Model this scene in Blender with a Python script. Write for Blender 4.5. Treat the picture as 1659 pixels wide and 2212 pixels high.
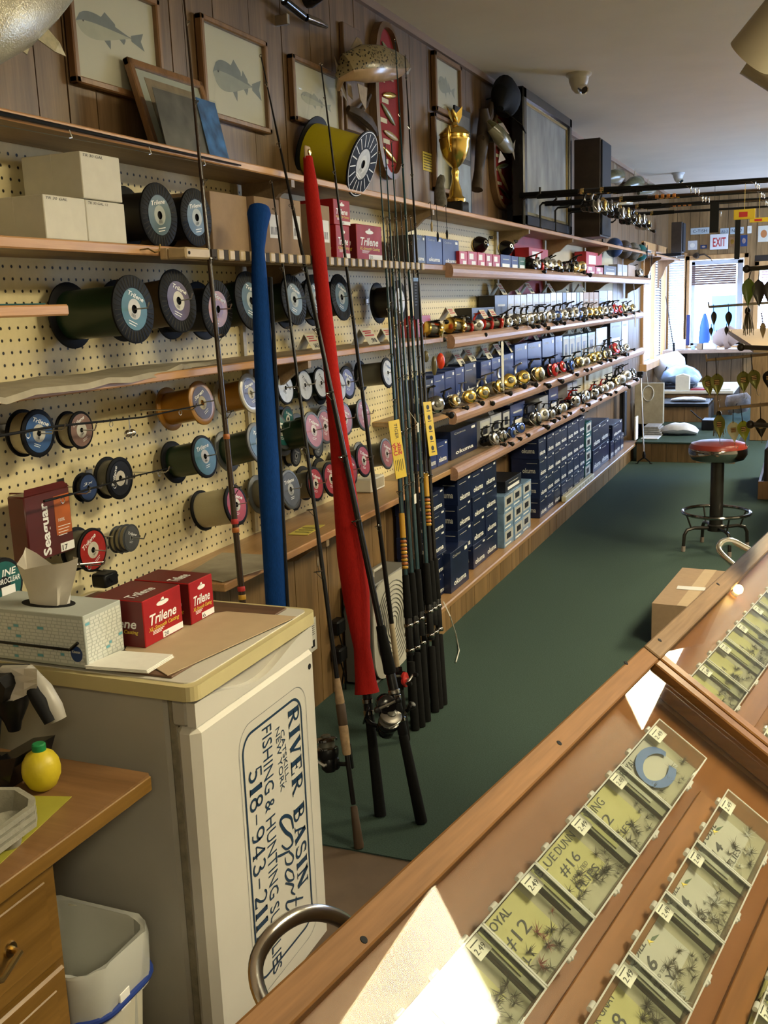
import bpy, bmesh, math, random
from mathutils import Vector, Matrix
random.seed(7)
for _o in list(bpy.data.objects): bpy.data.objects.remove(_o)
SC = bpy.context.scene
COL = SC.collection
PI = math.pi

# ------------------------------------------------------------------ camera
F_PX = 2200.0; CX, CY = 829.5, 1106.0
CAM = Vector((1.56, 0.0, 1.34))
_Y = Vector((1762-CX, -(626-CY), -F_PX)).normalized()          # world +y (along the shop) in camera axes
_Z = -Vector((1250-CX, -(12000-CY), -F_PX)).normalized()       # world up in camera axes
_Z = (_Z - _Y*_Z.dot(_Y)).normalized()
_X = _Y.cross(_Z)
ROT = Matrix((_X, _Y, _Z))
cam_d = bpy.data.cameras.new('camera'); cam_o = bpy.data.objects.new('camera', cam_d); COL.objects.link(cam_o)
cam_d.sensor_fit = 'HORIZONTAL'; cam_d.sensor_width = 36.0; cam_d.lens = 36.0*F_PX/1659.0
cam_d.clip_start = 0.02; cam_d.clip_end = 200
cam_o.matrix_world = Matrix.Translation(CAM) @ ROT.to_4x4()
SC.camera = cam_o
def ray(px, py): return ROT @ Vector(((px-CX)/F_PX, -(py-CY)/F_PX, -1.0))
def P(px, py, ax, val):
    """measured point of the photograph on the world plane ax = val"""
    d = ray(px, py); t = (val-CAM[ax])/d[ax]
    return CAM + d*t
def depth(p): return -(ROT.transposed() @ (Vector(p)-CAM)).z
def mpp(p): return depth(p)/F_PX       # metres per pixel at a point

# ------------------------------------------------------------------ view, world, light
SC.cycles.max_bounces = 6; SC.cycles.diffuse_bounces = 3; SC.cycles.glossy_bounces = 3; SC.cycles.transmission_bounces = 4; SC.cycles.transparent_max_bounces = 12
vs = SC.view_settings
vs.view_transform = 'Standard'; vs.look = 'None'; vs.gamma = 1.0; vs.exposure = 2.68; vs.use_curve_mapping = False
W = bpy.data.worlds.new('world'); SC.world = W; W.use_nodes = True
wn = W.node_tree.nodes; wl = W.node_tree.links; wn.clear()
w_out = wn.new('ShaderNodeOutputWorld'); w_bg = wn.new('ShaderNodeBackground')       # even overcast daylight
w_bg.inputs[0].default_value = (0.50, 0.68, 1.0, 1); w_bg.inputs[1].default_value = 3.6
wl.new(w_bg.outputs[0], w_out.inputs[0])

def area(name, loc, rot, sx, sy, power, col):
    L = bpy.data.lights.new(name, 'AREA'); L.shape = 'RECTANGLE'; L.size = sx; L.size_y = sy; L.energy = power; L.color = col
    o = bpy.data.objects.new(name, L); o.location = loc; o.rotation_euler = rot; COL.objects.link(o); return o
CEIL = 2.44
TROFF = [(2.70, 2.07), (2.70, 5.17), (2.70, 8.27), (2.70, -1.45)]      # fluorescent ceiling fixtures (first two seen mirrored in the case glass; last an added, unseen fill); their lenses give the light
LENS_STRENGTH = 9.0; LENS_COLOR = (1.0, 0.88, 0.58)
def portal(name, loc, rot, sx, sy):
    o = area(name, loc, rot, sx, sy, 1.0, (1, 1, 1)); o.data.cycles.is_portal = True; return o
portal('far_window_portal', (0.53, 12.26, 1.24), (math.radians(-90), 0, 0), 0.55, 0.95)
portal('left_window_portal', (-0.11, 11.08, 1.24), (0, math.radians(-90), 0), 1.1, 1.5)
portal('shop_window_portal', (4.68, 10.2, 1.4), (0, math.radians(90), 0), 1.55, 3.15)
portal('right_far_window_portal', (1.57, 12.28, 1.2), (math.radians(-90), 0, 0), 1.15, 0.85)

# ------------------------------------------------------------------ materials
MATS = {}
def mat(name, col, rough=0.5, metal=0.0, var=0.0, vscale=30.0, bump=0.0, bscale=200.0, spec=None, emit=None, estr=0.0, objvar=0.0, stretch=None):
    if name in MATS: return MATS[name]
    m = bpy.data.materials.new(name); m.use_nodes = True; nt = m.node_tree; n = nt.nodes; l = nt.links
    b = n['Principled BSDF']; b.inputs['Base Color'].default_value = (*col, 1); b.inputs['Roughness'].default_value = rough; b.inputs['Metallic'].default_value = metal
    if spec is not None: b.inputs['Specular IOR Level'].default_value = spec
    if emit: b.inputs['Emission Color'].default_value = (*emit, 1); b.inputs['Emission Strength'].default_value = estr
    geo = n.new('ShaderNodeNewGeometry')
    src = geo.outputs['Position']
    if stretch:
        mp = n.new('ShaderNodeMapping'); mp.inputs['Scale'].default_value = stretch; l.new(src, mp.inputs['Vector']); src = mp.outputs[0]
    if var > 0 or objvar > 0:
        mx = n.new('ShaderNodeMix'); mx.data_type = 'RGBA'; mx.blend_type = 'MULTIPLY'; mx.inputs[0].default_value = 1.0
        mx.inputs[6].default_value = (*col, 1)
        ns = n.new('ShaderNodeTexNoise'); ns.inputs['Scale'].default_value = vscale; ns.inputs['Detail'].default_value = 4; l.new(src, ns.inputs['Vector'])
        mr = n.new('ShaderNodeMapRange'); mr.inputs['To Min'].default_value = 1-var; mr.inputs['To Max'].default_value = 1+var
        mr.inputs['From Min'].default_value = 0.25; mr.inputs['From Max'].default_value = 0.75
        l.new(ns.outputs['Fac'], mr.inputs['Value'])
        out = mr.outputs[0]
        if objvar > 0:
            oi = n.new('ShaderNodeObjectInfo'); m2 = n.new('ShaderNodeMapRange'); m2.inputs['To Min'].default_value = 1-objvar; m2.inputs['To Max'].default_value = 1+objvar
            l.new(oi.outputs['Random'], m2.inputs['Value']); mu = n.new('ShaderNodeMath'); mu.operation = 'MULTIPLY'
            l.new(out, mu.inputs[0]); l.new(m2.outputs[0], mu.inputs[1]); out = mu.outputs[0]
        cc = n.new('ShaderNodeCombineColor'); 
        for i in range(3): l.new(out, cc.inputs[i])
        l.new(cc.outputs[0], mx.inputs[7]); l.new(mx.outputs[2], b.inputs['Base Color'])
    if bump > 0:
        nb = n.new('ShaderNodeTexNoise'); nb.inputs['Scale'].default_value = bscale; nb.inputs['Detail'].default_value = 3; l.new(src, nb.inputs['Vector'])
        bp = n.new('ShaderNodeBump'); bp.inputs['Strength'].default_value = bump; bp.inputs['Distance'].default_value = 0.002
        l.new(nb.outputs['Fac'], bp.inputs['Height']); l.new(bp.outputs[0], b.inputs['Normal'])
    MATS[name] = m; return m
def wood(name, c1, c2, axis=2, scale=14.0, rough=0.45, objvar=0.12, bump=0.15, squeeze=0.06):
    """grain running along a world axis"""
    if name in MATS: return MATS[name]
    m = bpy.data.materials.new(name); m.use_nodes = True; nt = m.node_tree; n = nt.nodes; l = nt.links
    b = n['Principled BSDF']; b.inputs['Roughness'].default_value = rough
    geo = n.new('ShaderNodeNewGeometry'); oi = n.new('ShaderNodeObjectInfo')
    mp = n.new('ShaderNodeMapping'); s = [1, 1, 1]; s[axis] = squeeze; mp.inputs['Scale'].default_value = s
    l.new(geo.outputs['Position'], mp.inputs['Vector'])
    add = n.new('ShaderNodeVectorMath'); add.operation = 'ADD'; mul = n.new('ShaderNodeMath'); mul.operation = 'MULTIPLY'; mul.inputs[1].default_value = 9.0
    l.new(oi.outputs['Random'], mul.inputs[0]); l.new(mp.outputs[0], add.inputs[0]); l.new(mul.outputs[0], add.inputs[1])
    ns = n.new('ShaderNodeTexNoise'); ns.inputs['Scale'].default_value = scale; ns.inputs['Detail'].default_value = 6; ns.inputs['Distortion'].default_value = 0.6; l.new(add.outputs[0], ns.inputs['Vector'])
    nf = n.new('ShaderNodeTexNoise'); nf.inputs['Scale'].default_value = scale*9; nf.inputs['Detail'].default_value = 2; l.new(add.outputs[0], nf.inputs['Vector'])
    mm = n.new('ShaderNodeMath'); mm.operation = 'MULTIPLY_ADD'; mm.inputs[1].default_value = 0.45; l.new(nf.outputs['Fac'], mm.inputs[0]); l.new(ns.outputs['Fac'], mm.inputs[2])
    mr = n.new('ShaderNodeMapRange'); mr.inputs['From Min'].default_value = 0.48; mr.inputs['From Max'].default_value = 0.98; l.new(mm.outputs[0], mr.inputs['Value'])
    mx = n.new('ShaderNodeMix'); mx.data_type = 'RGBA'; mx.inputs[6].default_value = (*c1, 1); mx.inputs[7].default_value = (*c2, 1); l.new(mr.outputs[0], mx.inputs[0])
    m2 = n.new('ShaderNodeMapRange'); m2.inputs['To Min'].default_value = 1-objvar; m2.inputs['To Max'].default_value = 1+objvar; l.new(oi.outputs['Random'], m2.inputs['Value'])
    hv = n.new('ShaderNodeHueSaturation'); l.new(mx.outputs[2], hv.inputs['Color']); l.new(m2.outputs[0], hv.inputs['Value']); l.new(hv.outputs[0], b.inputs['Base Color'])
    if bump:
        bp = n.new('ShaderNodeBump'); bp.inputs['Strength'].default_value = bump; bp.inputs['Distance'].default_value = 0.001; l.new(nf.outputs['Fac'], bp.inputs['Height']); l.new(bp.outputs[0], b.inputs['Normal'])
    MATS[name] = m; return m
def clear_plastic(name, tint=(0.95, 0.97, 0.95), opac=0.12, rough=0.06, gloss=0.18):
    m = bpy.data.materials.new(name); m.use_nodes = True; nt = m.node_tree; n = nt.nodes; l = nt.links; n.clear()
    o = n.new('ShaderNodeOutputMaterial'); t = n.new('ShaderNodeBsdfTransparent'); g = n.new('ShaderNodeBsdfGlossy'); d = n.new('ShaderNodeBsdfDiffuse')
    t.inputs[0].default_value = (*tint, 1); g.inputs['Roughness'].default_value = rough; d.inputs[0].default_value = (0.75, 0.76, 0.72, 1)
    lw = n.new('ShaderNodeLayerWeight'); lw.inputs[0].default_value = 0.5; fr = n.new('ShaderNodeMath'); fr.operation = 'POWER'; fr.inputs[1].default_value = 4.5; l.new(lw.outputs['Facing'], fr.inputs[0])
    a = n.new('ShaderNodeMixShader'); a.inputs[0].default_value = opac; l.new(t.outputs[0], a.inputs[1]); l.new(d.outputs[0], a.inputs[2])
    mm = n.new('ShaderNodeMath'); mm.operation = 'MULTIPLY_ADD'; mm.inputs[1].default_value = 0.5; mm.inputs[2].default_value = gloss*0.1; l.new(fr.outputs[0], mm.inputs[0])
    c = n.new('ShaderNodeMixShader'); l.new(mm.outputs[0], c.inputs[0]); l.new(a.outputs[0], c.inputs[1]); l.new(g.outputs[0], c.inputs[2]); l.new(c.outputs[0], o.inputs[0])
    MATS[name] = m; return m
def pegboard_mat():
    m = bpy.data.materials.new('pegboard_cream'); m.use_nodes = True; nt = m.node_tree; n = nt.nodes; l = nt.links
    b = n['Principled BSDF']; b.inputs['Roughness'].default_value = 0.55
    geo = n.new('ShaderNodeNewGeometry'); sx = n.new('ShaderNodeSeparateXYZ'); l.new(geo.outputs['Position'], sx.inputs[0])
    def frac(sock, off):
        a = n.new('ShaderNodeMath'); a.operation = 'MULTIPLY_ADD'; a.inputs[1].default_value = 1/0.0254; a.inputs[2].default_value = off; l.new(sock, a.inputs[0])
        f = n.new('ShaderNodeMath'); f.operation = 'FRACT'; l.new(a.outputs[0], f.inputs[0])
        s = n.new('ShaderNodeMath'); s.operation = 'SUBTRACT'; s.inputs[1].default_value = 0.5; l.new(f.outputs[0], s.inputs[0]); return s.outputs[0]
    fy = frac(sx.outputs[1], 0.5-1.706/0.0254); fz = frac(sx.outputs[2], 0.5-1.477/0.0254)
    cb = n.new('ShaderNodeCombineXYZ'); l.new(fy, cb.inputs[0]); l.new(fz, cb.inputs[1])
    ln = n.new('ShaderNodeVectorMath'); ln.operation = 'LENGTH'; l.new(cb.outputs[0], ln.inputs[0])
    mr = n.new('ShaderNodeMapRange'); mr.interpolation_type = 'SMOOTHSTEP'; mr.inputs['From Min'].default_value = 0.105; mr.inputs['From Max'].default_value = 0.15; l.new(ln.outputs['Value'], mr.inputs['Value'])
    ns = n.new('ShaderNodeTexNoise'); ns.inputs['Scale'].default_value = 60; l.new(geo.outputs['Position'], ns.inputs['Vector'])
    c0 = n.new('ShaderNodeMix'); c0.data_type = 'RGBA'; c0.inputs[6].default_value = (0.70, 0.60, 0.33, 1); c0.inputs[7].default_value = (0.82, 0.71, 0.42, 1); l.new(ns.outputs['Fac'], c0.inputs[0])
    mx = n.new('ShaderNodeMix'); mx.data_type = 'RGBA'; mx.inputs[6].default_value = (0.018, 0.013, 0.008, 1); l.new(c0.outputs[2], mx.inputs[7]); l.new(mr.outputs[0], mx.inputs[0]); l.new(mx.outputs[2], b.inputs['Base Color'])
    bp = n.new('ShaderNodeBump'); bp.inputs['Strength'].default_value = 0.8; bp.inputs['Distance'].default_value = 0.003; l.new(mr.outputs[0], bp.inputs['Height']); l.new(bp.outputs[0], b.inputs['Normal'])
    MATS['pegboard_cream'] = m; return m

# ------------------------------------------------------------------ text
class T: pass
TXT = {}
def cache_texts(items):
    """flat lettering outlines, all evaluated once: key -> (verts, faces) with cap height 1, width w"""
    obs = []
    for key, bold, shear in items:
        cu = bpy.data.curves.new('t', 'FONT'); cu.body = key; cu.offset = bold; cu.shear = shear; cu.resolution_u = 2; cu.fill_mode = 'FRONT'
        o = bpy.data.objects.new('t', cu); COL.objects.link(o); obs.append((key, o, cu))
    bpy.context.view_layer.update(); dg = bpy.context.evaluated_depsgraph_get()
    for key, o, cu in obs:
        me = bpy.data.meshes.new_from_object(o.evaluated_get(dg))
        vv = [v.co.copy() for v in me.vertices]; ff = [tuple(p.vertices) for p in me.polygons]
        if not vv: continue
        x0 = min(v.x for v in vv); x1 = max(v.x for v in vv); y0 = 0 if not any(c in key for c in 'gpqy,') else 0; y1 = max(v.y for v in vv)
        t = T(); t.v = [((v.x-x0)/(x1-x0), (v.y-y0)/max(1e-6, y1-y0)) for v in vv]; t.f = ff; t.asp = (x1-x0)/max(1e-6, y1-y0)
        TXT[key] = t
        bpy.data.objects.remove(o); bpy.data.curves.remove(cu); bpy.data.meshes.remove(me)
cache_texts([('okuma', .02, 0), ('Trilene', .02, .25), ('XL-Smooth Casting', .01, .25), ('Seaguar', .03, .0), ('EXIT', .015, 0), ('Stren', .03, .2), ('Ugly', .03, 0), ('Stik', .03, 0),
  ('FISHING & HUNTING SUPPLIES', .0, 0), ('CATSKILL,', .0, 0), ('NEW YORK', .0, 0), ('.98', .03, 0), ('FX', .02, .2), ('INE', .02, .2), ('OROCLEAR', .02, .2), ('17', .02, 0), ('3x', .0, .2), ('20', .0, 0), ('6', .0, 0),
  ('Cedros', .0, 0), ('DUNN', .0, 0), ('BLUE', 0, 0), ('#16', .0, 0), ('FLIES', 0, 0), ('#12', 0, 0), ('#14', 0, 0), ('#18', 0, 0), ('QUILL', .01, .2), ('14', .02, .1), ('16', .02, .1), ('FLY', .01, 0), ('WING', 0, 0), ('12', 0, 0), ('BLACK GNAT', 0, 0), ('DRY', 0, 0), ('HAND TIED', 0, 0),
  ('2.49', 0, 0), ('1.29', 0, 0), ('ROYAL', .01, 0), ('NG OLIVE', .02, .1), ('H BROWN', 0, .1), ('TR 30 GAL', 0, .2), ('TR 30 GAL 12', 0, .2), ('100%', .01, 0), ('C-TISH', 0, 0), ('AS-3', 0, 0), ('NEED', 0, 0), ('SALE', .02, 0), ('TIGER', 0, .1), ('Kleenex', .02, .2), ('Berkley', .02, .2), ('18', 0, 0), ('4', 0, 0), ('BIGWATER', .0, 0), ('SHAKESPEARE', 0, 0)])

# ------------------------------------------------------------------ mesh builder
ORG = {}
class MB:
    def __init__(s): s.v = []; s.f = []; s.m = []; s.sm = []; s.M = Matrix.Identity(4)
    def _a(s, pts): 
        i = len(s.v); s.v += [s.M @ Vector(p) for p in pts]; return i
    def face(s, idx, m=0, sm=False): s.f.append(tuple(idx)); s.m.append(m); s.sm.append(sm)
    def poly(s, pts, m=0):
        i = s._a(pts); s.face(range(i, i+len(pts)), m); return s
    def box(s, a, b, m=0, c=0.0, mm=None):
        """box between corners a, b with chamfer c; mm: per-face materials (-x,+x,-y,+y,-z,+z)"""
        x0, y0, z0 = [min(a[i], b[i]) for i in range(3)]; x1, y1, z1 = [max(a[i], b[i]) for i in range(3)]
        fm = mm or [m]*6
        if c <= 0:
            i = s._a([(x0,y0,z0),(x1,y0,z0),(x1,y1,z0),(x0,y1,z0),(x0,y0,z1),(x1,y0,z1),(x1,y1,z1),(x0,y1,z1)])
            for q, k in (((0,4,7,3),0),((1,2,6,5),1),((0,1,5,4),2),((2,3,7,6),3),((0,3,2,1),4),((4,5,6,7),5)): s.face([i+j for j in q], fm[k])
            return s
        c = min(c, (x1-x0)*.45, (y1-y0)*.45, (z1-z0)*.45)
        X = (x0, x1); Y = (y0, y1); Z = (z0, z1); S = (1, -1)
        idx = {}
        for i in (0,1):
            for j in (0,1):
                for k in (0,1):
                    for ax in range(3):
                        p = [X[i]+S[i]*c, Y[j]+S[j]*c, Z[k]+S[k]*c]; p[ax] = (X, Y, Z)[ax][(i, j, k)[ax]]
                        idx[(i,j,k,ax)] = s._a([p])
        def q(keys, m): s.face([idx[k] for k in keys], m)
        q([(0,0,0,0),(0,0,1,0),(0,1,1,0),(0,1,0,0)], fm[0]); q([(1,0,0,0),(1,1,0,0),(1,1,1,0),(1,0,1,0)], fm[1])
        q([(0,0,0,1),(1,0,0,1),(1,0,1,1),(0,0,1,1)], fm[2]); q([(0,1,0,1),(0,1,1,1),(1,1,1,1),(1,1,0,1)], fm[3])
        q([(0,0,0,2),(0,1,0,2),(1,1,0,2),(1,0,0,2)], fm[4]); q([(0,0,1,2),(1,0,1,2),(1,1,1,2),(0,1,1,2)], fm[5])
        for j in (0,1):
            for k in (0,1): q([(0,j,k,1),(1,j,k,1),(1,j,k,2),(0,j,k,2)], m)
        for i in (0,1):
            for k in (0,1): q([(i,0,k,0),(i,1,k,0),(i,1,k,2),(i,0,k,2)], m)
        for i in (0,1):
            for j in (0,1): q([(i,j,0,0),(i,j,1,0),(i,j,1,1),(i,j,0,1)], m)
        for i in (0,1):
            for j in (0,1):
                for k in (0,1): q([(i,j,k,0),(i,j,k,1),(i,j,k,2)], m)
        return s
    def tube(s, pts, r, seg=8, m=0, caps=True, flat=1.0, closed=False):
        """tube along a polyline; r number or list"""
        pts = [Vector(p) for p in pts]; n = len(pts); rr = r if isinstance(r, (list, tuple)) else [r]*n
        rings = []; up = None
        for i, p in enumerate(pts):
            if closed: t = pts[(i+1) % n]-pts[i-1]
            else: t = (pts[min(i+1, n-1)]-pts[max(i-1, 0)])
            t = t.normalized() if t.length > 1e-9 else Vector((0,0,1))
            if up is None: up = Vector((0,0,1)) if abs(t.z) < .9 else Vector((1,0,0))
            a = t.cross(up); a = a.normalized() if a.length > 1e-6 else t.orthogonal().normalized(); b2 = a.cross(t).normalized(); up = b2
            rings.append(s._a([p+(a*math.cos(2*PI*k/seg)*rr[i]*flat+b2*math.sin(2*PI*k/seg)*rr[i]) for k in range(seg)]))
        rng = range(n) if closed else range(n-1)
        for i in rng:
            A, B = rings[i], rings[(i+1) % n]
            for k in range(seg): s.face((A+k, A+(k+1)%seg, B+(k+1)%seg, B+k), m, True)
        if caps and not closed:
            s.face([rings[0]+k for k in range(seg)][::-1], m); s.face([rings[-1]+k for k in range(seg)], m)
        return s
    def lathe(s, o, axis, prof, seg=24, m=0, ms=None, smooth=True, ang=0):
        """profile [(radius, distance along axis)] turned about axis through o; ms material per profile segment"""
        o = Vector(o); ax = Vector(axis).normalized(); a = ax.orthogonal().normalized(); b = ax.cross(a)
        rings = []
        for r, h in prof:
            if r < 1e-6: rings.append((s._a([o+ax*h]), True))
            else: rings.append((s._a([o+ax*h+(a*math.cos(2*PI*k/seg+ang)+b*math.sin(2*PI*k/seg+ang))*r for k in range(seg)]), False))
        for i in range(len(prof)-1):
            (A, ta), (B, tb) = rings[i], rings[i+1]; mi = ms[i] if ms else m
            for k in range(seg):
                k2 = (k+1) % seg
                if ta and tb: continue
                if ta: s.face((A, B+k2, B+k), mi, smooth)
                elif tb: s.face((A+k, A+k2, B), mi, smooth)
                else: s.face((A+k, A+k2, B+k2, B+k), mi, smooth)
        return s
    def prism(s, poly, M, d, m=0, m2=None):
        """2d outline in the xy plane of matrix M, thickness d along its z (from 0 to d)"""
        n = len(poly); a = s._a([M @ Vector((x, y, d)) for x, y in poly]); b = s._a([M @ Vector((x, y, 0)) for x, y in poly])
        s.face(range(a, a+n), m); s.face([b+n-1-i for i in range(n)], m if m2 is None else m2)
        for i in range(n): s.face((b+i, b+(i+1)%n, a+(i+1)%n, a+i), m if m2 is None else m2)
        return s
    def text(s, key, o, vx, vy, m=0, width=None):
        """lettering: o lower left corner, vy cap height vector, vx direction (length = total width, or unit when width is None and natural width used)"""
        t = TXT[key]; o = Vector(o); vx = Vector(vx); vy = Vector(vy)
        if width is None: w = vx
        elif width == 'nat': w = vx.normalized()*vy.length*t.asp
        i = s._a([o+w*a+vy*b for a, b in t.v])
        for f in t.f: s.face([i+k for k in f], m)
        return s
    def ribbon(s, pts, w, m=0, nrm=(0,0,1)):
        """flat stroke of width w (number or list) on a plane with normal nrm"""
        pts = [Vector(p) for p in pts]; n = len(pts); N = Vector(nrm); L = []
        for i, p in enumerate(pts):
            t = (pts[min(i+1,n-1)]-pts[max(i-1,0)]).normalized(); a = N.cross(t).normalized(); ww = (w[i] if isinstance(w, (list,tuple)) else w)/2
            L += [p+a*ww, p-a*ww]
        i0 = s._a(L)
        for i in range(n-1): s.face((i0+2*i, i0+2*i+1, i0+2*i+3, i0+2*i+2), m)
        return s
    def sphere(s, o, r, m=0, seg=14, rings=8, sc=(1,1,1)):
        o = Vector(o); pr = []
        for i in range(rings+1):
            t = PI*i/rings; pr.append((math.sin(t), -math.cos(t)))
        base = len(s.v)
        M0 = s.M; s.M = M0 @ Matrix.Translation(o) @ Matrix.Diagonal((r*sc[0], r*sc[1], r*sc[2], 1)); s.lathe((0,0,0), (0,0,1), pr, seg, m); s.M = M0
        return s
    def mesh(s, name, mats, off=None):
        me = bpy.data.meshes.new(name); off = Vector(off) if off else Vector((0,0,0))
        me.from_pydata([tuple(v-off) for v in s.v], [], s.f)
        for mm in mats: me.materials.append(MATS[mm] if isinstance(mm, str) else mm)
        me.polygons.foreach_set('material_index', s.m); me.polygons.foreach_set('use_smooth', s.sm)
        bm = bmesh.new(); bm.from_mesh(me); bmesh.ops.recalc_face_normals(bm, faces=bm.faces); bm.to_mesh(me); bm.free()
        if any(s.sm): me.set_sharp_from_angle(angle=math.radians(38))
        me.update(); return me
    def build(s, name, mats, parent=None, off=None):
        """one mesh object; vertices are in world space, or local when parent is given with its own location"""
        if isinstance(mats, str): mats = [mats]
        if parent is not None: off = ORG.get(parent.name)
        me = s.mesh(name, mats, off); o = bpy.data.objects.new(name, me); COL.objects.link(o)
        if parent is not None: o.parent = parent
        elif off is not None: o.location = off
        return o
def sub(parent, mb, name, mats):
    """a piece under a part: same origin as the part"""
    if isinstance(mats, str): mats = [mats]
    org = ORG.get(parent.parent.name) if parent.parent is not None else ORG.get(parent.name)
    me = mb.mesh(name, mats, org); o = bpy.data.objects.new(name, me); COL.objects.link(o); o.parent = parent; return o
def thing(name, label, cat, loc=(0,0,0), group=None, rz=0.0):
    o = bpy.data.objects.new(name, None); o.empty_display_size = 0.05; COL.objects.link(o); o.location = loc; o.rotation_euler = (0,0,rz)
    ORG[o.name] = tuple(loc); tag(o, label, cat, group); return o
def tag(o, label=None, cat=None, group=None, kind=None):
    if label: o['label'] = label
    if cat: o['category'] = cat
    if group: o['group'] = group
    if kind: o['kind'] = kind
    return o
def solo(mb, name, mats, label, cat, group=None, base=None):
    """a thing that is one mesh, origin at its base"""
    if base is None:
        zs = min(v.z for v in mb.v); xs = [v.x for v in mb.v]; ys = [v.y for v in mb.v]; base = ((min(xs)+max(xs))/2, (min(ys)+max(ys))/2, zs)
    o = mb.build(name, mats, off=base); return tag(o, label, cat, group)
def copy_tree(o, parent=None, loc=None, rz=None, sc=None, label=None, group=None, swap=None):
    c = o.copy(); COL.objects.link(c); c.parent = parent
    if loc is not None: c.location = loc
    if rz is not None: c.rotation_euler = (o.rotation_euler.x, o.rotation_euler.y, rz) if not isinstance(rz, tuple) else rz
    if sc is not None: c.scale = (sc, sc, sc) if not isinstance(sc, tuple) else sc
    if label: c['label'] = label
    if group: c['group'] = group
    for ch in [k for k in o.children]: copy_tree(ch, c)
    return c
def structure(mb, name, mats, parent=None):
    if isinstance(mats, str): mats = [mats]
    me = mb.mesh(name, mats); o = bpy.data.objects.new(name, me); COL.objects.link(o)
    if parent is not None: o.parent = parent
    else: o['kind'] = 'structure'
    return o
ORD = ['first','second','third','fourth','fifth','sixth','seventh','eighth','ninth','tenth','eleventh','twelfth','thirteenth','fourteenth','fifteenth','sixteenth','seventeenth','eighteenth','nineteenth','twentieth','twenty-first','twenty-second','twenty-third','twenty-fourth','twenty-fifth','twenty-sixth','twenty-seventh','twenty-eighth','twenty-ninth','thirtieth']
UNIT = {}
def unit_box(matname):
    if matname not in UNIT: UNIT[matname] = MB().box((-.5,-.5,-.5), (.5,.5,.5)).mesh('unit_'+matname, [matname])
    return UNIT[matname]
def piece(name, matname, a, b, parent):
    """one plain board or panel, sharing mesh data with its likes"""
    o = bpy.data.objects.new(name, unit_box(matname)); COL.objects.link(o)
    o.location = [(a[i]+b[i])/2 for i in range(3)]; o.scale = [abs(b[i]-a[i]) for i in range(3)]; o.parent = parent
    return o
def frame(o, ex, ey):
    """matrix with origin o, x axis ex, y axis ey"""
    ex = Vector(ex).normalized(); ey = Vector(ey); ey = (ey-ex*ey.dot(ex)).normalized(); ez = ex.cross(ey)
    M = Matrix.Identity(4)
    for i, v in enumerate((ex, ey, ez)):
        for j in range(3): M[j][i] = v[j]
    for j in range(3): M[j][3] = o[j]
    return M
# ------------------------------------------------------------------ palette
pegboard_mat()
wood('panel_walnut', (0.085, 0.047, 0.020), (0.225, 0.135, 0.064), 2, 16, 0.42, 0.10)
wood('panel_oak', (0.135, 0.078, 0.030), (0.300, 0.180, 0.075), 2, 18, 0.42, 0.10)
wood('shelf_pine', (0.36, 0.17, 0.065), (0.56, 0.31, 0.135), 1, 22, 0.42, 0.06)
wood('shelf_top', (0.20, 0.135, 0.075), (0.36, 0.25, 0.14), 1, 18, 0.5, 0.05)
wood('nosing_wood', (0.27, 0.15, 0.10), (0.46, 0.28, 0.19), 1, 30, 0.28, 0.05)
wood('bench_oak', (0.30, 0.165, 0.065), (0.47, 0.28, 0.13), 1, 16, 0.32, 0.05)
wood('far_oak', (0.42, 0.22, 0.08), (0.62, 0.36, 0.15), 2, 14, 0.42, 0.06)
wood('counter_x', (0.40, 0.20, 0.075), (0.60, 0.33, 0.13), 1, 22, 0.38, 0.05)
wood('case_board', (0.34, 0.155, 0.055), (0.50, 0.25, 0.10), 1, 9, 0.42, 0.03)
wood('frame_wood', (0.13, 0.065, 0.026), (0.27, 0.14, 0.06), 2, 30, 0.35, 0.08)
wood('desk_laminate', (0.16, 0.078, 0.028), (0.26, 0.135, 0.055), 0, 14, 0.35, 0.03)  # darkened so the colour carries the shade over the desk
wood('cabinet_oak', (0.12, 0.058, 0.009), (0.24, 0.125, 0.026), 1, 14, 0.35, 0.05)  # drawer wood, likewise darkened in colour for the desk's shade
mat('ceiling_paint', (0.78, 0.69, 0.58), 0.75, var=0.05, vscale=3, bump=0.05, bscale=400)
mat('carpet_green', (0.052, 0.082, 0.068), 0.95, var=0.30, vscale=260, bump=0.6, bscale=700, spec=0.1)
mat('floor_brown', (0.13, 0.09, 0.062), 0.6, var=0.15, vscale=14)
mat('wall_plaster', (0.55, 0.50, 0.42), 0.8)
mat('trim_wood', (0.26, 0.17, 0.12), 0.4, var=0.15, vscale=40, stretch=(1, .05, 1))
mat('groove_dark', (0.02, 0.012, 0.007), 0.8)
mat('black_plastic', (0.008, 0.008, 0.009), 0.35, var=0.1, vscale=80, spec=.25)
mat('black_matte', (0.008, 0.008, 0.009), 0.75, var=0.15, vscale=120, spec=.2)
mat('black_gloss', (0.008, 0.008, 0.010), 0.14)
mat('white_plastic', (0.72, 0.70, 0.64), 0.4, var=0.04, vscale=20)
mat('white_card', (0.62, 0.59, 0.50), 0.7, var=0.04, vscale=40)
mat('paper_white', (0.76, 0.74, 0.68), 0.7, var=0.04, vscale=60)
mat('ink', (0.012, 0.012, 0.014), 0.6)
mat('ink_red', (0.45, 0.02, 0.02), 0.6)
mat('print_white', (0.82, 0.82, 0.80), 0.5)
mat('steel', (0.45, 0.44, 0.42), 0.28, 1.0, var=0.1, vscale=60)
mat('chrome', (0.80, 0.78, 0.74), 0.20, 1.0)
mat('chrome_dark', (0.30, 0.29, 0.28), 0.13, 1.0)
mat('gold', (0.72, 0.50, 0.13), 0.22, 1.0)
mat('brass', (0.62, 0.45, 0.18), 0.25, 1.0)
mat('silver_paint', (0.45, 0.43, 0.40), 0.35, 0.8)
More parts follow.
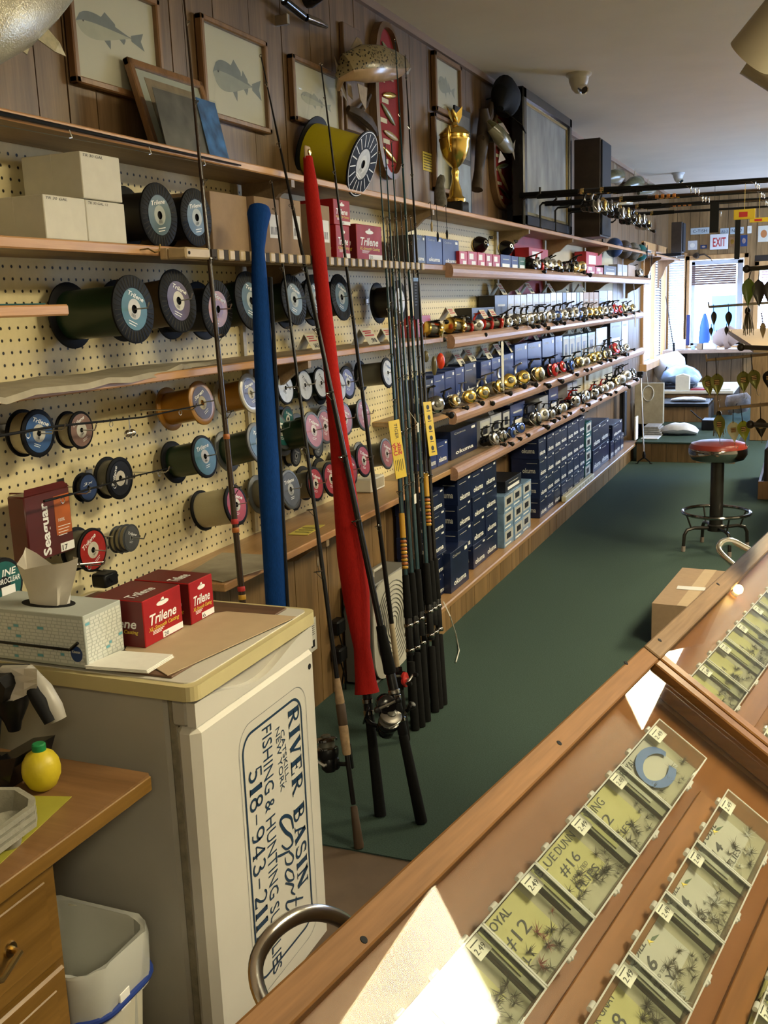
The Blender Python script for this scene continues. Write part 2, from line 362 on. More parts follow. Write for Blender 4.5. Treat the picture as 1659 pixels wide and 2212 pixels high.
mat('red_gloss', (0.50, 0.025, 0.02), 0.22, 0.3)
mat('cardboard', (0.30, 0.20, 0.12), 0.8, var=0.07, vscale=50, objvar=0.08)

# ------------------------------------------------------------------ setting
Y0, Y1 = -2.2, 12.2
XR = 4.6
CARPET_Y = P(800, 1842, 2, 0).y
structure(MB().box((-.12, CARPET_Y, -.1), (XR, Y1, 0)), 'floor', 'carpet_green')
fb = structure(MB().box((-.12, Y0, -.1), (XR, CARPET_Y, -.004)), 'floor', 'floor_brown')
structure(MB().box((-.12, Y0, CEIL), (XR+.1, Y1+.1, CEIL+.1)), 'ceiling', 'ceiling_paint')
# left wall: backing, paneling boards above and below, pegboard between
WL = structure(MB().box((-.12, Y0, 0), (-.012, 10.3, CEIL)).box((-.12, 10.3, 0), (-.012, 11.85, .68)).box((-.12, 10.3, 1.80), (-.012, 11.85, CEIL)).box((-.12, 11.85, 0), (-.012, Y1, CEIL)), 'wall_left', 'groove_dark')
rnd = random.Random(3)
def planks(parent, y0, y1, z0, z1, x0, x1, m, widths=(.065, .10, .15, .20), skip=None):
    y = y0
    while y < y1-.005:
        w = rnd.choice(widths); e = min(y+w, y1)
        dx = rnd.uniform(-.001, .001)
        piece('plank', m, (x0, y+.0018, z0), (x1+dx, e-.0018, z1), parent); y = e
planks(WL, .7, 10.3, 1.72, CEIL-.025, -.012, .002, 'panel_walnut')
planks(WL, 10.3, 11.85, 1.80, CEIL-.025, -.012, .002, 'panel_walnut')
planks(WL, 11.85, Y1, .0, CEIL-.025, -.012, .002, 'panel_walnut', (.1, .17))
planks(WL, 10.3, 11.85, 0, .68, -.012, .002, 'panel_walnut', (.1, .2))
planks(WL, 8.75, 10.3, 0, 1.72, -.012, .002, 'panel_walnut', (.1, .15, .2))
planks(WL, 2.0, 3.62, 0.0, .645, .02, .034, 'panel_oak', (.08, .12, .16))
planks(WL, 3.62, 8.75, 0.15, .645, -.002, .012, 'panel_walnut', (.1, .15, .2, .3))
# pegboard sheets with narrow joints
piece('pegboard', 'pegboard_cream', (-.012, .7, .40), (0.0, 2.2, .658), WL)
for a, b in ((.7, 2.66), (2.664, 3.87), (3.874, 5.30)):
    piece('pegboard', 'pegboard_cream', (-.012, a, .66), (0.0, b, 1.72), WL)
mat('back_panel_cream', (0.52, 0.44, 0.27), 0.6, var=0.08, vscale=6)
mat('back_panel_red', (0.36, 0.035, 0.045), 0.6, var=0.12, vscale=8)
for a, b, m in ((5.302, 5.42, 'back_panel_cream'), (5.42, 6.35, 'back_panel_red'), (6.352, 7.55, 'back_panel_cream'), (7.552, 8.75, 'back_panel_cream')):
    piece('wall_panel', m, (-.012, a, .66), (0.0, b, 1.72), WL)
# slotted uprights at the pegboard joints
mat('upright_cream', (0.42, 0.36, 0.22), 0.45, var=0.1, vscale=60)
for y in (2.655, 3.868, 5.30, 6.35, 7.55):
    o = piece('slotted_upright', 'upright_cream', (0.0, y-.009, .68), (.012, y+.009, 1.70), WL)
trim = structure(MB().box((.002, .7, CEIL-.03), (.022, Y1, CEIL)), 'trim_1', 'trim_wood')
structure(MB().box((XR, Y0, 0), (XR+.1, 8.6, CEIL)).box((XR, 8.6, 0), (XR+.1, 11.8, .6)).box((XR, 8.6, 2.2), (XR+.1, 11.8, CEIL)).box((XR, 11.8, 0), (XR+.1, Y1, CEIL)), 'wall_right', 'wall_plaster')
structure(MB().box((-.12, Y0-.1, 0), (XR+.1, Y0, CEIL)), 'wall_back', 'wall_plaster')

# far wall with the window beside the exit sign
WX0, WX1 = .235, .83; WZ0, WZ1 = .74, 1.735
WF = structure(MB().box((-.12, Y1, 0), (.02, Y1+.1, CEIL)).box((.19, Y1, 0), (WX0, Y1+.1, CEIL)).box((.02, Y1, 0), (.19, Y1+.1, .72)).box((.02, Y1, 1.79), (.19, Y1+.1, CEIL)).box((WX0, Y1, 0), (WX1, Y1+.1, WZ0)).box((WX0, Y1, WZ1), (WX1, Y1+.1, CEIL)).box((WX1, Y1, 0), (.93, Y1+.1, CEIL)).box((.93, Y1, 1.66), (2.2, Y1+.1, CEIL)).box((.93, Y1, 0), (2.2, Y1+.1, .7)).box((2.2, Y1, 0), (XR+.1, Y1+.1, CEIL)), 'wall_far', 'groove_dark')
def planksx(parent, x0, x1, z0, z1, y0, y1, m, widths=(.10, .14, .2)):
    x = x0
    while x < x1-.004:
        e = min(x+rnd.choice(widths), x1); piece('plank', m, (x+.002, y0, z0), (e-.002, y1, z1), parent); x = e
planksx(WF, .0, 2.3, WZ1+.0, CEIL, Y1-.012, Y1, 'panel_oak')
planksx(WF, WX0, WX1, 0, WZ0, Y1-.012, Y1, 'panel_walnut')
planksx(WF, WX1, .93, 0, WZ1, Y1-.012, Y1, 'panel_oak', (.05,))
planksx(WF, .93, 2.3, 0, .7, Y1-.012, Y1, 'panel_walnut')
planksx(WF, 2.2, XR, 0, CEIL, Y1-.012, Y1, 'panel_walnut', (.2, .3))
# window_1: the open view beside the corner
def window(name, x0, x1, z0, z1, y, m='far_oak', w=.05):
    b = MB()
    for a, c in (((x0-w, y-.03, z0-w), (x0, y+.06, z1+w)), ((x1, y-.03, z0-w), (x1+w, y+.06, z1+w)), ((x0-w, y-.03, z1), (x1+w, y+.06, z1+w)), ((x0-w, y-.05, z0-w), (x1+w, y+.06, z0))): b.box(a, c, 0, .004)
    return structure(b, name, m)
mat('window_vinyl', (0.60, 0.66, 0.74), 0.4)
MATS['window_glass'] = clear_plastic('window_glass', (0.96, 0.98, 1.0), 0.01, 0.02, 0.1)
w1 = window('window_1', WX0+.01, WX1-.01, WZ0+.02, WZ1-.02, Y1)
b = MB(); 
for a, c in (((.26, Y1+.02, .77), (.30, Y1+.07, 1.70)), ((.75, Y1+.02, .77), (.81, Y1+.07, 1.70)), ((.26, Y1+.02, 1.66), (.81, Y1+.07, 1.71)), ((.26, Y1+.02, .76), (.81, Y1+.07, .80))): b.box(a, c, 0, .004)
structure(b, 'sash', 'window_vinyl', w1)
structure(MB().box((.30, Y1+.04, .80), (.75, Y1+.046, 1.66)), 'pane', 'window_glass', w1)
mat('shade_brown', (0.16, 0.10, 0.085), 0.7, var=0.2, vscale=30)
for i in range(9):
    z = 1.655-i*.024; structure(MB().box((.27, Y1-.02, z-.021), (.74, Y1+.0, z)), 'slat', 'shade_brown', w1)
# window_2: blinds on the left wall; window_3: blinds on the far wall, right; window_4: narrow blind in the corner
mat('blind_white', (0.70, 0.72, 0.80), 0.5)
mat('blind_rose', (0.62, 0.46, 0.46), 0.5)
w2 = structure(MB().box((-.02, 10.25, .63), (.03, 10.32, 1.85), 0, .004).box((-.02, 11.83, .63), (.03, 11.90, 1.85), 0, .004).box((-.02, 10.25, 1.79), (.03, 11.9, 1.86), 0, .004).box((-.02, 10.22, .62), (.07, 11.93, .69), 0, .004).box((-.02, 11.05, .66), (.02, 11.11, 1.80), 0, .003), 'window_2', 'far_oak')
structure(MB().box((-.10, 10.3, .68), (-.094, 11.85, 1.80)), 'pane', 'window_glass', w2)
sl = MB().box((-.5, -.5, -.5), (.5, .5, .5)).mesh('blind_slat', ['blind_white'])
def slat(parent, loc, dim, rot, me=sl):
    o = bpy.data.objects.new('slat', me); COL.objects.link(o); o.location = loc; o.scale = dim; o.rotation_euler = rot; o.parent = parent
for i in range(40): slat(w2, (-.03, 11.08, .71+i*.027), (.026, 1.5, .002), (0, .75, 0))
w3 = window('window_3', .98, 2.15, .75, 1.62, Y1, 'far_oak', .05)
structure(MB().box((.98, Y1+.05, .75), (2.15, Y1+.056, 1.62)), 'pane', 'window_glass', w3)
slr = MB().box((-.5, -.5, -.5), (.5, .5, .5)).mesh('blind_slat_rose', ['blind_rose'])
for i in range(30): slat(w3, (1.565, Y1+.0, .77+i*.028), (1.12, .026, .002), (.75, 0, 0), slr)
w4 = structure(MB().box((.0, Y1-.03, .70), (.022, Y1+.0, 1.80), 0, .003).box((.185, Y1-.03, .70), (.215, Y1, 1.80), 0, .003), 'window_4', 'far_oak')
for i in range(40): slat(w4, (.104, Y1-.03, .72+i*.027), (.16, .026, .002), (.75, 0, 0))
# sill ledge and the low paneled wall of the window corner
sill = structure(MB().box((.02, 11.72, .705), (1.02, Y1-.012, .745), 0, .006), 'trim_2', 'trim_wood')
# daylight opening of the right-hand shop window
w5 = structure(MB().box((XR-.01, 8.55, .55), (XR+.05, 8.62, 2.25)).box((XR-.01, 11.76, .55), (XR+.05, 11.83, 2.25)).box((XR-.01, 10.17, .55), (XR+.05, 10.23, 2.25)).box((XR-.01, 8.55, 2.18), (XR+.05, 11.83, 2.25)).box((XR-.03, 8.55, .55), (XR+.05, 11.83, .62)), 'window_5', 'far_oak')
structure(MB().box((XR+.04, 8.6, .6), (XR+.046, 11.8, 2.2)), 'pane', 'window_glass', w5)
# ground outdoors and the pale blue chest outside the window
mat('asphalt', (0.50, 0.50, 0.50), 0.9, var=0.2, vscale=4)
structure(MB().box((-6, Y1+.12, -.5), (9, 30, -.4)), 'ground', 'asphalt')
mat('machine_blue', (0.10, 0.20, 0.38), 0.4, var=0.05, vscale=3)
mat('machine_grey', (0.25, 0.27, 0.30), 0.5)
q = P(1562, 700, 1, 14.5)
mach = thing('drinks_machine', 'pale blue vending machine standing outside the far window', 'vending machine', (q.x, 14.5, -.4))
MB().box((q.x-.17, 14.5, -.4), (q.x+.17, 14.9, 1.33), 0, .02).build('cabinet', ['machine_blue'], mach)
MB().box((q.x+.19, 14.6, -.4), (q.x+.36, 15.0, 1.30), 0, .02).build('side_column', ['machine_grey'], mach)
MB().box((q.x-.10, 14.485, .35), (q.x+.12, 14.5, .85), 0, .005).build('front_panel', ['machine_grey'], mach)

# ------------------------------------------------------------------ ceiling fixtures
lm = mat('lens_prismatic', (0.9, 0.9, 0.85), 0.3, emit=LENS_COLOR, estr=LENS_STRENGTH)
_n = lm.node_tree.nodes; _l = lm.node_tree.links; _w = _n.new('ShaderNodeTexWave'); _w.bands_direction = 'Y'; _w.inputs['Scale'].default_value = 12.0; _g = _n.new('ShaderNodeNewGeometry'); _l.new(_g.outputs['Position'], _w.inputs['Vector'])
_m = _n.new('ShaderNodeMapRange'); _m.inputs['To Min'].default_value = LENS_STRENGTH*.75; _m.inputs['To Max'].default_value = LENS_STRENGTH*1.25; _l.new(_w.outputs['Fac'], _m.inputs['Value']); _l.new(_m.outputs[0], _n['Principled BSDF'].inputs['Emission Strength'])
mat('lens_fill', (0.9, 0.9, 0.85), 0.3, emit=LENS_COLOR, estr=LENS_STRENGTH*.4)  # weaker lens for the fixture added behind the viewer as fill
mat('fixture_white', (0.75, 0.73, 0.68), 0.4)
names = ['fluorescent ceiling fixture above the near display case', 'fluorescent ceiling fixture above the second display case', 'fluorescent ceiling fixture near the far wall', 'unseen ceiling fixture added behind the viewer as fill light']
for (x, y), nm in zip(TROFF, names):
    t = thing('ceiling_light', nm, 'ceiling light', (x, y, CEIL-.06), 'fluorescent ceiling fixtures')
    b = MB().box((x-.31, y-.61, CEIL-.05), (x-.27, y+.61, CEIL), 0, .004).box((x+.27, y-.61, CEIL-.05), (x+.31, y+.61, CEIL), 0, .004).box((x-.31, y-.61, CEIL-.05), (x+.31, y-.58, CEIL), 0, .004).box((x-.31, y+.58, CEIL-.05), (x+.31, y+.61, CEIL), 0, .004)
    b.build('housing', ['fixture_white'], t)
    b = MB(); n = 46
    for i in range(n):
        a = y-.58+1.16*i/n; c = a+1.16/n
        b.poly([(x-.27, a, CEIL-.050), (x+.27, a, CEIL-.050), (x+.27, (a+c)/2, CEIL-.056), (x-.27, (a+c)/2, CEIL-.056)]); b.poly([(x-.27, (a+c)/2, CEIL-.056), (x+.27, (a+c)/2, CEIL-.056), (x+.27, c, CEIL-.050), (x-.27, c, CEIL-.050)])
    b.build('lens', ['lens_prismatic' if y > 0 else 'lens_fill'], t)
# dome cameras on the ceiling
mat('dome_beige', (0.50, 0.44, 0.34), 0.45)
mat('dome_white', (0.55, 0.55, 0.56), 0.45)
def dome(px, py, z, r, m, label):
    p = P(px, py, 2, z); p.z = CEIL
    t = thing('security_camera', label, 'camera', (p.x, p.y, CEIL-r*1.6), 'dome cameras on the ceiling')
    MB().lathe(p, (0,0,-1), [(0,0), (r, 0), (r*1.02, .01), (r*.82, .02), (r*.8, .025)], 28).build('base', [m], t)
    MB().lathe(p, (0,0,-1), [(r*.8, .022), (r*.78, .6*r), (r*.55, 1.2*r), (r*.25, 1.5*r), (0, 1.55*r)], 28).build('shell', [m], t)
    d = Vector((.55, -.45, -.55)).normalized(); c = p+Vector((0,0,-r*.85))
    ln = MB().lathe(c+d*r*.45, d, [(0, .45*r), (.30*r, .45*r), (.36*r, .5*r), (.40*r, .40*r), (.40*r, 0)], 20, 0, [1,0,0,0]).build('lens_eye', ['chrome', 'black_gloss'], t)
dome(1250, 168, 2.42, .062, 'dome_beige', 'cream dome security camera on the ceiling nearest the viewer')
dome(1465, 378, 2.42, .058, 'dome_white', 'small white dome security camera on the ceiling farther away')
# spotlight heads hanging at the right edge
mat('spot_beige', (0.40, 0.35, 0.25), 0.4)
def spot(c, d, L, r, label):
    c = Vector(c); d = Vector(d).normalized()
    t = thing('track_spotlight', label, 'spotlight', tuple(c), 'spotlights on the ceiling track')
    MB().lathe(c, d, [(0, -L*.62), (r*.6, -L*.60), (r*.95, -L*.48), (r, -L*.3), (r, L*.5), (r*.92, L*.5), (r*.9, L*.2), (0, L*.2)], 30, 0, [0,0,0,0,0,1,1]).build('can', ['spot_beige', 'black_matte'], t)
    MB().tube([c-d*L*.3, c+Vector((.02,.03,.10)), Vector((c.x+.03, c.y+.04, CEIL))], .008, 8).build('stem', ['spot_beige'], t)
spot(P(1672, 62, 1, 2.6), (-.55, .25, -.55), .15, .056, 'upper beige spotlight can at the right edge under the ceiling')
spot(P(1680, 150, 1, 2.75), (-.5, -.1, .35), .14, .05, 'lower beige spotlight can at the right edge under the ceiling')

# ------------------------------------------------------------------ shelves
def brk(mb, y, z, d, h, t=.02, m=0):
    """curved wooden bracket under a shelf"""
    pts = [(0, 0), (d, 0), (d, -.02), (d*.75, -.035), (d*.5, -.07), (d*.32, -h*.55), (d*.12, -h*.72), (.02, -h), (0, -h)]
    mb.prism(pts, frame((0.012, y-t/2, z), (1,0,0), (0,0,1)), -t, m); return mb
S1T, S2T, S3T, S4T, S5T = 1.722, 1.492, 1.212, .905, .672
SHELF_X = .175
def shelf(label, y0, y1, ztop, th, depth, edge_m, top_m, brackets=(), nose=None, nose_m='nosing_wood', bh=.14):
    t = thing('wall_shelf', label, 'shelf', (0, (y0+y1)/2, ztop-th), 'wall shelves')
    MB().box((.0, y0, ztop-th), (depth, y1, ztop), 0, .003, [1, 0, 1, 1, 1, 1]).build('board', [edge_m, top_m], t)
    if nose:
        a, c = nose
        pr = [(-.004, -.048), (.018, -.050), (.026, -.044), (.030, -.030), (.030, -.016), (.026, -.004), (.018, .004), (.004, .008), (-.004, .006)]
        MB().prism(pr, frame((depth, c, ztop), (1,0,0), (0,0,1)), c-a).build('nosing', [nose_m], t)
    for y in brackets: brk(MB(), y, ztop-th, depth*.93, bh).build('bracket', ['shelf_top'], t)
    return t
shelf('topmost long wooden shelf carrying the trophy and pictures', .75, 9.9, S1T, .020, SHELF_X, 'shelf_pine', 'shelf_top', (2.70, 3.88, 5.35, 6.4, 7.6, 9.2))
shelf('wooden shelf with the white cartons behind the rod rack', .75, 3.60, S2T, .022, .20, 'shelf_pine', 'shelf_top', (2.70,))
shelf('second long shelf of boxed reels, just under the top one', 3.60, 9.45, S2T, .022, .20, 'nosing_wood', 'shelf_top', (5.35, 6.4, 7.6, 9.3), (3.94, 9.3))
shelf('wooden shelf covered with paper above the small line spools', .75, 3.60, S3T, .020, .20, 'shelf_pine', 'shelf_top', (2.70,))
shelf('third long shelf crowded with small dark reels', 3.60, 8.9, S3T, .020, .20, 'nosing_wood', 'shelf_top', (5.35, 6.4, 7.6), (3.94, 8.9))
shelf('fourth long shelf with the gold spinning reels', 3.60, 9.0, S4T, .020, .20, 'bench_oak', 'shelf_top', (5.35, 6.4, 7.6), (3.94, 9.0))
shelf('low wooden ledge under the big line spools', 2.12, 3.62, S5T, .022, .222, 'shelf_pine', 'bench_oak', (2.72,))
shelf('lowest long shelf of reels, just above the stacked boxes', 3.62, 8.75, S5T, .022, .20, 'bench_oak', 'shelf_top', (5.35, 6.4, 7.6), (3.94, 8.75))
# low bench along the floor, with paneled riser
KX = .195; BZ = .150
t = thing('low_bench', 'low oak bench along the wall under the stacked boxes', 'bench', (0, 6.2, 0))
MB().box((.012, 3.66, BZ-.026), (.235, 8.70, BZ), 0, .005).build('top_board', ['bench_oak'], t)
y = 3.72
while y < 8.68:
    w = rnd.choice((.06, .09, .12)); e = min(y+w, 8.68); 
    MB().box((KX-.012, y+.0015, 0), (KX+rnd.uniform(-.001, .001), e-.0015, BZ-.026)).build('plank', ['panel_oak'], t); y = e
MB().box((.012, 3.72, 0), (KX-.012, 8.68, BZ-.027)).build('riser_core', ['groove_dark'], t)
MB().box((.012, 3.705, 0), (KX, 3.72, BZ-.026)).build('end_panel', ['panel_oak'], t)
# ------------------------------------------------------------------ line spools on the pegboard
mat('line_green', (0.010, 0.028, 0.012), 0.30, var=0.2, vscale=300, stretch=(20, 1, 1))
mat('line_brown', (0.10, 0.065, 0.03), 0.35, var=0.2, vscale=300, stretch=(20, 1, 1))
mat('line_orange', (0.36, 0.155, 0.015), 0.32, var=0.1, vscale=300, stretch=(20, 1, 1))
mat('line_clear', (0.42, 0.37, 0.24), 0.28, var=0.12, vscale=300, stretch=(20, 1, 1))
mat('line_grey', (0.13, 0.125, 0.10), 0.3, var=0.12, vscale=300, stretch=(20, 1, 1))
mat('line_black', (0.010, 0.010, 0.011), 0.35, var=0.2, vscale=300, stretch=(20, 1, 1))
mat('line_yellow', (0.50, 0.42, 0.012), 0.25, var=0.08, vscale=300, stretch=(1, 20, 1))
mat('flange_black', (0.006, 0.006, 0.007), 0.55, spec=.12); mat('flange_rib', (0.075, 0.075, 0.075), 0.5, spec=.2); mat('flange_orange', (0.33, 0.15, 0.02), 0.3); mat('flange_clear', (0.45, 0.42, 0.34), 0.25); mat('flange_grey', (0.055, 0.06, 0.065), 0.4)
LAB = dict(teal=((0.02, 0.13, 0.12), (0.55, 0.53, 0.46)), silver=((0.50, 0.50, 0.48), (0.60, 0.58, 0.55)), purple=((0.085, 0.05, 0.14), (0.60, 0.58, 0.52)), stren=((0.10, 0.09, 0.16), (0.42, 0.36, 0.20)),
           orange=((0.50, 0.20, 0.06), (0.35, 0.18, 0.25)), red=((0.42, 0.025, 0.02), (0.62, 0.58, 0.48)), pink=((0.42, 0.13, 0.12), (0.58, 0.50, 0.46)), white=((0.62, 0.62, 0.62), (0.66, 0.66, 0.64)),  # pink is the glare on those labels, painted as their colour
           blue=((0.03, 0.10, 0.28), (0.50, 0.48, 0.42)), maroon=((0.26, 0.15, 0.12), (0.60, 0.58, 0.52)), grey=((0.10, 0.105, 0.11), (0.40, 0.40, 0.38)), lake=((0.035, 0.10, 0.12), (0.36, 0.40, 0.37)), navy=((0.03, 0.06, 0.17), (0.03, 0.06, 0.17)), black=((0.012, 0.012, 0.014), (0.62, 0.58, 0.50)))
for k, (a, b_) in LAB.items(): mat('label_'+k, [c*.8 for c in a], 0.35, var=0.15, vscale=60, spec=.3); mat('label_'+k+'_mid', [c*.9 for c in b_], 0.4, var=0.1, vscale=80, spec=.3)
def spool(front, rear, dpx, line, flange, lab, desc, txt='Trilene', ribs=True, xr=.03, length=None, tilt=0.0, barrel=.74, lr=.62, rot=-.35, inner=.34, txtm='print_white', group='line spools on the pegboard', hook=True, reveal=1.0):
    if rear is not None:
        pr = P(*rear, 0, xr); pf = P(*front, 1, pr.y)
    else:
        pf = P(*front, 0, xr+length); pr = pf-Vector((length, 0, 0))+Vector((0, 0, -tilt*length))
    ax = (pf-pr); L = ax.length; ax.normalize(); R = dpx*mpp(pf)/2
    side = Vector((0,0,1)).cross(ax).normalized(); up = ax.cross(side)
    t = thing('line_spool', desc, 'line spool', tuple(pr), group)
    th = min(.006, L*.12)
    MB().lathe(pr, ax, [(0, 0), (R*.97, 0), (R, .002), (R, th), (R*.97, th+.001), (R*.5, th+.001)], 36).build('rear_flange', [flange], t)
    MB().lathe(pr, ax, [(R*barrel, th*.5), (R*barrel, L-th*.5)], 32).build('wound_line', [line], t)
    b = MB().lathe(pf, ax, [(R*.5, -th), (R*.97, -th), (R, -th+.001), (R, -.001), (R*.97, 0), (R*lr*1.03, 0), (R*lr*1.03, -.0008), (R*.13, -.0008), (R*.13, -.004), (0, -.004)], 40, 0)
    if ribs:
        n = 36
        for k in range(n):
            a = 2*PI*k/n; d = side*math.cos(a)+up*math.sin(a); e = ax.cross(d)*.0009
            p0 = pf+d*R*(lr*1.06); p1 = pf+d*R*.95
            b.poly([p0+e+ax*.0002, p1+e+ax*.0002, p1+ax*.0016, p0+ax*.0016], 1); b.poly([p0-e+ax*.0002, p1-e+ax*.0002, p1+ax*.0016, p0+ax*.0016], 1)
    fr = b.build('front_flange', [flange, 'flange_rib'], t)
    # printed paper label with centre hole, title and barcode lines
    lb = MB(); ls = [R*lr, R*inner*.9, R*.13]
    o = pf+ax*.0006
    lb.lathe(o, ax, [(ls[0], 0), (ls[1], 0)], 36, 0); lb.lathe(o, ax, [(ls[1], .0001), (ls[2], .0001)], 28, 1, smooth=False)
    cs, sn = math.cos(rot), math.sin(rot); ex = side*cs+up*sn; ey = -side*sn+up*cs
    if txt in TXT:
        hgt = R*lr*.22; wid = R*lr*1.2; lb.text(txt, o+ax*.0004+ey*R*(inner*.92+.02)-ex*wid/2, ex*wid, ey*hgt, 2)
    for k in range(2): lb.ribbon([o+ax*.0004+ey*R*(-inner-.06-.08*k)-ex*R*.2, o+ax*.0004+ey*R*(-inner-.06-.08*k)+ex*R*(.2-.05*k)], R*.025, 2, ax)
    for k in range(5): lb.ribbon([o+ax*.0004+ex*R*(-.10+.04*k)-ey*R*.15, o+ax*.0004+ex*R*(-.10+.04*k)-ey*R*.25], R*.015, 3, ax)
    ob = lb.build('label', ['label_'+lab, 'label_'+lab+'_mid', txtm, 'ink'], t)
    if hook:
        h = thing('peg_hook', ' '.join(('steel peg hook through the '+desc.replace('line spool', 'spool').replace(',', '')).split()[:15]), 'hook', tuple(pr), 'pegboard hooks')
        w = Vector((0, pr.y, pr.z)); e = pf+ax*.035
        MB().tube([w, pr, pf, e, e+up*.012+ax*.006], .0017, 6).build('wire', ['steel'], h)
        MB().box((0, pr.y-.012, pr.z-.004), (.003, pr.y+.012, pr.z+.018), 0, .001).build('back_plate', ['steel'], h)
    return t, pf, ax, R
A = 'flange_black'
spool((290,668), (150,682), 146, 'line_green', A, 'teal', 'huge dark green line spool with teal label, leftmost of the top row', inner=.34)
spool((386,650), (258,672), 136, 'line_brown', A, 'purple', 'big brown line spool with torn silver and purple label', 'Trilene')
spool((471,668), (366,672), 124, 'line_black', A, 'orange', 'black flanged line spool with orange and purple label', 'Stren', txtm='print_white')
spool((543,650), (432,672), 128, 'line_green', A, 'lake', 'dark green line spool half hidden behind the blue rod sock')
spool((636,647), (548,664), 110, 'line_green', A, 'lake', 'dark green line spool with pale blue label right of the blue sock')
spool((684,645), (610,660), 104, 'line_green', A, 'lake', 'line spool almost hidden behind the red rod sock, top row')
spool((738,642), (668,655), 100, 'line_black', A, 'lake', 'black line spool with silver blue label right of the red sock')
spool((864,650), (815,655), 88, 'line_black', A, 'white', 'black line spool with white label behind the upright rods', 'Berkley', xr=.045)
# row under the papered shelf
spool((84,936), None, 104, 'line_clear', A, 'blue', 'shallow line spool with blue label, leftmost under the papered shelf', 'Trilene', False, .05, .045, barrel=.86, lr=.80, inner=.42)
spool((176,929), None, 82, 'line_clear', A, 'maroon', 'shallow line spool with silver and maroon diagonal label', 'Trilene', False, .05, .04, barrel=.86, lr=.86, rot=.4, inner=.45)
spool((437,870), (364,884), 96, 'line_orange', 'flange_orange', 'stren', 'orange line spool with dark torn label, left of the pair', 'Stren', False, rot=.4, lr=.74)
spool((542,849), (484,862), 86, 'line_orange', 'flange_clear', 'stren', 'orange line spool with clear front flange, beside the blue sock', 'Stren', False, rot=.2, lr=.72)
for i, (fx, fy, dp, lab, nm) in enumerate([(617,838,72,'silver','first'), (659,832,70,'silver','second'), (694,827,68,'silver','third'), (733,834,68,'silver','fourth')]):
    spool((fx,fy), (fx-46, fy+7), dp, 'line_green', A, lab, nm+' silver-faced line spool in the row beneath the papered shelf', 'Trilene', False, lr=.88, inner=.2, txtm='ink', rot=-.7)
spool((752,826), (715,832), 72, 'line_black', A, 'purple', 'black and purple line spool just right of the red sock', 'Stren', False, lr=.8)
spool((838,805), (778,812), 66, 'line_grey', A, 'white', 'grey line spool with pale blue-white label, right end of its row', 'Trilene', False, lr=.8, txtm='label_blue')
# green row
spool((443,986), (374,999), 94, 'line_green', A, 'teal', 'dark green line spool with clean teal label, left of the rod', inner=.36, rot=.12, lr=.86, ribs=False)
spool((560,957), (488,976), 92, 'line_green', 'flange_grey', 'lake', 'dark green line spool half behind the blue sock, middle row', ribs=False, lr=.8)
spool((606,930), (590,936), 84, 'line_green', 'flange_grey', 'teal', 'dark green line spool behind the blue sock with teal rim', ribs=False, lr=.8)
spool((678,930), (606,945), 84, 'line_green', 'flange_grey', 'pink', 'dark green line spool with pink glare over its label', ribs=False, lr=.84)
spool((703,921), (642,930), 76, 'line_green', 'flange_grey', 'pink', 'pink labelled line spool tucked behind the glossy pink one', ribs=False, lr=.84)
spool((746,905), (700,912), 72, 'line_black', 'flange_grey', 'pink', 'pink labelled line spool just right of the red sock', ribs=False, lr=.84)
spool((786,896), (742,903), 70, 'line_black', 'flange_grey', 'pink', 'rightmost line spool with pink label glare in the middle row', ribs=False, lr=.84)
# bottom row
spool((511,1090), (436,1103), 90, 'line_clear', A, 'red', 'clear line spool with red label, left end of the bottom row', ribs=False, lr=.82, barrel=.86)
spool((628,1057), (556,1068), 86, 'line_grey', 'flange_grey', 'grey', 'grey line spool with dark label right of the blue sock', ribs=False, lr=.84, rot=.05)
spool((682,1045), (616,1054), 76, 'line_grey', A, 'red', 'line spool with orange-red label beside the thin rod, bottom row', ribs=False, lr=.84)
spool((716,1035), (655,1044), 76, 'line_clear', A, 'red', 'line spool with bright red label left of the red sock, bottom row', ribs=False, lr=.84)
spool((757,1015), (690,1024), 72, 'line_clear', A, 'red', 'red labelled line spool hidden by the red sock, bottom row', ribs=False, lr=.84)
spool((786,995), (730,1004), 72, 'line_grey', A, 'red', 'red labelled line spool right of the red sock, bottom row', ribs=False, lr=.84)
spool((836,980), (776,988), 68, 'line_grey', 'flange_grey', 'pink', 'rightmost line spool of the bottom row, behind the yellow tag', ribs=False, lr=.84)
# loose small spools on the left
spool((191,1053), None, 64, 'line_black', A, 'navy', 'tiny navy tippet spool marked 3x', '3x', False, .06, .018, barrel=.8, lr=.86, inner=.2, rot=.1)
spool((260,1033), None, 92, 'line_grey', A, 'black', 'black filler spool with white centre and orange stripe', 'Trilene', False, .05, .04, barrel=.84, lr=.80, rot=1.2, inner=.40)
spool((201,1188), None, 96, 'line_grey', A, 'red', 'red filler spool above the red boxes', 'Trilene', False, .05, .05, barrel=.85, lr=.88, inner=.42, rot=.5)
for i in range(3):
    spool((284-i*10,1162+i*2), None, 60, 'line_clear', 'flange_grey', 'grey', ['front','middle','rear'][i]+' small grey tippet spool of the stacked three', 'Trilene', False, .085-i*.028, .016, barrel=.85, lr=.86, inner=.2, hook=(i == 0))
for i, (px, py, dp) in enumerate([(622,905,56),(640,1078,50),(688,965,50),(640,985,46)]):
    spool((px,py), None, dp, 'line_green' if i == 0 else 'line_clear', A if i else 'flange_grey', 'teal' if i == 0 else 'grey', ['small green line spool far back between pink and blue spools','small clear line spool low behind the grey one','small clear line spool far back in the middle','small line spool deep behind the bottom row'][i], 'Trilene', False, .012, .03, lr=.8, hook=False)
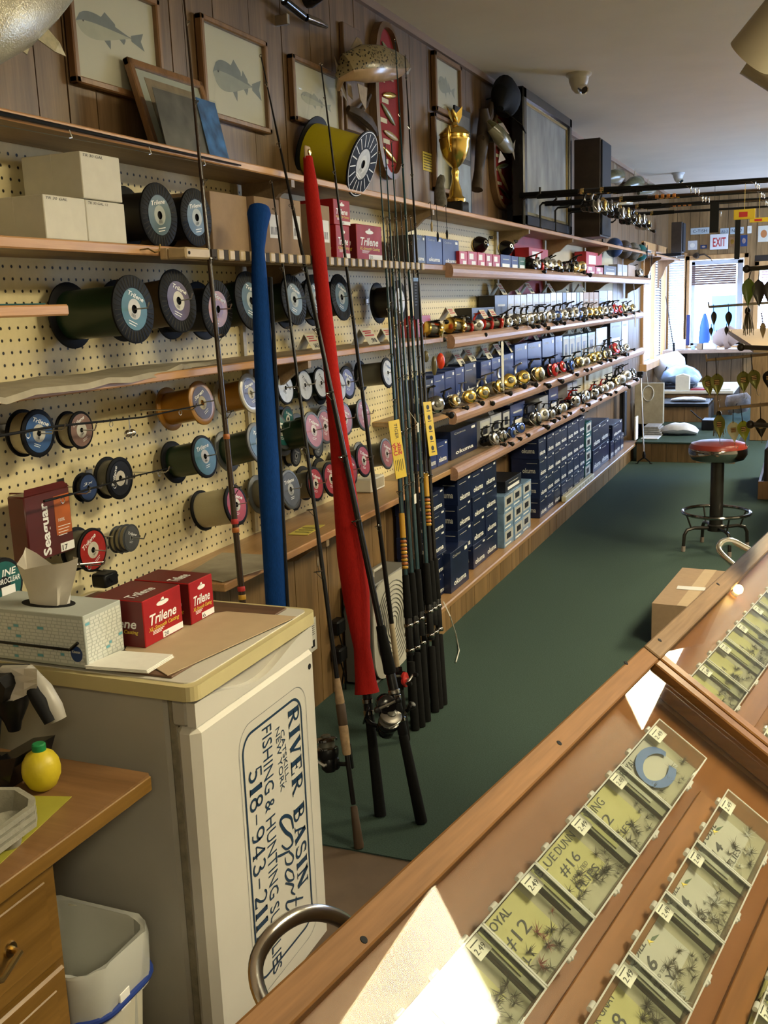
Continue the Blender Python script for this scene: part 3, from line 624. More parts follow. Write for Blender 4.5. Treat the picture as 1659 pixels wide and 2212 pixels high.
# thin rods lying on the hooks in front of the pegboard
def thin_rod(pts, x, r0, r1, label, mats_=('black_matte',)):
    q = [P(px, py, 0, x) for px, py in pts]; n = len(q); t = thing('fishing_rod_blank', label, 'fishing rod', tuple(q[0]), 'thin rods lying along the pegboard')
    MB().tube(q, [r0+(r1-r0)*i/(n-1) for i in range(n)], 7).build('blank', [mats_[0]], t)
    for f in (.3, .95): c = q[0].lerp(q[-1], f); MB().tube([(0, c.y, c.z-.012), (x-.004, c.y, c.z-.008), (x+.004, c.y, c.z-.003), (x+.008, c.y, c.z+.006)], .0016, 6).build('hanger', ['steel'], t)
    for i in range(1, n):
        c = q[i-1].lerp(q[i], .6); b = MB(); b.tube([c+Vector((.0, .006*math.cos(a), -.008+.006*math.sin(a))) for a in [2*PI*k/10 for k in range(10)]], .0009, 5, closed=True); b.build('guide', ['steel'], t)
thin_rod([(-40,948),(120,921),(310,901),(437,874)], .16, .0032, .0016, 'dark thin rod across the left line spools under the papered shelf')
thin_rod([(95,1083),(160,1066),(300,1026),(372,1010)], .15, .0028, .0014, 'dark thin rod lying behind the tippet spools')
thin_rod([(140,1222),(225,1214)], .15, .0022, .002, 'short steel hook wire in front of the red filler spool', ('steel',))
# lure of silver bells hanging from the rod
p = P(278, 900, 0, .16)
t = thing('bell_lure', 'pair of little silver bells hanging before the pegboard', 'lure', tuple(p+Vector((0,0,-.05))))
MB().tube([p, p+Vector((0,0,-.03))], .0012, 6).build('wire', ['steel'], t)
for dy in (-.008, .008): MB().sphere(p+Vector((0, dy, -.037)), .0085, 0).build('bell', ['chrome'], t)
# big yellow spool on the top shelf
t, pf, ax, R = spool((784,355), (672,322), 140, 'line_yellow', 'flange_black', 'white', 'giant yellow line spool lying on the topmost shelf', '', False, .02, barrel=.80, lr=.46, inner=.30, hook=False, group='spools on shelves')
side = Vector((0,0,1)).cross(ax).normalized(); up = ax.cross(side); b = MB()
mat('spoke_white', (0.75, 0.75, 0.75), 0.4)
for k in range(18):
    a = 2*PI*(k+.5)/18; d = side*math.cos(a)+up*math.sin(a); b.ribbon([pf+ax*.001+d*R*.52, pf+ax*.001+d*R*.90], R*.035, 0, ax)
pts = [pf+ax*.001+(side*math.cos(2*PI*k/48)+up*math.sin(2*PI*k/48))*R*.955 for k in range(49)]
b.ribbon(pts, R*.025, 0, ax); b.build('spoke_print', ['spoke_white'], t)
# two Trilene spools standing on the carton shelf
for (fx, fy, dp, nm) in ((345,465,136,'left'), (425,470,122,'right')):
    spool((fx,fy), None, dp, 'line_black', A, 'lake', 'black spool with teal label standing on the carton shelf, %s of two' % nm, 'Trilene', True, .045 if nm == 'left' else .05, .10, hook=False, group='spools on shelves', rot=.15)

# ------------------------------------------------------------------ cartons on the second shelf
def carton(mb, ya, yb, za, zb, xa, xb, m=0): return mb.box((xa, ya, za), (xb, yb, zb), m, .0015)
def shelf_box(pl, pr, ptop, ztop, xf, depth, pybase=None):
    """y range and height of a box whose +x face stands at xf on a shelf"""
    zc = ztop; yl = P(pl[0], pl[1], 0, xf).y; yr = P(pr[0], pr[1], 0, xf).y; h = P(ptop[0], ptop[1], 0, xf).z-ztop
    return yl, yr, h
def white_carton(pl, pr, ptop, zb, xf, depth, label, txt):
    ya, yb, h = shelf_box(pl, pr, ptop, zb, xf, depth)
    b = carton(MB(), ya, yb, zb, zb+h, xf-depth, xf)
    b.box((xf-depth*.5-.001, ya-.0004, zb+h*.35), (xf-depth*.5+.001, ya, zb+h))
    b.text(txt, (xf+.0006, ya+(yb-ya)*.06, zb+h*.9), (0, (yb-ya)*.5, 0), (0, 0, h*.06), 1)
    return solo(b, 'white_carton', ['white_card', 'ink'], label, 'box', 'white cartons on the shelf')
white_carton((101,512), (191,517), (95,419), S2T+.001, .185, .15, 'white carton at the lower left of the stack on the shelf', 'TR 30 GAL')
white_carton((192,517), (275,525), (188,431), S2T+.001, .185, .15, 'white carton at the lower right of the stack, by the spools', 'TR 30 GAL 12')
zt = P(95, 419, 0, .185).z
white_carton((181,425), (265,433), (175,326), zt+.002, .185, .15, 'white carton on top of the two others', 'TR 30 GAL')
mat('sticker_white', (0.66, 0.64, 0.58), 0.5)
def brown_carton(px0, px1, pyt, label, stk=True, xf=.17, depth=.15):
    pyb = 548; ya = P(px0, pyb, 0, xf).y; yb = P(px1, pyb+5, 0, xf).y; h = P(px0, pyt, 0, xf).z-S2T
    b = carton(MB(), ya, yb, S2T+.001, S2T+h, xf-depth, xf)
    if stk:
        b.box((xf, ya+(yb-ya)*.55, S2T+h*.3), (xf+.0006, ya+(yb-ya)*.92, S2T+h*.72), 1)
        for k in range(5): b.box((xf+.0006, ya+(yb-ya)*(.60+.055*k), S2T+h*.36), (xf+.0009, ya+(yb-ya)*(.62+.055*k), S2T+h*.5), 2)
    return solo(b, 'cardboard_carton', ['cardboard', 'sticker_white', 'ink'], label, 'box', 'brown cartons on the shelf')
brown_carton(462, 540, 413, 'big plain brown carton right of the black spools', False, .15)
brown_carton(556, 609, 424, 'brown carton with barcode sticker behind the blue sock')
brown_carton(611, 655, 428, 'brown carton with barcode sticker left of the red sock')
brown_carton(676, 716, 440, 'brown carton with barcode sticker right of the red sock')
# red printed boxes
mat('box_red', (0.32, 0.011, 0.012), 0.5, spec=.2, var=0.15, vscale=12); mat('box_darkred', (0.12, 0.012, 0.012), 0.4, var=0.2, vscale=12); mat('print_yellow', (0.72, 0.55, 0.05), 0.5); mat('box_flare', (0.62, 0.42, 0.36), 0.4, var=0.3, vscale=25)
def trilene_box(ya, yb, za, zb, xa, xb, label, num='20', dark=False, group='red line boxes'):
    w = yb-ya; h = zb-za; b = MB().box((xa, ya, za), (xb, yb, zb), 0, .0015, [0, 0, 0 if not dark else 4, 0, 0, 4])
    x = xb+.0006
    b.text('Trilene', (x, ya+w*.14, za+h*.42), (0, w*.70, 0), (0, 0, h*.22), 1)
    b.text('XL-Smooth Casting', (x, ya+w*.10, za+h*.29), (0, w*.80, 0), (0, 0, h*.085), 2)
    b.prism([(w*.16*math.cos(a), h*.055*math.sin(a)) for a in [2*PI*k/18 for k in range(18)]], frame((x-.0004, ya+w*.5, za+h*.80), (0,1,0), (0,0,1)), .0004, 1)
    b.prism([(-w*.06, 0), (w*.05, 0), (w*.03, h*.07), (-w*.02, h*.06)], frame((x-.0004, ya+w*.5, za+h*.84), (0,1,0), (0,0,1)), .0004, 1)
    b.box((xb, ya+w*.45, za+h*.03), (x-.0002, yb-w*.01, za+h*.17), 1)
    b.text(num, (x+.0002, ya+w*.48, za+h*.05), (0, w*.12, 0), (0, 0, h*.085), 3)
    for k in range(3): b.box((xb, ya+w*.2, za+h*(.20+.03*k)), (x-.0002, ya+w*(.42+.04*k), za+h*(.212+.03*k)), 1)
    # end face (towards the viewer) and top print
    b.text('Trilene', (xa+(xb-xa)*.15, ya-.0006, za+h*.40), ((xb-xa)*.7, 0, 0), (0, 0, h*.20), 1)
    b.text('XL-Smooth Casting', (xa+(xb-xa)*.12, ya-.0006, za+h*.28), ((xb-xa)*.76, 0, 0), (0, 0, h*.08), 2)
    b.text('Trilene', (xb-(xb-xa)*.25, ya+w*.1, zb+.0006), (0, w*.6, 0), (-(xb-xa)*.2, 0, 0), 1)
    return solo(b, 'line_box', ['box_red', 'print_white', 'print_yellow', 'ink', 'box_darkred'], label, 'box', group)
def tri_px(px0, px1, pyb, pyt, xf, depth, zb, label, **k):
    ya = P(px0, pyb, 0, xf).y; yb = P(px1, pyb, 0, xf).y; zt2 = P((px0+px1)/2, pyt, 0, xf).z
    return trilene_box(ya, yb, zb, zt2, xf-depth, xf, label, **k)
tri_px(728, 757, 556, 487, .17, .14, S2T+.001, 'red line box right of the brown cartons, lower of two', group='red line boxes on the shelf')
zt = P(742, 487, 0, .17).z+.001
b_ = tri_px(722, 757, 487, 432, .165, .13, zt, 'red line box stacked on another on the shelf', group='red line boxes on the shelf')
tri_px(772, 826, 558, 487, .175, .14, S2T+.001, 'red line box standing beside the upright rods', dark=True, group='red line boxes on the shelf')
# papers on the third shelf
mat('newsprint', (0.34, 0.30, 0.22), 0.8, var=0.15, vscale=25)
b = MB(); n = 18
rw = random.Random(5)
g = [[None]*3 for _ in range(n)]
for i in range(n):
    yy = .95+1.35*i/(n-1); e = .232-.09*(i/(n-1))**3
    for j, xx in enumerate((.03, .15, e)): g[i][j] = (xx, yy, S3T+.004+(0.010*rw.random() if j == 2 else .006*rw.random())-(.012*rw.random() if j == 2 else 0))
for i in range(n-1):
    for j in range(2): b.poly([g[i][j], g[i][j+1], g[i+1][j+1], g[i+1][j]])
    b.poly([g[i][2], g[i+1][2], (g[i+1][2][0]+.003, g[i+1][2][1], g[i+1][2][2]-.012), (g[i][2][0]+.003, g[i][2][1], g[i][2][2]-.012)])
solo(b, 'newspaper_sheets', ['newsprint'], 'crumpled newspaper sheets covering the third shelf on the left', 'newspaper')
def price_tent(c, w, d, h, label, big='.98', group='price tents'):
    """folded shelf card"""
    x, y, z = c; b = MB()
    b.poly([(x+d, y-w/2, z), (x+d, y+w/2, z), (x, y+w/2, z+h), (x, y-w/2, z+h)], 0); b.poly([(x-d, y-w/2, z), (x-d, y+w/2, z), (x, y+w/2, z+h), (x, y-w/2, z+h)], 0)
    n = Vector((h, 0, d)).normalized()*.0006; ex = Vector((0,1,0)); up = Vector((-d, 0, h))
    o = Vector((x+d, y-w/2, z))+n
    b.text(big, o+ex*w*.35+up*.12, ex*w*.5, up*.25, 1)
    for k, (a, q_, hh) in enumerate(((.12, .8, .05), (.2, .6, .05))): b.ribbon([o+ex*w*a+up*(.82-.12*k), o+ex*w*(a+q_*.9)+up*(.82-.12*k)], w*.05, 2, n.normalized())
    b.ribbon([o+ex*w*.1+up*.55, o+ex*w*.9+up*.55], w*.05, 2, n.normalized())
    return solo(b, 'price_card', ['card_cream', 'ink', 'ink_red'], label, 'price card', group)
mat('card_cream', (0.62, 0.58, 0.44), 0.7); mat('card_yellow', (0.60, 0.50, 0.10), 0.7)
p = P(790, 745, 0, .12); price_tent((p.x, p.y, S3T+.001), .10, .035, .055, 'folded price card on the papered shelf reading 98')
p = P(825, 740, 0, .12); price_tent((p.x, p.y+.04, S3T+.001), .09, .03, .05, 'second folded price card beside the upright rods')
p = P(668, 745, 0, .06); price_tent((p.x, p.y, S3T+.001), .07, .03, .05, 'blank folded card behind the red sock on the papered shelf', 'SALE')
# reddish package hanging on the left, packet in the corner
x = .10; ya = P(58, 1140, 0, x).y; yb = P(158, 1140, 0, x).y; za = P(100, 1208, 0, x).z; zb = P(100, 1062, 0, x).z
mat('pack_maroon', (0.085, 0.012, 0.012), 0.3, var=0.2, vscale=15); mat('pack_orange', (0.42, 0.10, 0.02), 0.3, var=0.4, vscale=12)
w = yb-ya; h = zb-za
b = MB().box((.055, ya, za), (x, yb, zb), 0, .003).box((x, ya+w*.62, za+h*.3), (x+.0004, yb-w*.03, zb-h*.1), 1).box((x, ya+w*.68, za+h*.03), (x+.0006, yb-w*.01, za+h*.16), 2)
b.poly([(x, ya, zb), (x, yb, zb), (.09, yb-w*.05, zb+.012), (.09, ya+w*.1, zb+.012)], 0)
b.text('Seaguar', (x+.0008, ya+w*.46, za+h*.05), (0, 0, h*.80), (0, -w*.17, 0), 2); b.text('17', (x+.001, ya+w*.71, za+h*.05), (0, w*.12, 0), (0, 0, h*.08), 3)
b.text('100%', (x+.0008, ya+w*.68, za+h*.50), (0, w*.14, 0), (0, 0, h*.05), 2)
for k in range(4): b.box((x, ya+w*.66, za+h*(.42-.045*k)), (x+.0007, yb-w*(.06+.03*k), za+h*(.43-.045*k)), 2)
b.tube([(0, (ya+yb)/2, zb-.008), (.06, (ya+yb)/2, zb-.006)], .002, 6); solo(b, 'leader_package', ['pack_maroon', 'pack_orange', 'print_white', 'ink'], 'dark red boxed leader line hanging on the pegboard, lettered up its side', 'package')
p = P(8, 1262, 0, .16); R = 58*mpp(p)
b = MB().lathe(p, (1,0,0), [(0, -.03), (R, -.03), (R, 0), (R*.96, .002), (0, .002)], 36, 0)
b.lathe(p, (1,0,0), [(R*.86, .0026), (R*.3, .0026)], 30, 1); b.text('INE', p+Vector((.003, -R*.1, R*.30)), (0, R*.75, 0), (0, 0, R*.25), 2); b.text('OROCLEAR', p+Vector((.003, -R*.35, R*.02)), (0, R*1.15, 0), (0, 0, R*.20), 2)
b.box((p.x, p.y-R*.2, p.z-R*.5), (p.x+.0035, p.y+R*.5, p.z-R*.1), 2)
b.tube([(0, p.y, p.z+R*.5), (p.x-.028, p.y, p.z+R*.5)], .002, 6); solo(b, 'leader_packet', ['black_plastic', 'label_teal', 'print_white'], 'round black leader packet behind the tissue box', 'package')
# items on the ledge
mat('card_tan', (0.45, 0.33, 0.20), 0.75, var=0.04, vscale=30)
za = S5T+.0015
b = MB(); q = [P(px, py, 2, za) for px, py in ((405,1240),(480,1195),(578,1200),(575,1228),(480,1258))]
b.prism([(v.x, v.y) for v in q], Matrix.Translation((0,0,za)), .002, 0); solo(b, 'paper_sheet', ['newsprint'], 'loose printed sheet on the ledge behind the red boxes', 'paper')
b = MB(); q = [P(px, py, 2, za) for px, py in ((622,1155),(660,1135),(702,1134),(665,1156))]
b.prism([(v.x, v.y) for v in q], Matrix.Translation((0,0,za)), .001, 0)
m_ = (q[0]+q[1]+q[2]+q[3])/4
for k in range(3): b.ribbon([q[0].lerp(q[1], .25+.22*k)+(q[3]-q[0])*.12+Vector((0,0,.0015)), q[0].lerp(q[1], .25+.22*k)+(q[3]-q[0])*.85+Vector((0,0,.0015))], .008, 1)
solo(b, 'yellow_sign', ['card_yellow', 'ink'], 'small yellow notice lying on the ledge', 'sign')
p = P(798, 1060, 2, S5T); b = MB().box((p.x-.05, p.y-.05, S5T+.001), (p.x+.03, p.y+.08, S5T+.05), 0, .004); b.box((p.x+.03, p.y-.04, S5T+.01), (p.x+.031, p.y+.07, S5T+.045), 1)
solo(b, 'plastic_bag_packet', ['white_plastic', 'newsprint'], 'pale packet on the ledge right of the red sock', 'packet')
# ------------------------------------------------------------------ pictures and mounts above the top shelf
mat('print_paper', (0.56, 0.53, 0.44), 0.6, var=0.03, vscale=9); mat('fish_blue', (0.17, 0.19, 0.20), 0.6, var=0.15, vscale=40); mat('fish_grey', (0.30, 0.31, 0.28), 0.6, var=0.12, vscale=40); mat('fish_pale', (0.42, 0.41, 0.33), 0.6, var=0.08, vscale=30)
MATS['picture_glass'] = clear_plastic('picture_glass', (0.97, 0.98, 0.97), 0.015, 0.03, 0.05)
def fish_outline(L, H, deep=.5, fork=.18, n=14):
    top = []; bot = []
    for i in range(n+1):
        s = i/n; f = math.sin(PI*min(1, s*1.05)**.62)*(1-.35*s)
        top.append((-L/2+L*.82*s, H*.5*f+H*.02)); bot.append((-L/2+L*.82*s, -H*.5*f*.95-H*.02))
    tail = [(L*.32, H*.06), (L*.5, H*.36), (L*.45, 0), (L*.5, -H*.36), (L*.32, -H*.06)]
    return top, bot, tail
def fish_print(b, o, ex, ey, L, H, body=1, back=2, spiny=True):
    N = ex.cross(ey).normalized()
    top, bot, tail = fish_outline(L, H); tail = [(p[0]*.98-.0, p[1]*.9) for p in tail]; tail[0] = (L*.29, H*.10); tail[4] = (L*.29, -H*.10)
    W = lambda p, e: o+ex*p[0]+ey*p[1]+N*e
    for i in range(len(top)-1):
        m0 = (top[i][0], top[i][1]*.25); m1 = (top[i+1][0], top[i+1][1]*.25)
        b.poly([W(bot[i], .0004), W(bot[i+1], .0004), W(m1, .0004), W(m0, .0004)], body); b.poly([W(m0, .0004), W(m1, .0004), W(top[i+1], .0004), W(top[i], .0004)], back)
    b.poly([W(p, .0005) for p in (tail[0], tail[1], tail[2])], back); b.poly([W(p, .0005) for p in (tail[2], tail[3], tail[4])], back); b.poly([W(p, .0005) for p in (tail[0], tail[2], tail[4])], back)
    def hb(x):
        for q in range(len(top)-1):
            if top[q+1][0] >= x: f = (x-top[q][0])/(top[q+1][0]-top[q][0]); return top[q][1]*(1-f)+top[q+1][1]*f
        return 0
    def fn(x0, x1, x2, h, sg): b.poly([W(p, .0003) for p in ((x0, sg*hb(x0)*.8), (x1, sg*(hb(x1)+h)), (x2, sg*(hb(x2)+h*.35)), (x2, sg*hb(x2)*.8))], back)
    fn(-L*.16, -L*.08, L*.06, H*.26, 1)
    if spiny: fn(L*.07, L*.10, L*.20, H*.22, 1)
    fn(-L*.14, -L*.04, -L*.03, H*.30, -1); fn(L*.10, L*.17, L*.20, H*.20, -1)
    b.prism([(H*.035*math.cos(a), H*.035*math.sin(a)) for a in [2*PI*k/10 for k in range(10)]], frame(W((-L*.40, H*.08), .0006), ex, ey), .0003, 3)
def picture(label, yl, yr, zb, zt, w=.016, d=.022, x=.004, tilt=0.0, fishL=.62, fishH=.30, fc=(.5, .5), rot=-.12, fm=('fish_pale', 'fish_blue'), spiny=True, mframe='frame_wood', cat='picture'):
    t = thing('framed_print', label, cat, (x, (yl+yr)/2, zb), 'framed fish prints')
    M = Matrix.Translation((x, 0, zb)) @ Matrix.Rotation(tilt, 4, 'Y') @ Matrix.Translation((-x, 0, -zb))
    b = MB(); b.M = M
    for a, c in (((x, yl, zb), (x+d, yl+w, zt)), ((x, yr-w, zb), (x+d, yr, zt)), ((x, yl, zb), (x+d, yr, zb+w)), ((x, yl, zt-w), (x+d, yr, zt))): b.box(a, c, 0, .003)
    b.build('frame', [mframe], t)
    b = MB(); b.M = M; b.box((x, yl+w, zb+w), (x+d*.35, yr-w, zt-w), 0)
    if fishL:
        W = yr-yl; H = zt-zb; ex = Vector((0, math.cos(rot), math.sin(rot))); ey = Vector((0, -math.sin(rot), math.cos(rot)))
        fish_print(b, Vector((x+d*.35, yl+W*fc[0], zb+H*fc[1])), ex, ey, W*fishL, H*fishH, 1, 2, spiny)
    b.build('artwork', ['print_paper', fm[0], fm[1], 'ink'], t)
    b = MB(); b.M = M; b.box((x+d*.5, yl+w, zb+w), (x+d*.55, yr-w, zt-w)); b.build('glass', ['picture_glass'], t)
    return t, M
def rect(pxl, pxr, pyb, pyt, x=.02):
    """y and z extents from left / right / bottom / top pixels"""
    return P(pxl[0], pxl[1], 0, x).y, P(pxr[0], pxr[1], 0, x).y, P(pyb[0], pyb[1], 0, x).z, P(pyt[0], pyt[1], 0, x).z
yl, yr, zb, zt = rect((163,180), (348,100), (240,199), (180,-70)); picture('framed print of a shad, leftmost above the top shelf', yl, yr, zb, zt, fishL=.74, fishH=.25, fc=(.46, .55), rot=.02, fm=('fish_pale', 'fish_blue'), spiny=False)
yl, yr, zb, zt = rect((437,140), (580,190), (583,290), (500,58)); picture('framed print of a blue-grey bass between rods', yl, yr, zb, zt, fishL=.74, fishH=.34, fc=(.55, .47), rot=-.02, fm=('fish_grey', 'fish_blue'))
yl, yr, zb, zt = rect((633,200), (738,210), (735,292), (680,138)); picture('framed print of a pale fish behind the giant yellow spool', yl, yr, zb, zt, fishL=.62, fishH=.2, fc=(.5, .42), rot=-.03, fm=('fish_pale', 'fish_grey'))
yl, yr, zb, zt = rect((939,180), (996,180), (965,250), (965,125)); picture('small framed print of a sunfish near the ceiling', yl, yr, zb, zt, w=.022, fishL=.62, fishH=.3, fc=(.5, .5), rot=-.05, fm=('fish_grey', 'fish_grey'))
yl, yr, zb, zt = rect((939,330), (990,330), (965,418), (965,255)); picture('dark framed picture half hidden behind the gold trophy', yl, yr, zb, zt, w=.02, fishL=0, mframe='frame_wood')
# framed photo leaning on the shelf with plastic sleeves before it
mat('photo_dark', (0.09, 0.085, 0.075), 0.35, var=0.9, vscale=14); mat('photo_mat', (0.40, 0.42, 0.38), 0.5); mat('photo_sepia', (0.22, 0.16, 0.10), 0.4, var=0.5, vscale=25); mat('sleeve_blue', (0.04, 0.15, 0.40), 0.2, var=0.9, vscale=22); mat('sleeve_white', (0.55, 0.56, 0.56), 0.2, var=0.5, vscale=30)
x = .10; yl, yr, zb, zt = rect((338,305), (487,250), (420,322), (395,130), .10); zb = S1T+.001
t = thing('leaning_frame', 'brown framed photograph leaning on the topmost shelf', 'picture', (x, (yl+yr)/2, zb))
M = Matrix.Translation((x, 0, zb)) @ Matrix.Rotation(-.28, 4, 'Y') @ Matrix.Translation((-x, 0, -zb)); w = .02; d = .018
b = MB(); b.M = M
for a, c in (((x-d, yl, zb), (x, yl+w, zt)), ((x-d, yr-w, zb), (x, yr, zt)), ((x-d, yl, zb), (x, yr, zb+w)), ((x-d, yl, zt-w), (x, yr, zt))): b.box(a, c, 0, .003)
b.build('frame', ['frame_wood'], t)
b = MB(); b.M = M; W = yr-yl; H = zt-zb
b.box((x-d, yl+w, zb+w), (x-d*.5, yr-w, zt-w), 0); b.box((x-d*.5, yl+W*.18, zb+H*.12), (x-d*.45, yr-W*.18, zt-H*.16), 1)
b.build('photograph', ['photo_mat', 'photo_sepia'], t)
b = MB(); b.M = M; b.box((x-d*.3, yl+w, zb+w), (x-d*.25, yr-w, zt-w)); b.build('glass', ['picture_glass'], t)
MATS['sleeve_clear'] = clear_plastic('sleeve_clear', (0.96, 0.97, 0.97), 0.01, 0.08, 0.12)
def sleeve(pl, pr, pb, pt, x, tilt, m, label):
    yl, yr, zb, zt = rect(pl, pr, pb, pt, x); zb = S1T+.002; M = Matrix.Translation((x, 0, zb)) @ Matrix.Rotation(tilt, 4, 'Y') @ Matrix.Translation((-x, 0, -zb))
    t = thing('plastic_sleeve', label, 'photo sleeve', (x, (yl+yr)/2, zb)); b = MB(); b.M = M; b.box((x-.002, yl+.004, zb+.002), (x-.001, yr-.004, zt-.004)); b.build('print', [m], t)
    b = MB(); b.M = M; b.box((x-.0005, yl, zb), (x, yr, zt)); b.build('cover', ['sleeve_clear'], t)
sleeve((355,260), (452,280), (400,330), (390,190), .145, -.2, 'photo_dark', 'dark photo in a shiny plastic sleeve leaning on the brown frame')
sleeve((450,280), (494,280), (470,335), (465,205), .15, -.22, 'sleeve_blue', 'blue and white picture in a plastic sleeve at the frame corner')

# fish bodies: lofted ellipses along a path, fins as thin plates
def loft(b, path, hh, ww, up=(0,0,1), seg=20, m=0, m2=None):
    path = [Vector(p) for p in path]; n = len(path); rings = []; up = Vector(up)
    for i, p in enumerate(path):
        t = (path[min(i+1,n-1)]-path[max(i-1,0)]).normalized(); a = t.cross(up).normalized(); u = a.cross(t).normalized()
        rings.append(b._a([p+a*math.cos(2*PI*k/seg)*ww[i]+u*math.sin(2*PI*k/seg)*hh[i] for k in range(seg)]))
    for i in range(n-1):
        for k in range(seg):
            low = m2 is not None and math.sin(2*PI*(k+.5)/seg) < -.25
            b.face((rings[i]+k, rings[i]+(k+1)%seg, rings[i+1]+(k+1)%seg, rings[i+1]+k), m2 if low else m, True)
    b.face([rings[0]+k for k in range(seg)][::-1], m); b.face([rings[-1]+k for k in range(seg)], m); return b
def fin(b, pts, th=.002, m=0):
    pts = [Vector(p) for p in pts]; n = (pts[1]-pts[0]).cross(pts[2]-pts[0]).normalized()*th/2
    i = b._a([p+n for p in pts]); j = b._a([p-n for p in pts]); k = len(pts); b.face(range(i, i+k), m); b.face([j+k-1-q for q in range(k)], m)
    for q in range(k): b.face((i+q, i+(q+1)%k, j+(q+1)%k, j+q), m)
    return b
def speckled(name, base, spot, scale, thr, rough=.22):
    m = bpy.data.materials.new(name); m.use_nodes = True; nt = m.node_tree; n = nt.nodes; l = nt.links; bs = n['Principled BSDF']; bs.inputs['Roughness'].default_value = rough
    g = n.new('ShaderNodeNewGeometry'); v = n.new('ShaderNodeTexVoronoi'); v.inputs['Scale'].default_value = scale; l.new(g.outputs['Position'], v.inputs['Vector'])
    r = n.new('ShaderNodeMapRange'); r.inputs['From Min'].default_value = thr; r.inputs['From Max'].default_value = thr+.06; l.new(v.outputs['Distance'], r.inputs['Value'])
    x_ = n.new('ShaderNodeMix'); x_.data_type = 'RGBA'; x_.inputs[6].default_value = (*spot, 1); x_.inputs[7].default_value = (*base, 1); l.new(r.outputs[0], x_.inputs[0]); l.new(x_.outputs[2], bs.inputs['Base Color'])
    MATS[name] = m
speckled('trout_side', (0.22, 0.17, 0.085), (0.02, 0.014, 0.008), 95, .30); mat('bass_jaw', (0.45, 0.43, 0.40), 0.25); mat('trout_belly', (0.42, 0.27, 0.15), 0.22, var=0.15, vscale=30); mat('fin_tan', (0.25, 0.18, 0.10), 0.35, var=0.25, vscale=60); mat('driftwood', (0.055, 0.036, 0.022), 0.6, var=0.45, vscale=25, bump=0.8, bscale=60, stretch=(1, 1, .3))
wood('plaque_wood', (0.10, 0.055, 0.025), (0.20, 0.115, 0.055), 2, 30, 0.4, 0.05)
# trout on its plaque
c = P(800, 140, 0, .10)
t = thing('mounted_trout', 'mounted spotted trout with driftwood on the paneled wall', 'fish mount', (.0, c.y, c.z-.16))
y0, y1, z0, z1 = P(745, 270, 0, .01).y, P(782, 180, 0, .01).y, P(760, 285, 0, .01).z, P(760, 60, 0, .01).z
MB().box((.003, y0, z0), (.02, y1, z1), 0, .003).build('backboard', ['plaque_wood'], t)
K = lambda px, py, x: P(px, py, 0, x)
path = [K(730,192,.05), K(734,168,.07), K(752,146,.10), K(785,138,.13), K(820,137,.14), K(850,140,.13), K(868,141,.11), K(880,142,.09)]
loft(MB(), path, [.012, .022, .046, .060, .060, .050, .034, .012], [.008, .014, .030, .038, .038, .034, .026, .012], m=0, m2=1).build('body', ['trout_side', 'trout_belly'], t)
MB().sphere(K(876,136,.115), .009, 0, 12, 8).build('eye', ['black_gloss'], t); MB().tube([K(866,152,.12), K(878,156,.11), K(886,148,.09)], [.012, .010, .004], 8).build('jaw', ['bass_jaw'], t)
fin(MB(), [K(757,104,.08), K(770,80,.08), K(778,84,.085), K(786,103,.09)]).build('dorsal_fin', ['fin_tan'], t)
fin(MB(), [K(728,165,.05), K(722,120,.05), K(733,150,.06), K(745,200,.05), K(752,222,.05), K(740,205,.05)]).build('tail_fin', ['fin_tan'], t)
fin(MB(), [K(772,180,.13), K(778,215,.13), K(790,238,.13), K(793,190,.13)]).build('pelvic_fin', ['fin_tan'], t)
fin(MB(), [K(750,180,.10), K(752,205,.10), K(762,215,.10), K(758,182,.10)]).build('anal_fin', ['fin_tan'], t)
MB().tube([K(752,235,.03), K(775,245,.05), K(795,262,.05), K(808,280,.04), K(812,292,.03)], [.012, .018, .02, .014, .008], 8).tube([K(775,245,.05), K(790,225,.04), K(800,205,.03)], [.012, .010, .006], 7).build('driftwood', ['driftwood'], t)
# silver fish in the upper left corner
mat('fish_silver', (0.50, 0.47, 0.36), 0.16, 0.25, var=0.1, vscale=25, bump=0.5, bscale=260); mat('fin_clear', (0.42, 0.38, 0.25), 0.3, var=0.3, vscale=70)
c = P(30, 40, 0, .12)
t = thing('mounted_silver_fish', 'big silver-bellied mounted fish in the upper left corner', 'fish mount', (.0, c.y, c.z-.1))
loft(MB(), [K(-260,70,.08), K(-150,55,.13), K(-60,26,.15), K(20,2,.15), K(90,-22,.13), K(150,-50,.09), K(200,-80,.05)], [.03, .080, .095, .085, .062, .036, .015], [.02, .05, .06, .056, .042, .026, .012]).build('body', ['fish_silver'], t)
fin(MB(), [K(78,48,.15), K(88,45,.15), K(128,92,.16), K(142,122,.16), K(118,112,.16), K(80,84,.16)]).build('pectoral_fin', ['fin_clear'], t)
fin(MB(), [K(33,74,.15), K(60,66,.15), K(64,100,.155), K(58,118,.155), K(45,108,.155)]).build('pelvic_fin', ['fin_clear'], t)
MB().tube([K(-20,20,.01), K(-30,60,.06), K(-25,90,.08)], [.02, .02, .02], 8).build('bracket', ['driftwood'], t)
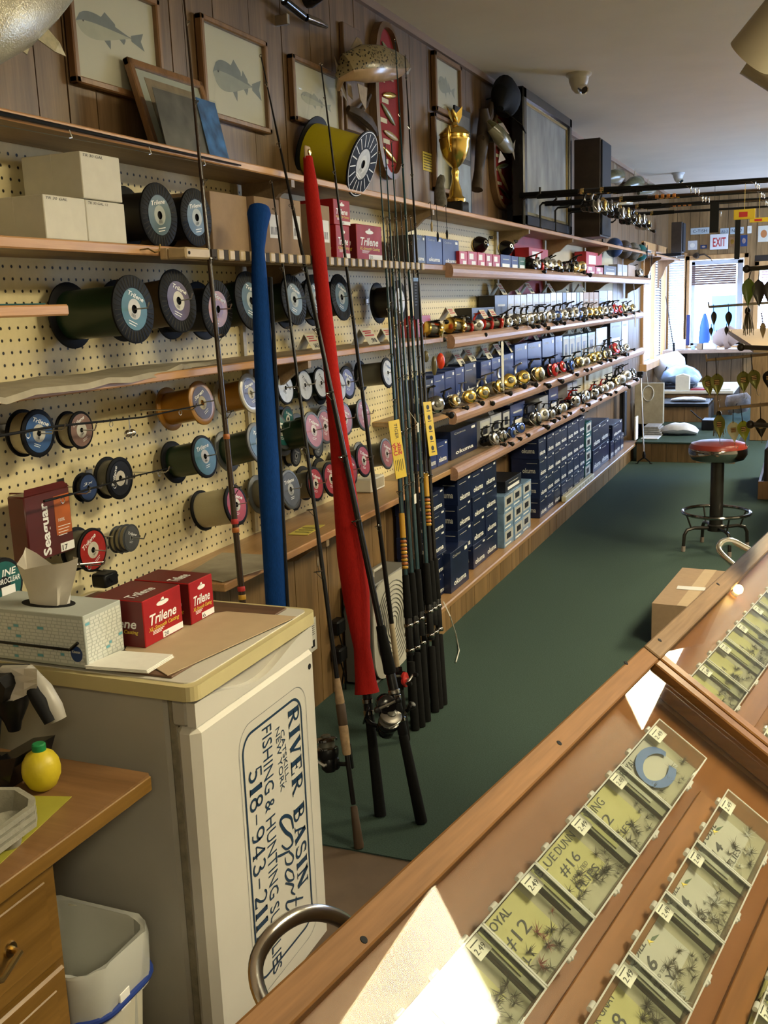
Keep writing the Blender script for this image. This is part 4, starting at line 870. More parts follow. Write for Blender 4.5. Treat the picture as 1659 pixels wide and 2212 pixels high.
# pipe-like rod case fixed high on the wall, camera base
a = K(588,-14,.05); c = K(655,35,.05); e = K(705,57,.05)
t = thing('wall_wand', 'dark metal wand fixed high on the paneling', 'wand', tuple(a))
MB().tube([a, K(620,5,.05)], .006, 8).build('shaft', ['chrome_dark'], t); MB().tube([K(614,2,.05), c], .0125, 12).build('sleeve', ['black_gloss'], t); MB().tube([K(660,38,.05), K(690,50,.05), e], [.0125, .0125, .007], 12).build('end_cap', ['chrome_dark'], t)
MB().box((0, a.y+.1, a.z-.06), (.045, a.y+.115, a.z-.03), 0, .002).build('wall_clip', ['steel'], t)
p = K(697,-2,.06); b = MB().lathe((0, p.y, p.z+.03), (1,0,0), [(.05, 0), (.05, .02), (.03, .06), (0, .065)], 20); solo(b, 'wall_lamp', ['black_gloss'], 'dark round fitting at the very top of the paneling', 'wall light')
# oval plaques with lures on red felt
mat('felt_red', (0.26, 0.012, 0.016), 0.85, var=0.12, vscale=60); mat('lure_green', (0.18, 0.20, 0.08), 0.3, var=0.3, vscale=80); mat('lure_tan', (0.40, 0.30, 0.14), 0.35, var=0.3, vscale=90)
def oval(px0, px1, pyt, pyb, label, x=.02):
    yl = P(px0, (pyt+pyb)/2, 0, x).y; yr = P(px1, (pyt+pyb)/2, 0, x).y; zt = P((px0+px1)/2, pyt, 0, x).z; zb = P((px0+px1)/2, pyb, 0, x).z
    W = (yr-yl)/2; H = (zt-zb)/2; cy = (yl+yr)/2; cz = (zt+zb)/2
    def ring(s, k=40):   # stadium-like oval
        o_ = []
        for i in range(k):
            a = 2*PI*i/k; cx_, sx_ = math.cos(a), math.sin(a); o_.append((W*s*math.copysign(abs(cx_)**.8, cx_) if s == 1 else (W-(1-s)*H*.6)*math.copysign(abs(cx_)**.8, cx_), (H-(1-s)*H*.6)*math.copysign(abs(sx_)**.8, sx_)))
        return o_
    t = thing('lure_plaque', label, 'plaque', (0, cy, zb), 'oval lure plaques')
    F = frame((.003, cy, cz), (0,1,0), (0,0,1))
    outer = ring(1); inner = ring(.88); b = MB(); k = len(outer)
    A_ = b._a([F @ Vector((p[0], p[1], .0)) for p in outer]); B_ = b._a([F @ Vector((p[0], p[1], .03)) for p in outer]); C_ = b._a([F @ Vector((p[0], p[1], .034)) for p in inner]); D_ = b._a([F @ Vector((p[0], p[1], .014)) for p in inner])
    for i in range(k):
        j = (i+1) % k
        for u, v in ((A_, B_), (B_, C_), (C_, D_)): b.face((u+i, u+j, v+j, v+i), 0, True)
    b.build('frame', ['plaque_wood'], t)
    MB().prism(inner, F, .014).build('felt', ['felt_red'], t)
    rr = random.Random(int(px0))
    for i in range(6):
        zz = cz+H*(.62-.26*i); yy = cy+W*rr.uniform(-.15, .2); L = W*.55; a = rr.uniform(-.5, .3)
        b = MB(); b.M = Matrix.Translation((.022, yy, zz)) @ Matrix.Rotation(a, 4, 'X'); loft(b, [(0, -L*.9, 0), (0, -L*.5, 0), (0, 0, 0), (0, L*.5, 0), (0, L*.9, 0)], [.003, .010, .013, .010, .003], [.002, .006, .008, .006, .002], seg=10); b.build('lure', [('lure_green', 'lure_tan', 'gold')[i % 3]], t)
        MB().box((.017, yy-W*.5, zz-H*.12), (.0178, yy-W*.05, zz-H*.06)).build('name_slip', ['card_cream'], t)
    return t
oval(806, 866, 52, 386, 'tall oval plaque of lures on red felt behind the rods')
oval(1062, 1112, 230, 452, 'second oval lure plaque behind the driftwood bass')
# yellow note
p0 = P(913, 326, 0, .004); p1 = P(935, 373, 0, .004)
b = MB().box((.003, p0.y, p1.z), (.0042, p1.y, p0.z), 0)
for k in range(6): b.box((.0042, p0.y+.008, p0.z-.012-.011*k), (.0046, p1.y-.006-.006*(k % 3), p0.z-.009-.011*k), 1)
solo(b, 'yellow_note', ['card_yellow', 'ink'], 'yellow handwritten note pinned left of the trophy', 'note')
p0 = P(777, 272, 0, .012); p1 = P(806, 292, 0, .012); solo(MB().box((.01, p0.y, p1.z), (.012, p1.y, p0.z), 0, .0005), 'name_tag', ['card_tan'], 'small tan name tag beneath the trout', 'tag')
# gold trophy cup
p = P(985, 448, 0, .10); Z = S1T; k = (P(985, 237, 0, .10).z-Z)/.43
t = thing('trophy_cup', 'tall gold trophy cup with eagle on the topmost shelf', 'trophy', (.10, p.y, Z))
o = (.10, p.y, Z)
MB().box((.055, p.y-.045*k, Z+.001), (.145, p.y+.045*k, Z+.05*k), 0, .004).build('base', ['black_gloss'], t)
MB().lathe(o, (0,0,1), [(0, .05*k), (.042*k, .05*k), (.044*k, .062*k), (.03*k, .075*k), (.026*k, .10*k), (.016*k, .13*k), (.014*k, .16*k), (.018*k, .175*k), (.012*k, .19*k), (.03*k, .205*k), (.052*k, .235*k), (.062*k, .27*k), (.064*k, .295*k), (.067*k, .30*k), (.067*k, .308*k), (.063*k, .312*k), (.063*k, .322*k), (.067*k, .326*k), (.060*k, .335*k), (.040*k, .352*k), (.016*k, .362*k), (.012*k, .375*k), (0, .378*k)], 32).build('cup', ['gold'], t)
for s in (-1, 1):
    MB().tube([(.10, p.y+s*.060*k, Z+.25*k), (.10, p.y+s*.076*k, Z+.27*k), (.10, p.y+s*.082*k, Z+.30*k), (.10, p.y+s*.086*k, Z+.33*k), (.10, p.y+s*.074*k, Z+.352*k), (.10, p.y+s*.064*k, Z+.335*k), (.10, p.y+s*.062*k, Z+.31*k)], .005*k, 8).build('handle', ['gold'], t)
b = MB(); loft(b, [(.10, p.y+.02*k, Z+.372*k), (.10, p.y+.012*k, Z+.385*k), (.10, p.y, Z+.40*k), (.10, p.y-.012*k, Z+.415*k), (.10, p.y-.018*k, Z+.425*k)], [.006*k, .013*k, .014*k, .010*k, .004*k], [.006*k, .012*k, .012*k, .008*k, .004*k], (1,0,0), 12)
fin(b, [(.10, p.y-.0, Z+.40*k), (.13, p.y+.025*k, Z+.44*k), (.125, p.y+.03*k, Z+.40*k), (.11, p.y+.03*k, Z+.372*k)]); fin(b, [(.10, p.y-.0, Z+.40*k), (.07, p.y-.005*k, Z+.44*k), (.075, p.y+.02*k, Z+.40*k), (.09, p.y+.03*k, Z+.372*k)])
b.build('eagle', ['gold'], t)
# dark pictures and plush behind the trophy
mat('photo_blue', (0.20, 0.26, 0.34), 0.3, var=0.4, vscale=10); mat('plush_grey', (0.12, 0.11, 0.09), 0.9, var=0.4, vscale=60, bump=.5)
yl, yr, zb, zt = rect((985,330), (1018,330), (1005,420), (1000,235), .05); zb = S1T+.001
b = MB().box((.04, yl, zb), (.05, yr, zt), 0, .002).box((.05, yl+.02, zb+.03), (.0506, yr-.02, zb+(zt-zb)*.5), 1).box((.05, yl+.02, zb+(zt-zb)*.55), (.0506, yr-.02, zt-.03), 2)
solo(b, 'display_board', ['black_plastic', 'photo_blue', 'photo_dark'], 'dark board with photos standing behind the trophy', 'board')
p = P(952, 440, 0, .11); b = MB(); loft(b, [(.11, p.y, S1T+.001), (.11, p.y, S1T+.03), (.11, p.y-.01, S1T+.07), (.11, p.y-.005, S1T+.10), (.115, p.y, S1T+.125), (.12, p.y, S1T+.14)], [.022, .028, .024, .018, .018, .008], [.022, .026, .022, .017, .017, .008], (1,0,0), 12); solo(b, 'carved_figure', ['plush_grey'], 'small grey carved figure left of the trophy', 'figurine')
# driftwood bass mount, black cap
c = P(1050, 310, 0, .08)
t = thing('driftwood_mount', 'bass mounted on dark driftwood right of the trophy', 'fish mount', (0, c.y, c.z-.2))
MB().tube([K(1030,410,.05), K(1034,370,.05), K(1040,320,.06), K(1047,270,.06), K(1045,235,.06)], [.03, .022, .03, .034, .02], 10).tube([K(1045,275,.06), K(1058,250,.06), K(1061,222,.06)], [.026, .02, .012], 9).tube([K(1038,300,.06), K(1062,300,.07), K(1085,300,.08)], [.02, .018, .012], 8).build('driftwood', ['driftwood'], t)
mat('bass_green', (0.10, 0.095, 0.045), 0.22, var=0.35, vscale=40); mat('bass_belly', (0.20, 0.18, 0.12), 0.3)
loft(MB(), [K(1056,262,.10), K(1064,275,.12), K(1078,293,.14), K(1092,310,.14), K(1101,318,.13), K(1107,325,.11)], [.012, .03, .045, .045, .03, .012], [.010, .022, .03, .03, .02, .008], m=0, m2=1).build('body', ['bass_green', 'bass_belly'], t)
fin(MB(), [K(1104,322,.12), K(1113,302,.12), K(1110,326,.12), K(1112,346,.12)]).build('tail_fin', ['fin_tan'], t); fin(MB(), [K(1072,268,.13), K(1086,265,.13), K(1100,290,.13), K(1085,285,.13)]).build('dorsal_fin', ['fin_tan'], t); fin(MB(), [K(1080,325,.15), K(1076,352,.15), K(1092,345,.15)]).build('pelvic_fin', ['fin_tan'], t)
p = P(1096, 235, 0, .10)
t = thing('baseball_cap', 'black cap hung high on the wall by the large painting', 'cap', (.0, p.y, p.z-.1))
loft(MB(), [(.10, p.y-.14, p.z-.02), (.10, p.y-.11, p.z+.03), (.10, p.y-.05, p.z+.05), (.10, p.y+.02, p.z+.04), (.10, p.y+.06, p.z+.0)], [.02, .075, .10, .095, .05], [.02, .05, .07, .065, .03]).build('crown', ['black_matte'], t)
fin(MB(), [(.12, p.y-.11, p.z-.03), (.20, p.y-.08, p.z-.10), (.20, p.y-.02, p.z-.13), (.13, p.y+.02, p.z-.05)], .004).build('visor', ['black_matte'], t)
MB().tube([(0, p.y-.03, p.z+.05), (.06, p.y-.03, p.z+.06)], .004, 6).build('peg', ['black_plastic'], t)
# large dark painting and loudspeaker
x = .16; yl = P(1133, 340, 0, x).y; yr = P(1236, 330, 0, x).y; zb = S1T+.001; zt = CEIL-.035
mat('painting', (0.18, 0.18, 0.165), 0.4, var=0.75, vscale=7, stretch=(1, 1, .5)); mat('frame_black', (0.012, 0.012, 0.016), 0.25)
t = thing('large_painting', 'big grey landscape painting in a black frame on the top shelf', 'painting', (x, (yl+yr)/2, zb)); w = .06
b = MB()
for a, c in (((x-.07, yl, zb), (x, yl+w, zt)), ((x-.07, yr-w, zb), (x, yr, zt)), ((x-.07, yl, zb), (x, yr, zb+w)), ((x-.07, yl, zt-w), (x, yr, zt))): b.box(a, c, 0, .008)
b.build('frame', ['frame_black'], t)
b = MB(); w2_ = .075
for a, c in (((x-.02, yl+w, zb+w), (x-.012, yl+w2_, zt-w)), ((x-.02, yr-w2_, zb+w), (x-.012, yr-w, zt-w)), ((x-.02, yl+w, zb+w), (x-.012, yr-w, zb+w2_)), ((x-.02, yl+w, zt-w2_), (x-.012, yr-w, zt-w))): b.box(a, c)
b.build('gilt_slip', ['brass'], t)
MB().box((x-.05, yl+w, zb+w), (x-.022, yr-w, zt-w)).build('canvas', ['painting'], t)
x = .30; ya = 7.35; yb = P(1321, 360, 0, x).y
ya = P(1301, 360, 0, x).y; xa = P(1240, 350, 1, ya).x
mat('speaker_walnut', (0.030, 0.019, 0.012), 0.5, var=0.3, vscale=20); mat('speaker_cloth', (0.012, 0.013, 0.018), 0.8)
t = thing('loudspeaker', 'tall dark walnut loudspeaker on the topmost shelf', 'loudspeaker', (.15, ya+.1, S1T))
zt = P(1301, 296, 0, x).z
MB().box((xa, ya, S1T+.001), (x-.012, yb, min(zt, CEIL-.02)), 0, .004).build('cabinet', ['speaker_walnut'], t); MB().box((x-.012, ya+.01, S1T+.01), (x, yb-.01, min(zt, CEIL-.02)-.01), 0, .004).build('grille', ['speaker_cloth'], t)
# more mounts farther along the wall
for i, (px, py, s) in enumerate([(1328,385,.10), (1372,400,.11), (1400,412,.09), (1347,440,.07)]):
    c = P(px, py, 0, .10); t = thing('mounted_fish', ['pale mounted fish just beyond the loudspeaker', 'mounted fish with raised tail far along the wall', 'farthest mounted fish high on the left wall', 'small silver mounted fish low beyond the loudspeaker'][i], 'fish mount', (0, c.y, c.z-s*.6), 'distant fish mounts')
    loft(MB(), [c+Vector((-.06, -s*2, -s*.3)), c+Vector((0, -s*1.2, 0)), c+Vector((.02, 0, s*.15)), c+Vector((0, s*1.2, 0)), c+Vector((-.05, s*2.2, s*.2))], [.02, s*.5, s*.55, s*.4, .02], [.02, .05, .06, .04, .015], m=0, m2=1).build('body', ['bass_green' if i != 3 else 'fish_silver', 'bass_belly'], t)
    fin(MB(), [c+Vector((-.04, s*2, s*.2)), c+Vector((-.03, s*2.6, s*.9)), c+Vector((-.04, s*2.5, s*.1)), c+Vector((-.03, s*2.7, -s*.5))]).build('tail_fin', ['fin_tan'], t); fin(MB(), [c+Vector((0, -s*.6, s*.5)), c+Vector((0, -s*.2, s*1.2)), c+Vector((0, s*.5, s*.9)), c+Vector((0, s*.6, s*.4))]).build('dorsal_fin', ['fin_tan'], t)
    MB().box((0, c.y-.03, c.z-.03), (.06, c.y+.03, c.z+.03)).build('mount_block', ['plaque_wood'], t)
# ------------------------------------------------------------------ rod rack on the second shelf edge
RX0, RX1 = .202, .272
ra = P(402, 545, 0, RX1).y; rb = P(918, 575, 0, RX1).y; RZ0, RZ1 = 1.461, 1.486
mat('rack_maple', (0.48, 0.36, 0.20), 0.5, var=0.1, vscale=40); mat('rack_shade', (0.03, 0.02, 0.012), 0.8)
t = thing('rod_rack', 'pale notched wooden rod rack along the shelf edge', 'rod rack', (RX0, (ra+rb)/2, RZ0))
MB().box((RX0, ra, RZ0), (RX0+.02, rb, RZ1), 0, .002).build('back_rail', ['rack_maple'], t)
MB().box((RX0+.02, ra, RZ0), (RX1, ra+.10, RZ1), 0, .004).build('end_block', ['rack_maple'], t)
n = 28; y = ra+.112; st = (rb-y)/n
for i in range(n):
    MB().box((RX0+.02, y+st*i+st*.47, RZ0), (RX1, y+st*(i+1), RZ1), 0, .003).build('tooth', ['rack_maple'], t)
    MB().box((RX0+.02, y+st*i, RZ0+.001), (RX1-.003, y+st*i+st*.46, RZ1-.001)).build('slot_shade', ['rack_shade'], t)  # dark block standing in for the shade inside each slot
MB().lathe((RX1, ra+.012, (RZ0+RZ1)/2), (1,0,0), [(0, .001), (.004, .001), (.004, 0)], 10).build('screw', ['black_matte'], t)
# brass hook under the carton shelf edge
p = P(318, 540, 0, .205); t = thing('brass_hook', 'brass screw hook on the carton shelf edge', 'hook', tuple(p)); MB().tube([(.2, p.y-.02, p.z), (.215, p.y-.01, p.z+.002), (.222, p.y+.005, p.z-.006), (.222, p.y+.02, p.z-.003), (.222, p.y+.026, p.z+.012)], .0017, 7).build('wire', ['brass'], t)

# ------------------------------------------------------------------ standing rods
mat('rod_black', (0.009, 0.008, 0.008), 0.35, spec=.25); mat('rod_brown', (0.035, 0.018, 0.010), 0.25); mat('rod_teal', (0.012, 0.045, 0.060), 0.25); mat('grip_cork', (0.36, 0.24, 0.13), 0.7, var=0.25, vscale=90); mat('grip_brown', (0.075, 0.045, 0.025), 0.6); mat('eva_black', (0.007, 0.007, 0.007), 0.85, spec=.15, var=0.2, vscale=150)
mat('wrap_gold', (0.50, 0.27, 0.02), 0.35); mat('wrap_orange', (0.40, 0.12, 0.02), 0.4); mat('grip_cream', (0.42, 0.34, 0.22), 0.5, var=.1, vscale=60); mat('tag_yellow', (0.62, 0.44, 0.02), 0.5, var=.05, vscale=20)
RACKX = .262
def rod(label, butt, rack, tip, col='rod_black', r0=.0075, r1=.0014, sections=(), guides=7, gr=.011, rackx=None, lift=0.0, gside=(1, -.25, 0), seat=True, floor=0.0, name='fishing_rod', buttp=None):
    """straight rod from a floor point through the rack; sections: (s0, s1, radius0, radius1, material, name) in metres from the butt"""
    B = buttp if buttp is not None else P(*butt, 2, floor); K_ = P(*rack, 0, rackx or RACKX); d = (K_-B); d.normalize()
    # tip: point on the line nearest the tip pixel ray
    r = ray(*tip).normalized(); w0 = B-CAM; a = d.dot(d); bb = d.dot(r); c = r.dot(r); dd = d.dot(w0); e = r.dot(w0); s = (bb*e-c*dd)/(a*c-bb*bb)
    t = thing(name, label, 'fishing rod', tuple(B), 'rods standing in the rack'); L = s
    handle = max([q[1] for q in sections], default=.05)
    MB().tube([B+d*(handle*.6), B+d*(handle+(L-handle)*.33), B+d*(handle+(L-handle)*.66), B+d*L], [r0, r0*.72+r1*.28, r0*.42+r1*.58, r1], 10).build('blank', [col], t)
    for s0, s1, ra_, rb_, m, nm in sections: MB().lathe(B, d, [(0, s0), (ra_*.9, s0), (ra_, s0+.004), ((ra_+rb_)/2, (s0+s1)/2), (rb_, s1-.004), (rb_*.9, s1), (0, s1)], 14).build(nm, [m], t)
    g = Vector(gside); g = (g-d*g.dot(d)).normalized(); side = d.cross(g)
    for i in range(guides):
        f = (i+.6)/guides; s = handle+.18+(L-handle-.19)*f; rr = gr*(1-.72*f); c = B+d*s; ctr = c+g*(rr*1.7)
        b = MB().tube([ctr+g*rr*math.cos(a_)+side*rr*math.sin(a_) for a_ in [2*PI*k/12 for k in range(12)]], max(.0009, rr*.13), 5, closed=True)
        b.tube([c-d*rr*2.2+g*.002, ctr-g*rr*.2+side*rr], max(.0007, rr*.09), 5).tube([c-d*rr*2.2+g*.002, ctr-g*rr*.2-side*rr], max(.0007, rr*.09), 5).tube([c+d*rr*1.2+g*.002, ctr-g*rr], max(.0007, rr*.09), 5)
        b.build('guide', ['chrome_dark'], t)
    MB().tube([B+d*L+g*.004+side*.004*math.cos(a_)+d*.004*math.sin(a_) for a_ in [2*PI*k/10 for k in range(10)]], .0009, 5, closed=True).build('tip_guide', ['chrome_dark'], t)
    return t, B, d, g, side
def rings(t, B, d, items):
    for s, r_, m in items: MB().lathe(B, d, [(r_*.9, s), (r_, s+.002), (r_, s+.010), (r_*.9, s+.012)], 14).build('winding', [m], t)
# leftmost rod, handle vanishing behind the white cooler
B1 = Vector((.50, 2.02, 0.0))
def on_line_butt(pa, xa, pb, xb):
    """floor point of the straight rod that passes two measured points"""
    a = P(*pa, 0, xa); c = P(*pb, 0, xb); d = c-a; s = -a.z/d.z; return a+d*s
Bq = on_line_butt((452,560), .262, (525,1310), .34)
t, B, d, g, s_ = rod('tall dark rod with long black grip, leftmost in the rack', None, (452,560), (388,-30), 'rod_brown', .0085, .002, [(.0, .30, .013, .013, 'eva_black', 'rear_grip'), (.34, .52, .0145, .0145, 'eva_black', 'reel_seat'), (.52, .66, .013, .011, 'eva_black', 'fore_grip')], 7, .012, buttp=Bq)
rings(t, B, d, [(.36, .016, 'steel'), (.44, .016, 'steel'), (.50, .016, 'steel'), (.68, .0095, 'wrap_gold'), (.70, .0093, 'ink_red'), (.84, .009, 'wrap_orange'), (.86, .009, 'ink_red'), (1.06, .008, 'wrap_orange')])
# thin rod with cork grip and spinning reel
t2, B2, d2, g2, s2 = rod('slim rod with split cork grip and spinning reel nearest the cooler', (776,1832), (610,568), (575,395), 'rod_black', .0065, .002, [(.0, .105, .013, .009, 'grip_brown', 'butt_grip'), (.11, .235, .0065, .0065, 'rod_black', 'bare_section'), (.235, .31, .011, .0125, 'grip_cork', 'rear_cork'), (.31, .365, .0125, .0125, 'grip_brown', 'reel_seat'), (.365, .43, .012, .008, 'grip_cork', 'fore_cork')], 7, .012, gside=(-.2, -1, 0))
# long rod with big conventional reel
t3, B3, d3, g3, s3 = rod('long black rod with conventional reel standing farthest forward', (911,1778), (657,566), (569,121), 'rod_black', .0095, .0016, [(.0, .235, .016, .013, 'eva_black', 'rear_grip'), (.235, .40, .0135, .0135, 'black_plastic', 'reel_seat'), (.40, .53, .017, .013, 'eva_black', 'fore_grip')], 8, .014, gside=(.2, -1, 0))
rings(t3, B3, d3, [(.27, .0165, 'chrome_dark'), (.33, .0165, 'chrome_dark'), (.345, .0165, 'steel')])
t4, B4, d4, g4, s4 = rod('black rod with cream winding just right of the red sock', (878,1600), (748,572), (692,140), 'rod_black', .008, .002, [(.0, .18, .013, .012, 'eva_black', 'rear_grip'), (.18, .24, .012, .012, 'black_plastic', 'reel_seat'), (.24, .38, .009, .008, 'grip_cream', 'fore_wrap')], 7, .011, gside=(.2, -1, 0))
# sock-covered rods
mat('sock_red', (0.40, 0.016, 0.012), 0.85, spec=.1, var=0.15, vscale=300, bump=.4, bscale=500, stretch=(1, 1, .2)); mat('sock_blue', (0.006, 0.045, 0.21), 0.85, spec=.1, var=0.15, vscale=300, bump=.4, bscale=500, stretch=(1, 1, .2))
def sock(label, pts, xs, widths, m, t=None):
    q = [P(px, py, 0, x_) for (px, py), x_ in zip(pts, xs)]; rr = [w_*mpp(p_)/2 for w_, p_ in zip(widths, q)]
    return q, rr
Br = P(822, 1762, 2, 0)
def along(B, T_, pys):
    """points of the straight line B-T_ at given image rows"""
    out = []
    for py in pys:
        lo, hi = 0.0, 1.4
        for _ in range(40):
            m_ = (lo+hi)/2; p_ = B.lerp(T_, m_); c_ = ROT.transposed() @ (p_-CAM); yy = CY+F_PX*c_.y/c_.z*1.0
            if yy > py: lo = m_
            else: hi = m_
        out.append(B.lerp(T_, (lo+hi)/2))
    return out
TR = P(690, 568, 0, .285); t = thing('rod_in_red_sock', 'rod in a long red knitted sock leaning on the rack', 'fishing rod', tuple(Br), 'rods standing in the rack')
rows = [1497, 1470, 1400, 1290, 1200, 1080, 950, 800, 620, 480, 400, 340]; wd = [54, 46, 36, 58, 64, 52, 40, 33, 31, 33, 30, 20]
q = along(Br, TR, rows); MB().tube(q, [w_*mpp(p_)/2 for w_, p_ in zip(wd, q)], 16, flat=1.0).build('sock', ['sock_red'], t)
q2 = along(Br, TR, [1762, 1700, 1600, 1560]); MB().tube([Br]+q2[1:], [.016, .015, .0135, .0125], 12).build('rear_grip', ['eva_black'], t)
q2 = along(Br, TR, [1562, 1500]); MB().tube(q2, [.0135, .013], 12).build('reel_seat', ['black_plastic'], t)
for r_ in (1545, 1520): p_ = along(Br, TR, [r_])[0]; MB().lathe(p_, TR-Br, [(.013, 0), (.0155, .002), (.0155, .012), (.013, .014)], 14).build('seat_ring', ['chrome_dark'], t)
p_ = along(Br, TR, [333])[0]; b = MB(); b.box((p_.x-.004, p_.y-.016, p_.z-.035), (p_.x+.004, p_.y+.016, p_.z+.022), 0, .004); b.build('sock_tab', ['card_tan'], t)
MB().lathe((p_.x+.004, p_.y+.002, p_.z+.005), (1,0,0), [(.009, 0), (.008, .004), (0, .006)], 14).build('snap', ['brass'], t)
# blue sock
TB = P(558, 560, 0, .285); Bb = on_line_butt((558,560), .285, (597,1310), .37)
t = thing('rod_in_blue_sock', 'rod in a long blue knitted sock behind the white cooler', 'fishing rod', tuple(Bb), 'rods standing in the rack')
rows = [1560, 1400, 1310, 1180, 1000, 850, 700, 600, 540, 490, 462, 448]; wd = [50, 50, 46, 48, 50, 44, 38, 34, 28, 40, 52, 44]
q = along(Bb, TB, rows); q = [v+Vector((0, .018*max(0, (560-r_)/110.)**1.5, 0)) for v, r_ in zip(q, rows)]
MB().tube(q, [w_*mpp(p_)/2 for w_, p_ in zip(wd, q)], 16, flat=1.0).build('sock', ['sock_blue'], t)
MB().tube([Bb, Bb.lerp(q[0], 1.0)], [.015, .013], 12).build('rear_grip', ['eva_black'], t)
MB().tube([v+Vector((.028, .006, 0)) for v in q[1:8]], .005, 6).build('hem', ['black_matte'], t)
# the cluster of rods at the right end of the rack
cl = [('teal rod with gold collar, leftmost of the right-hand cluster', (897,1577), (834,577), (826,330), 'rod_teal', 8), ('slim teal rod, second of the right-hand cluster', (910,1570), (848,578), (840,312), 'rod_teal', 7), ('slim teal rod, third of the right-hand cluster', (922,1558), (862,579), (852,308), 'rod_teal', 7),
      ('tall thick teal rod reaching nearly to the ceiling', (940,1538), (883,580), (858,88), 'rod_teal', 9), ('tall black rod at the right end of the rack', (958,1522), (902,580), (871,122), 'rod_black', 9), ('black rod with gold winding low in the cluster', (949,1530), (893,580), (878,470), 'rod_black', 5), ('short black-gripped rod at the front of the cluster', (892,1532), (841,577), (836,470), 'rod_black', 5), ('dark rod squeezed between the teal ones', (909,1520), (855,579), (850,500), 'rod_brown', 5), ('dark rod just left of the dotted yellow card', (926,1506), (873,580), (868,440), 'rod_black', 6)]
CL = []
for i, (lb, bt, rk, tp, c_, ng) in enumerate(cl):
    sec = [(.0, .22+.02*(i % 3), .0145, .0125, 'eva_black', 'rear_grip'), (.24+.02*(i % 3), .36, .0125, .0125, 'black_plastic', 'reel_seat'), (.36, .50, .0135, .011, 'eva_black', 'fore_grip')]
    t, B, d, g, s_ = rod(lb, bt, rk, tp, c_, .0078, .0016, sec, ng, .011, gside=(.3, -1, 0)); CL.append((t, B, d, g, s_))
    rings(t, B, d, [(.25, .0155, 'chrome_dark'), (.33, .0155, 'chrome_dark')])
for i, s0, s1 in ((0, .52, .70), (5, .62, .80)):
    t, B, d, g, s_ = CL[i]
    MB().lathe(B, d, [(.0095, s0+.10), (.0095, s1)], 12).build('gold_wrap', ['wrap_gold'], t)
    for k in range(8): MB().lathe(B, d, [(.0092, s0+.012*k), (.0108, s0+.003+.012*k), (.0108, s0+.006+.012*k), (.0092, s0+.009+.012*k)], 12).build('winding', ['wrap_orange' if k % 2 else 'wrap_gold'], t)
def rod_tag(p0, p1, w, label, letters, n=(1, -.25, 0)):
    p0 = Vector(p0); p1 = Vector(p1); v = p1-p0; N = Vector(n).normalized(); ex = N.cross(v).normalized(); L = v.length
    if ex.y < 0: ex = -ex
    b = MB(); F = frame(p0, ex, -v.normalized())
    b.prism([(-w/2, 0), (w/2, 0), (w/2, -L), (-w/2, -L)], F @ Matrix.Translation((0,0,-.001)), .002, 0)
    vv = v.normalized(); e = F.to_3x3() @ Vector((0,0,1)); o = p0+e*.0016
    if letters:
        b.text('Ugly', o+vv*L*.60-ex*w*.40, -vv*L*.22, ex*w*.34, 1); b.text('Stik', o+vv*L*.60+ex*w*.02, -vv*L*.22, ex*w*.34, 1)
        b.text('TIGER', o+vv*L*.06-ex*w*.05, vv*L*.26, ex*w*-.0+ex*w*.28, 2)
        for k in range(5): b.ribbon([o+vv*L*.68+ex*w*(-.35+.16*k), o+vv*L*(.86+.02*(k % 2))+ex*w*(-.35+.16*k)], w*.04, 2, e)
    else:
        for k in range(5): 
            c_ = o+vv*L*(.1+.19*k); b.prism([(w*.17*math.cos(a_), w*.17*math.sin(a_)) for a_ in [2*PI*j/14 for j in range(14)]], frame(c_-e*.0012, ex, -vv), .0014, 2)
            b.ribbon([c_+vv*L*.07-ex*w*.2, c_+vv*L*.07+ex*w*.25], w*.06, 2, e)
    return solo(b, 'rod_tag', ['tag_yellow', 'ink_red', 'ink'], label, 'tag', 'yellow rod tags')
def at_rod(px, py, i, off=.03):
    t, B, d, g, s_ = CL[i]; q = along(B, B+d*1.6, [py])[0]; p = P(px, py, 0, q.x+off); return p
rod_tag(at_rod(850,908,0), at_rod(867,1032,0), .058, 'yellow card with red lettering tied to the leftmost clustered rod', True)
rod_tag(at_rod(922,868,5), at_rod(936,984,5), .048, 'yellow card with black dots tied to a clustered rod', False)
p = at_rod(897,600,3); q = at_rod(905,690,3)
b = MB().box((p.x-.001, p.y-.022, q.z), (p.x+.001, p.y+.024, p.z), 0); 
for k in range(8): b.box((p.x+.001, p.y-.012, p.z-.022-.010*k), (p.x+.0014, p.y+.010-.004*(k % 2), p.z-.020-.010*k), 1)
b.box((p.x+.001, p.y-.022, p.z-.012), (p.x+.0014, p.y+.024, p.z), 2); solo(b, 'rod_sleeve_card', ['black_matte', 'label_grey', 'label_lake'], 'black hang card among the clustered rods under the rack', 'tag')
p = at_rod(897,1088,3); b = MB().box((p.x, p.y-.009, p.z), (p.x+.001, p.y+.009, p.z+.032), 0, .0004).tube([(p.x, p.y, p.z+.030), (p.x, p.y-.003, p.z+.10)], .0006, 5); solo(b, 'price_tag', ['paper_white'], 'small white string tag low on the clustered rods', 'tag')
p = at_rod(884,920,3); b = MB().box((p.x+.03, p.y-.006, p.z-.02), (p.x+.031, p.y+.006, p.z+.01), 0).tube([(p.x+.03, p.y, p.z+.008), (p.x, p.y, p.z+.05)], .0006, 5); solo(b, 'price_tag', ['paper_white'], 'tiny white string tag between the two yellow cards', 'tag')
MB_ = None
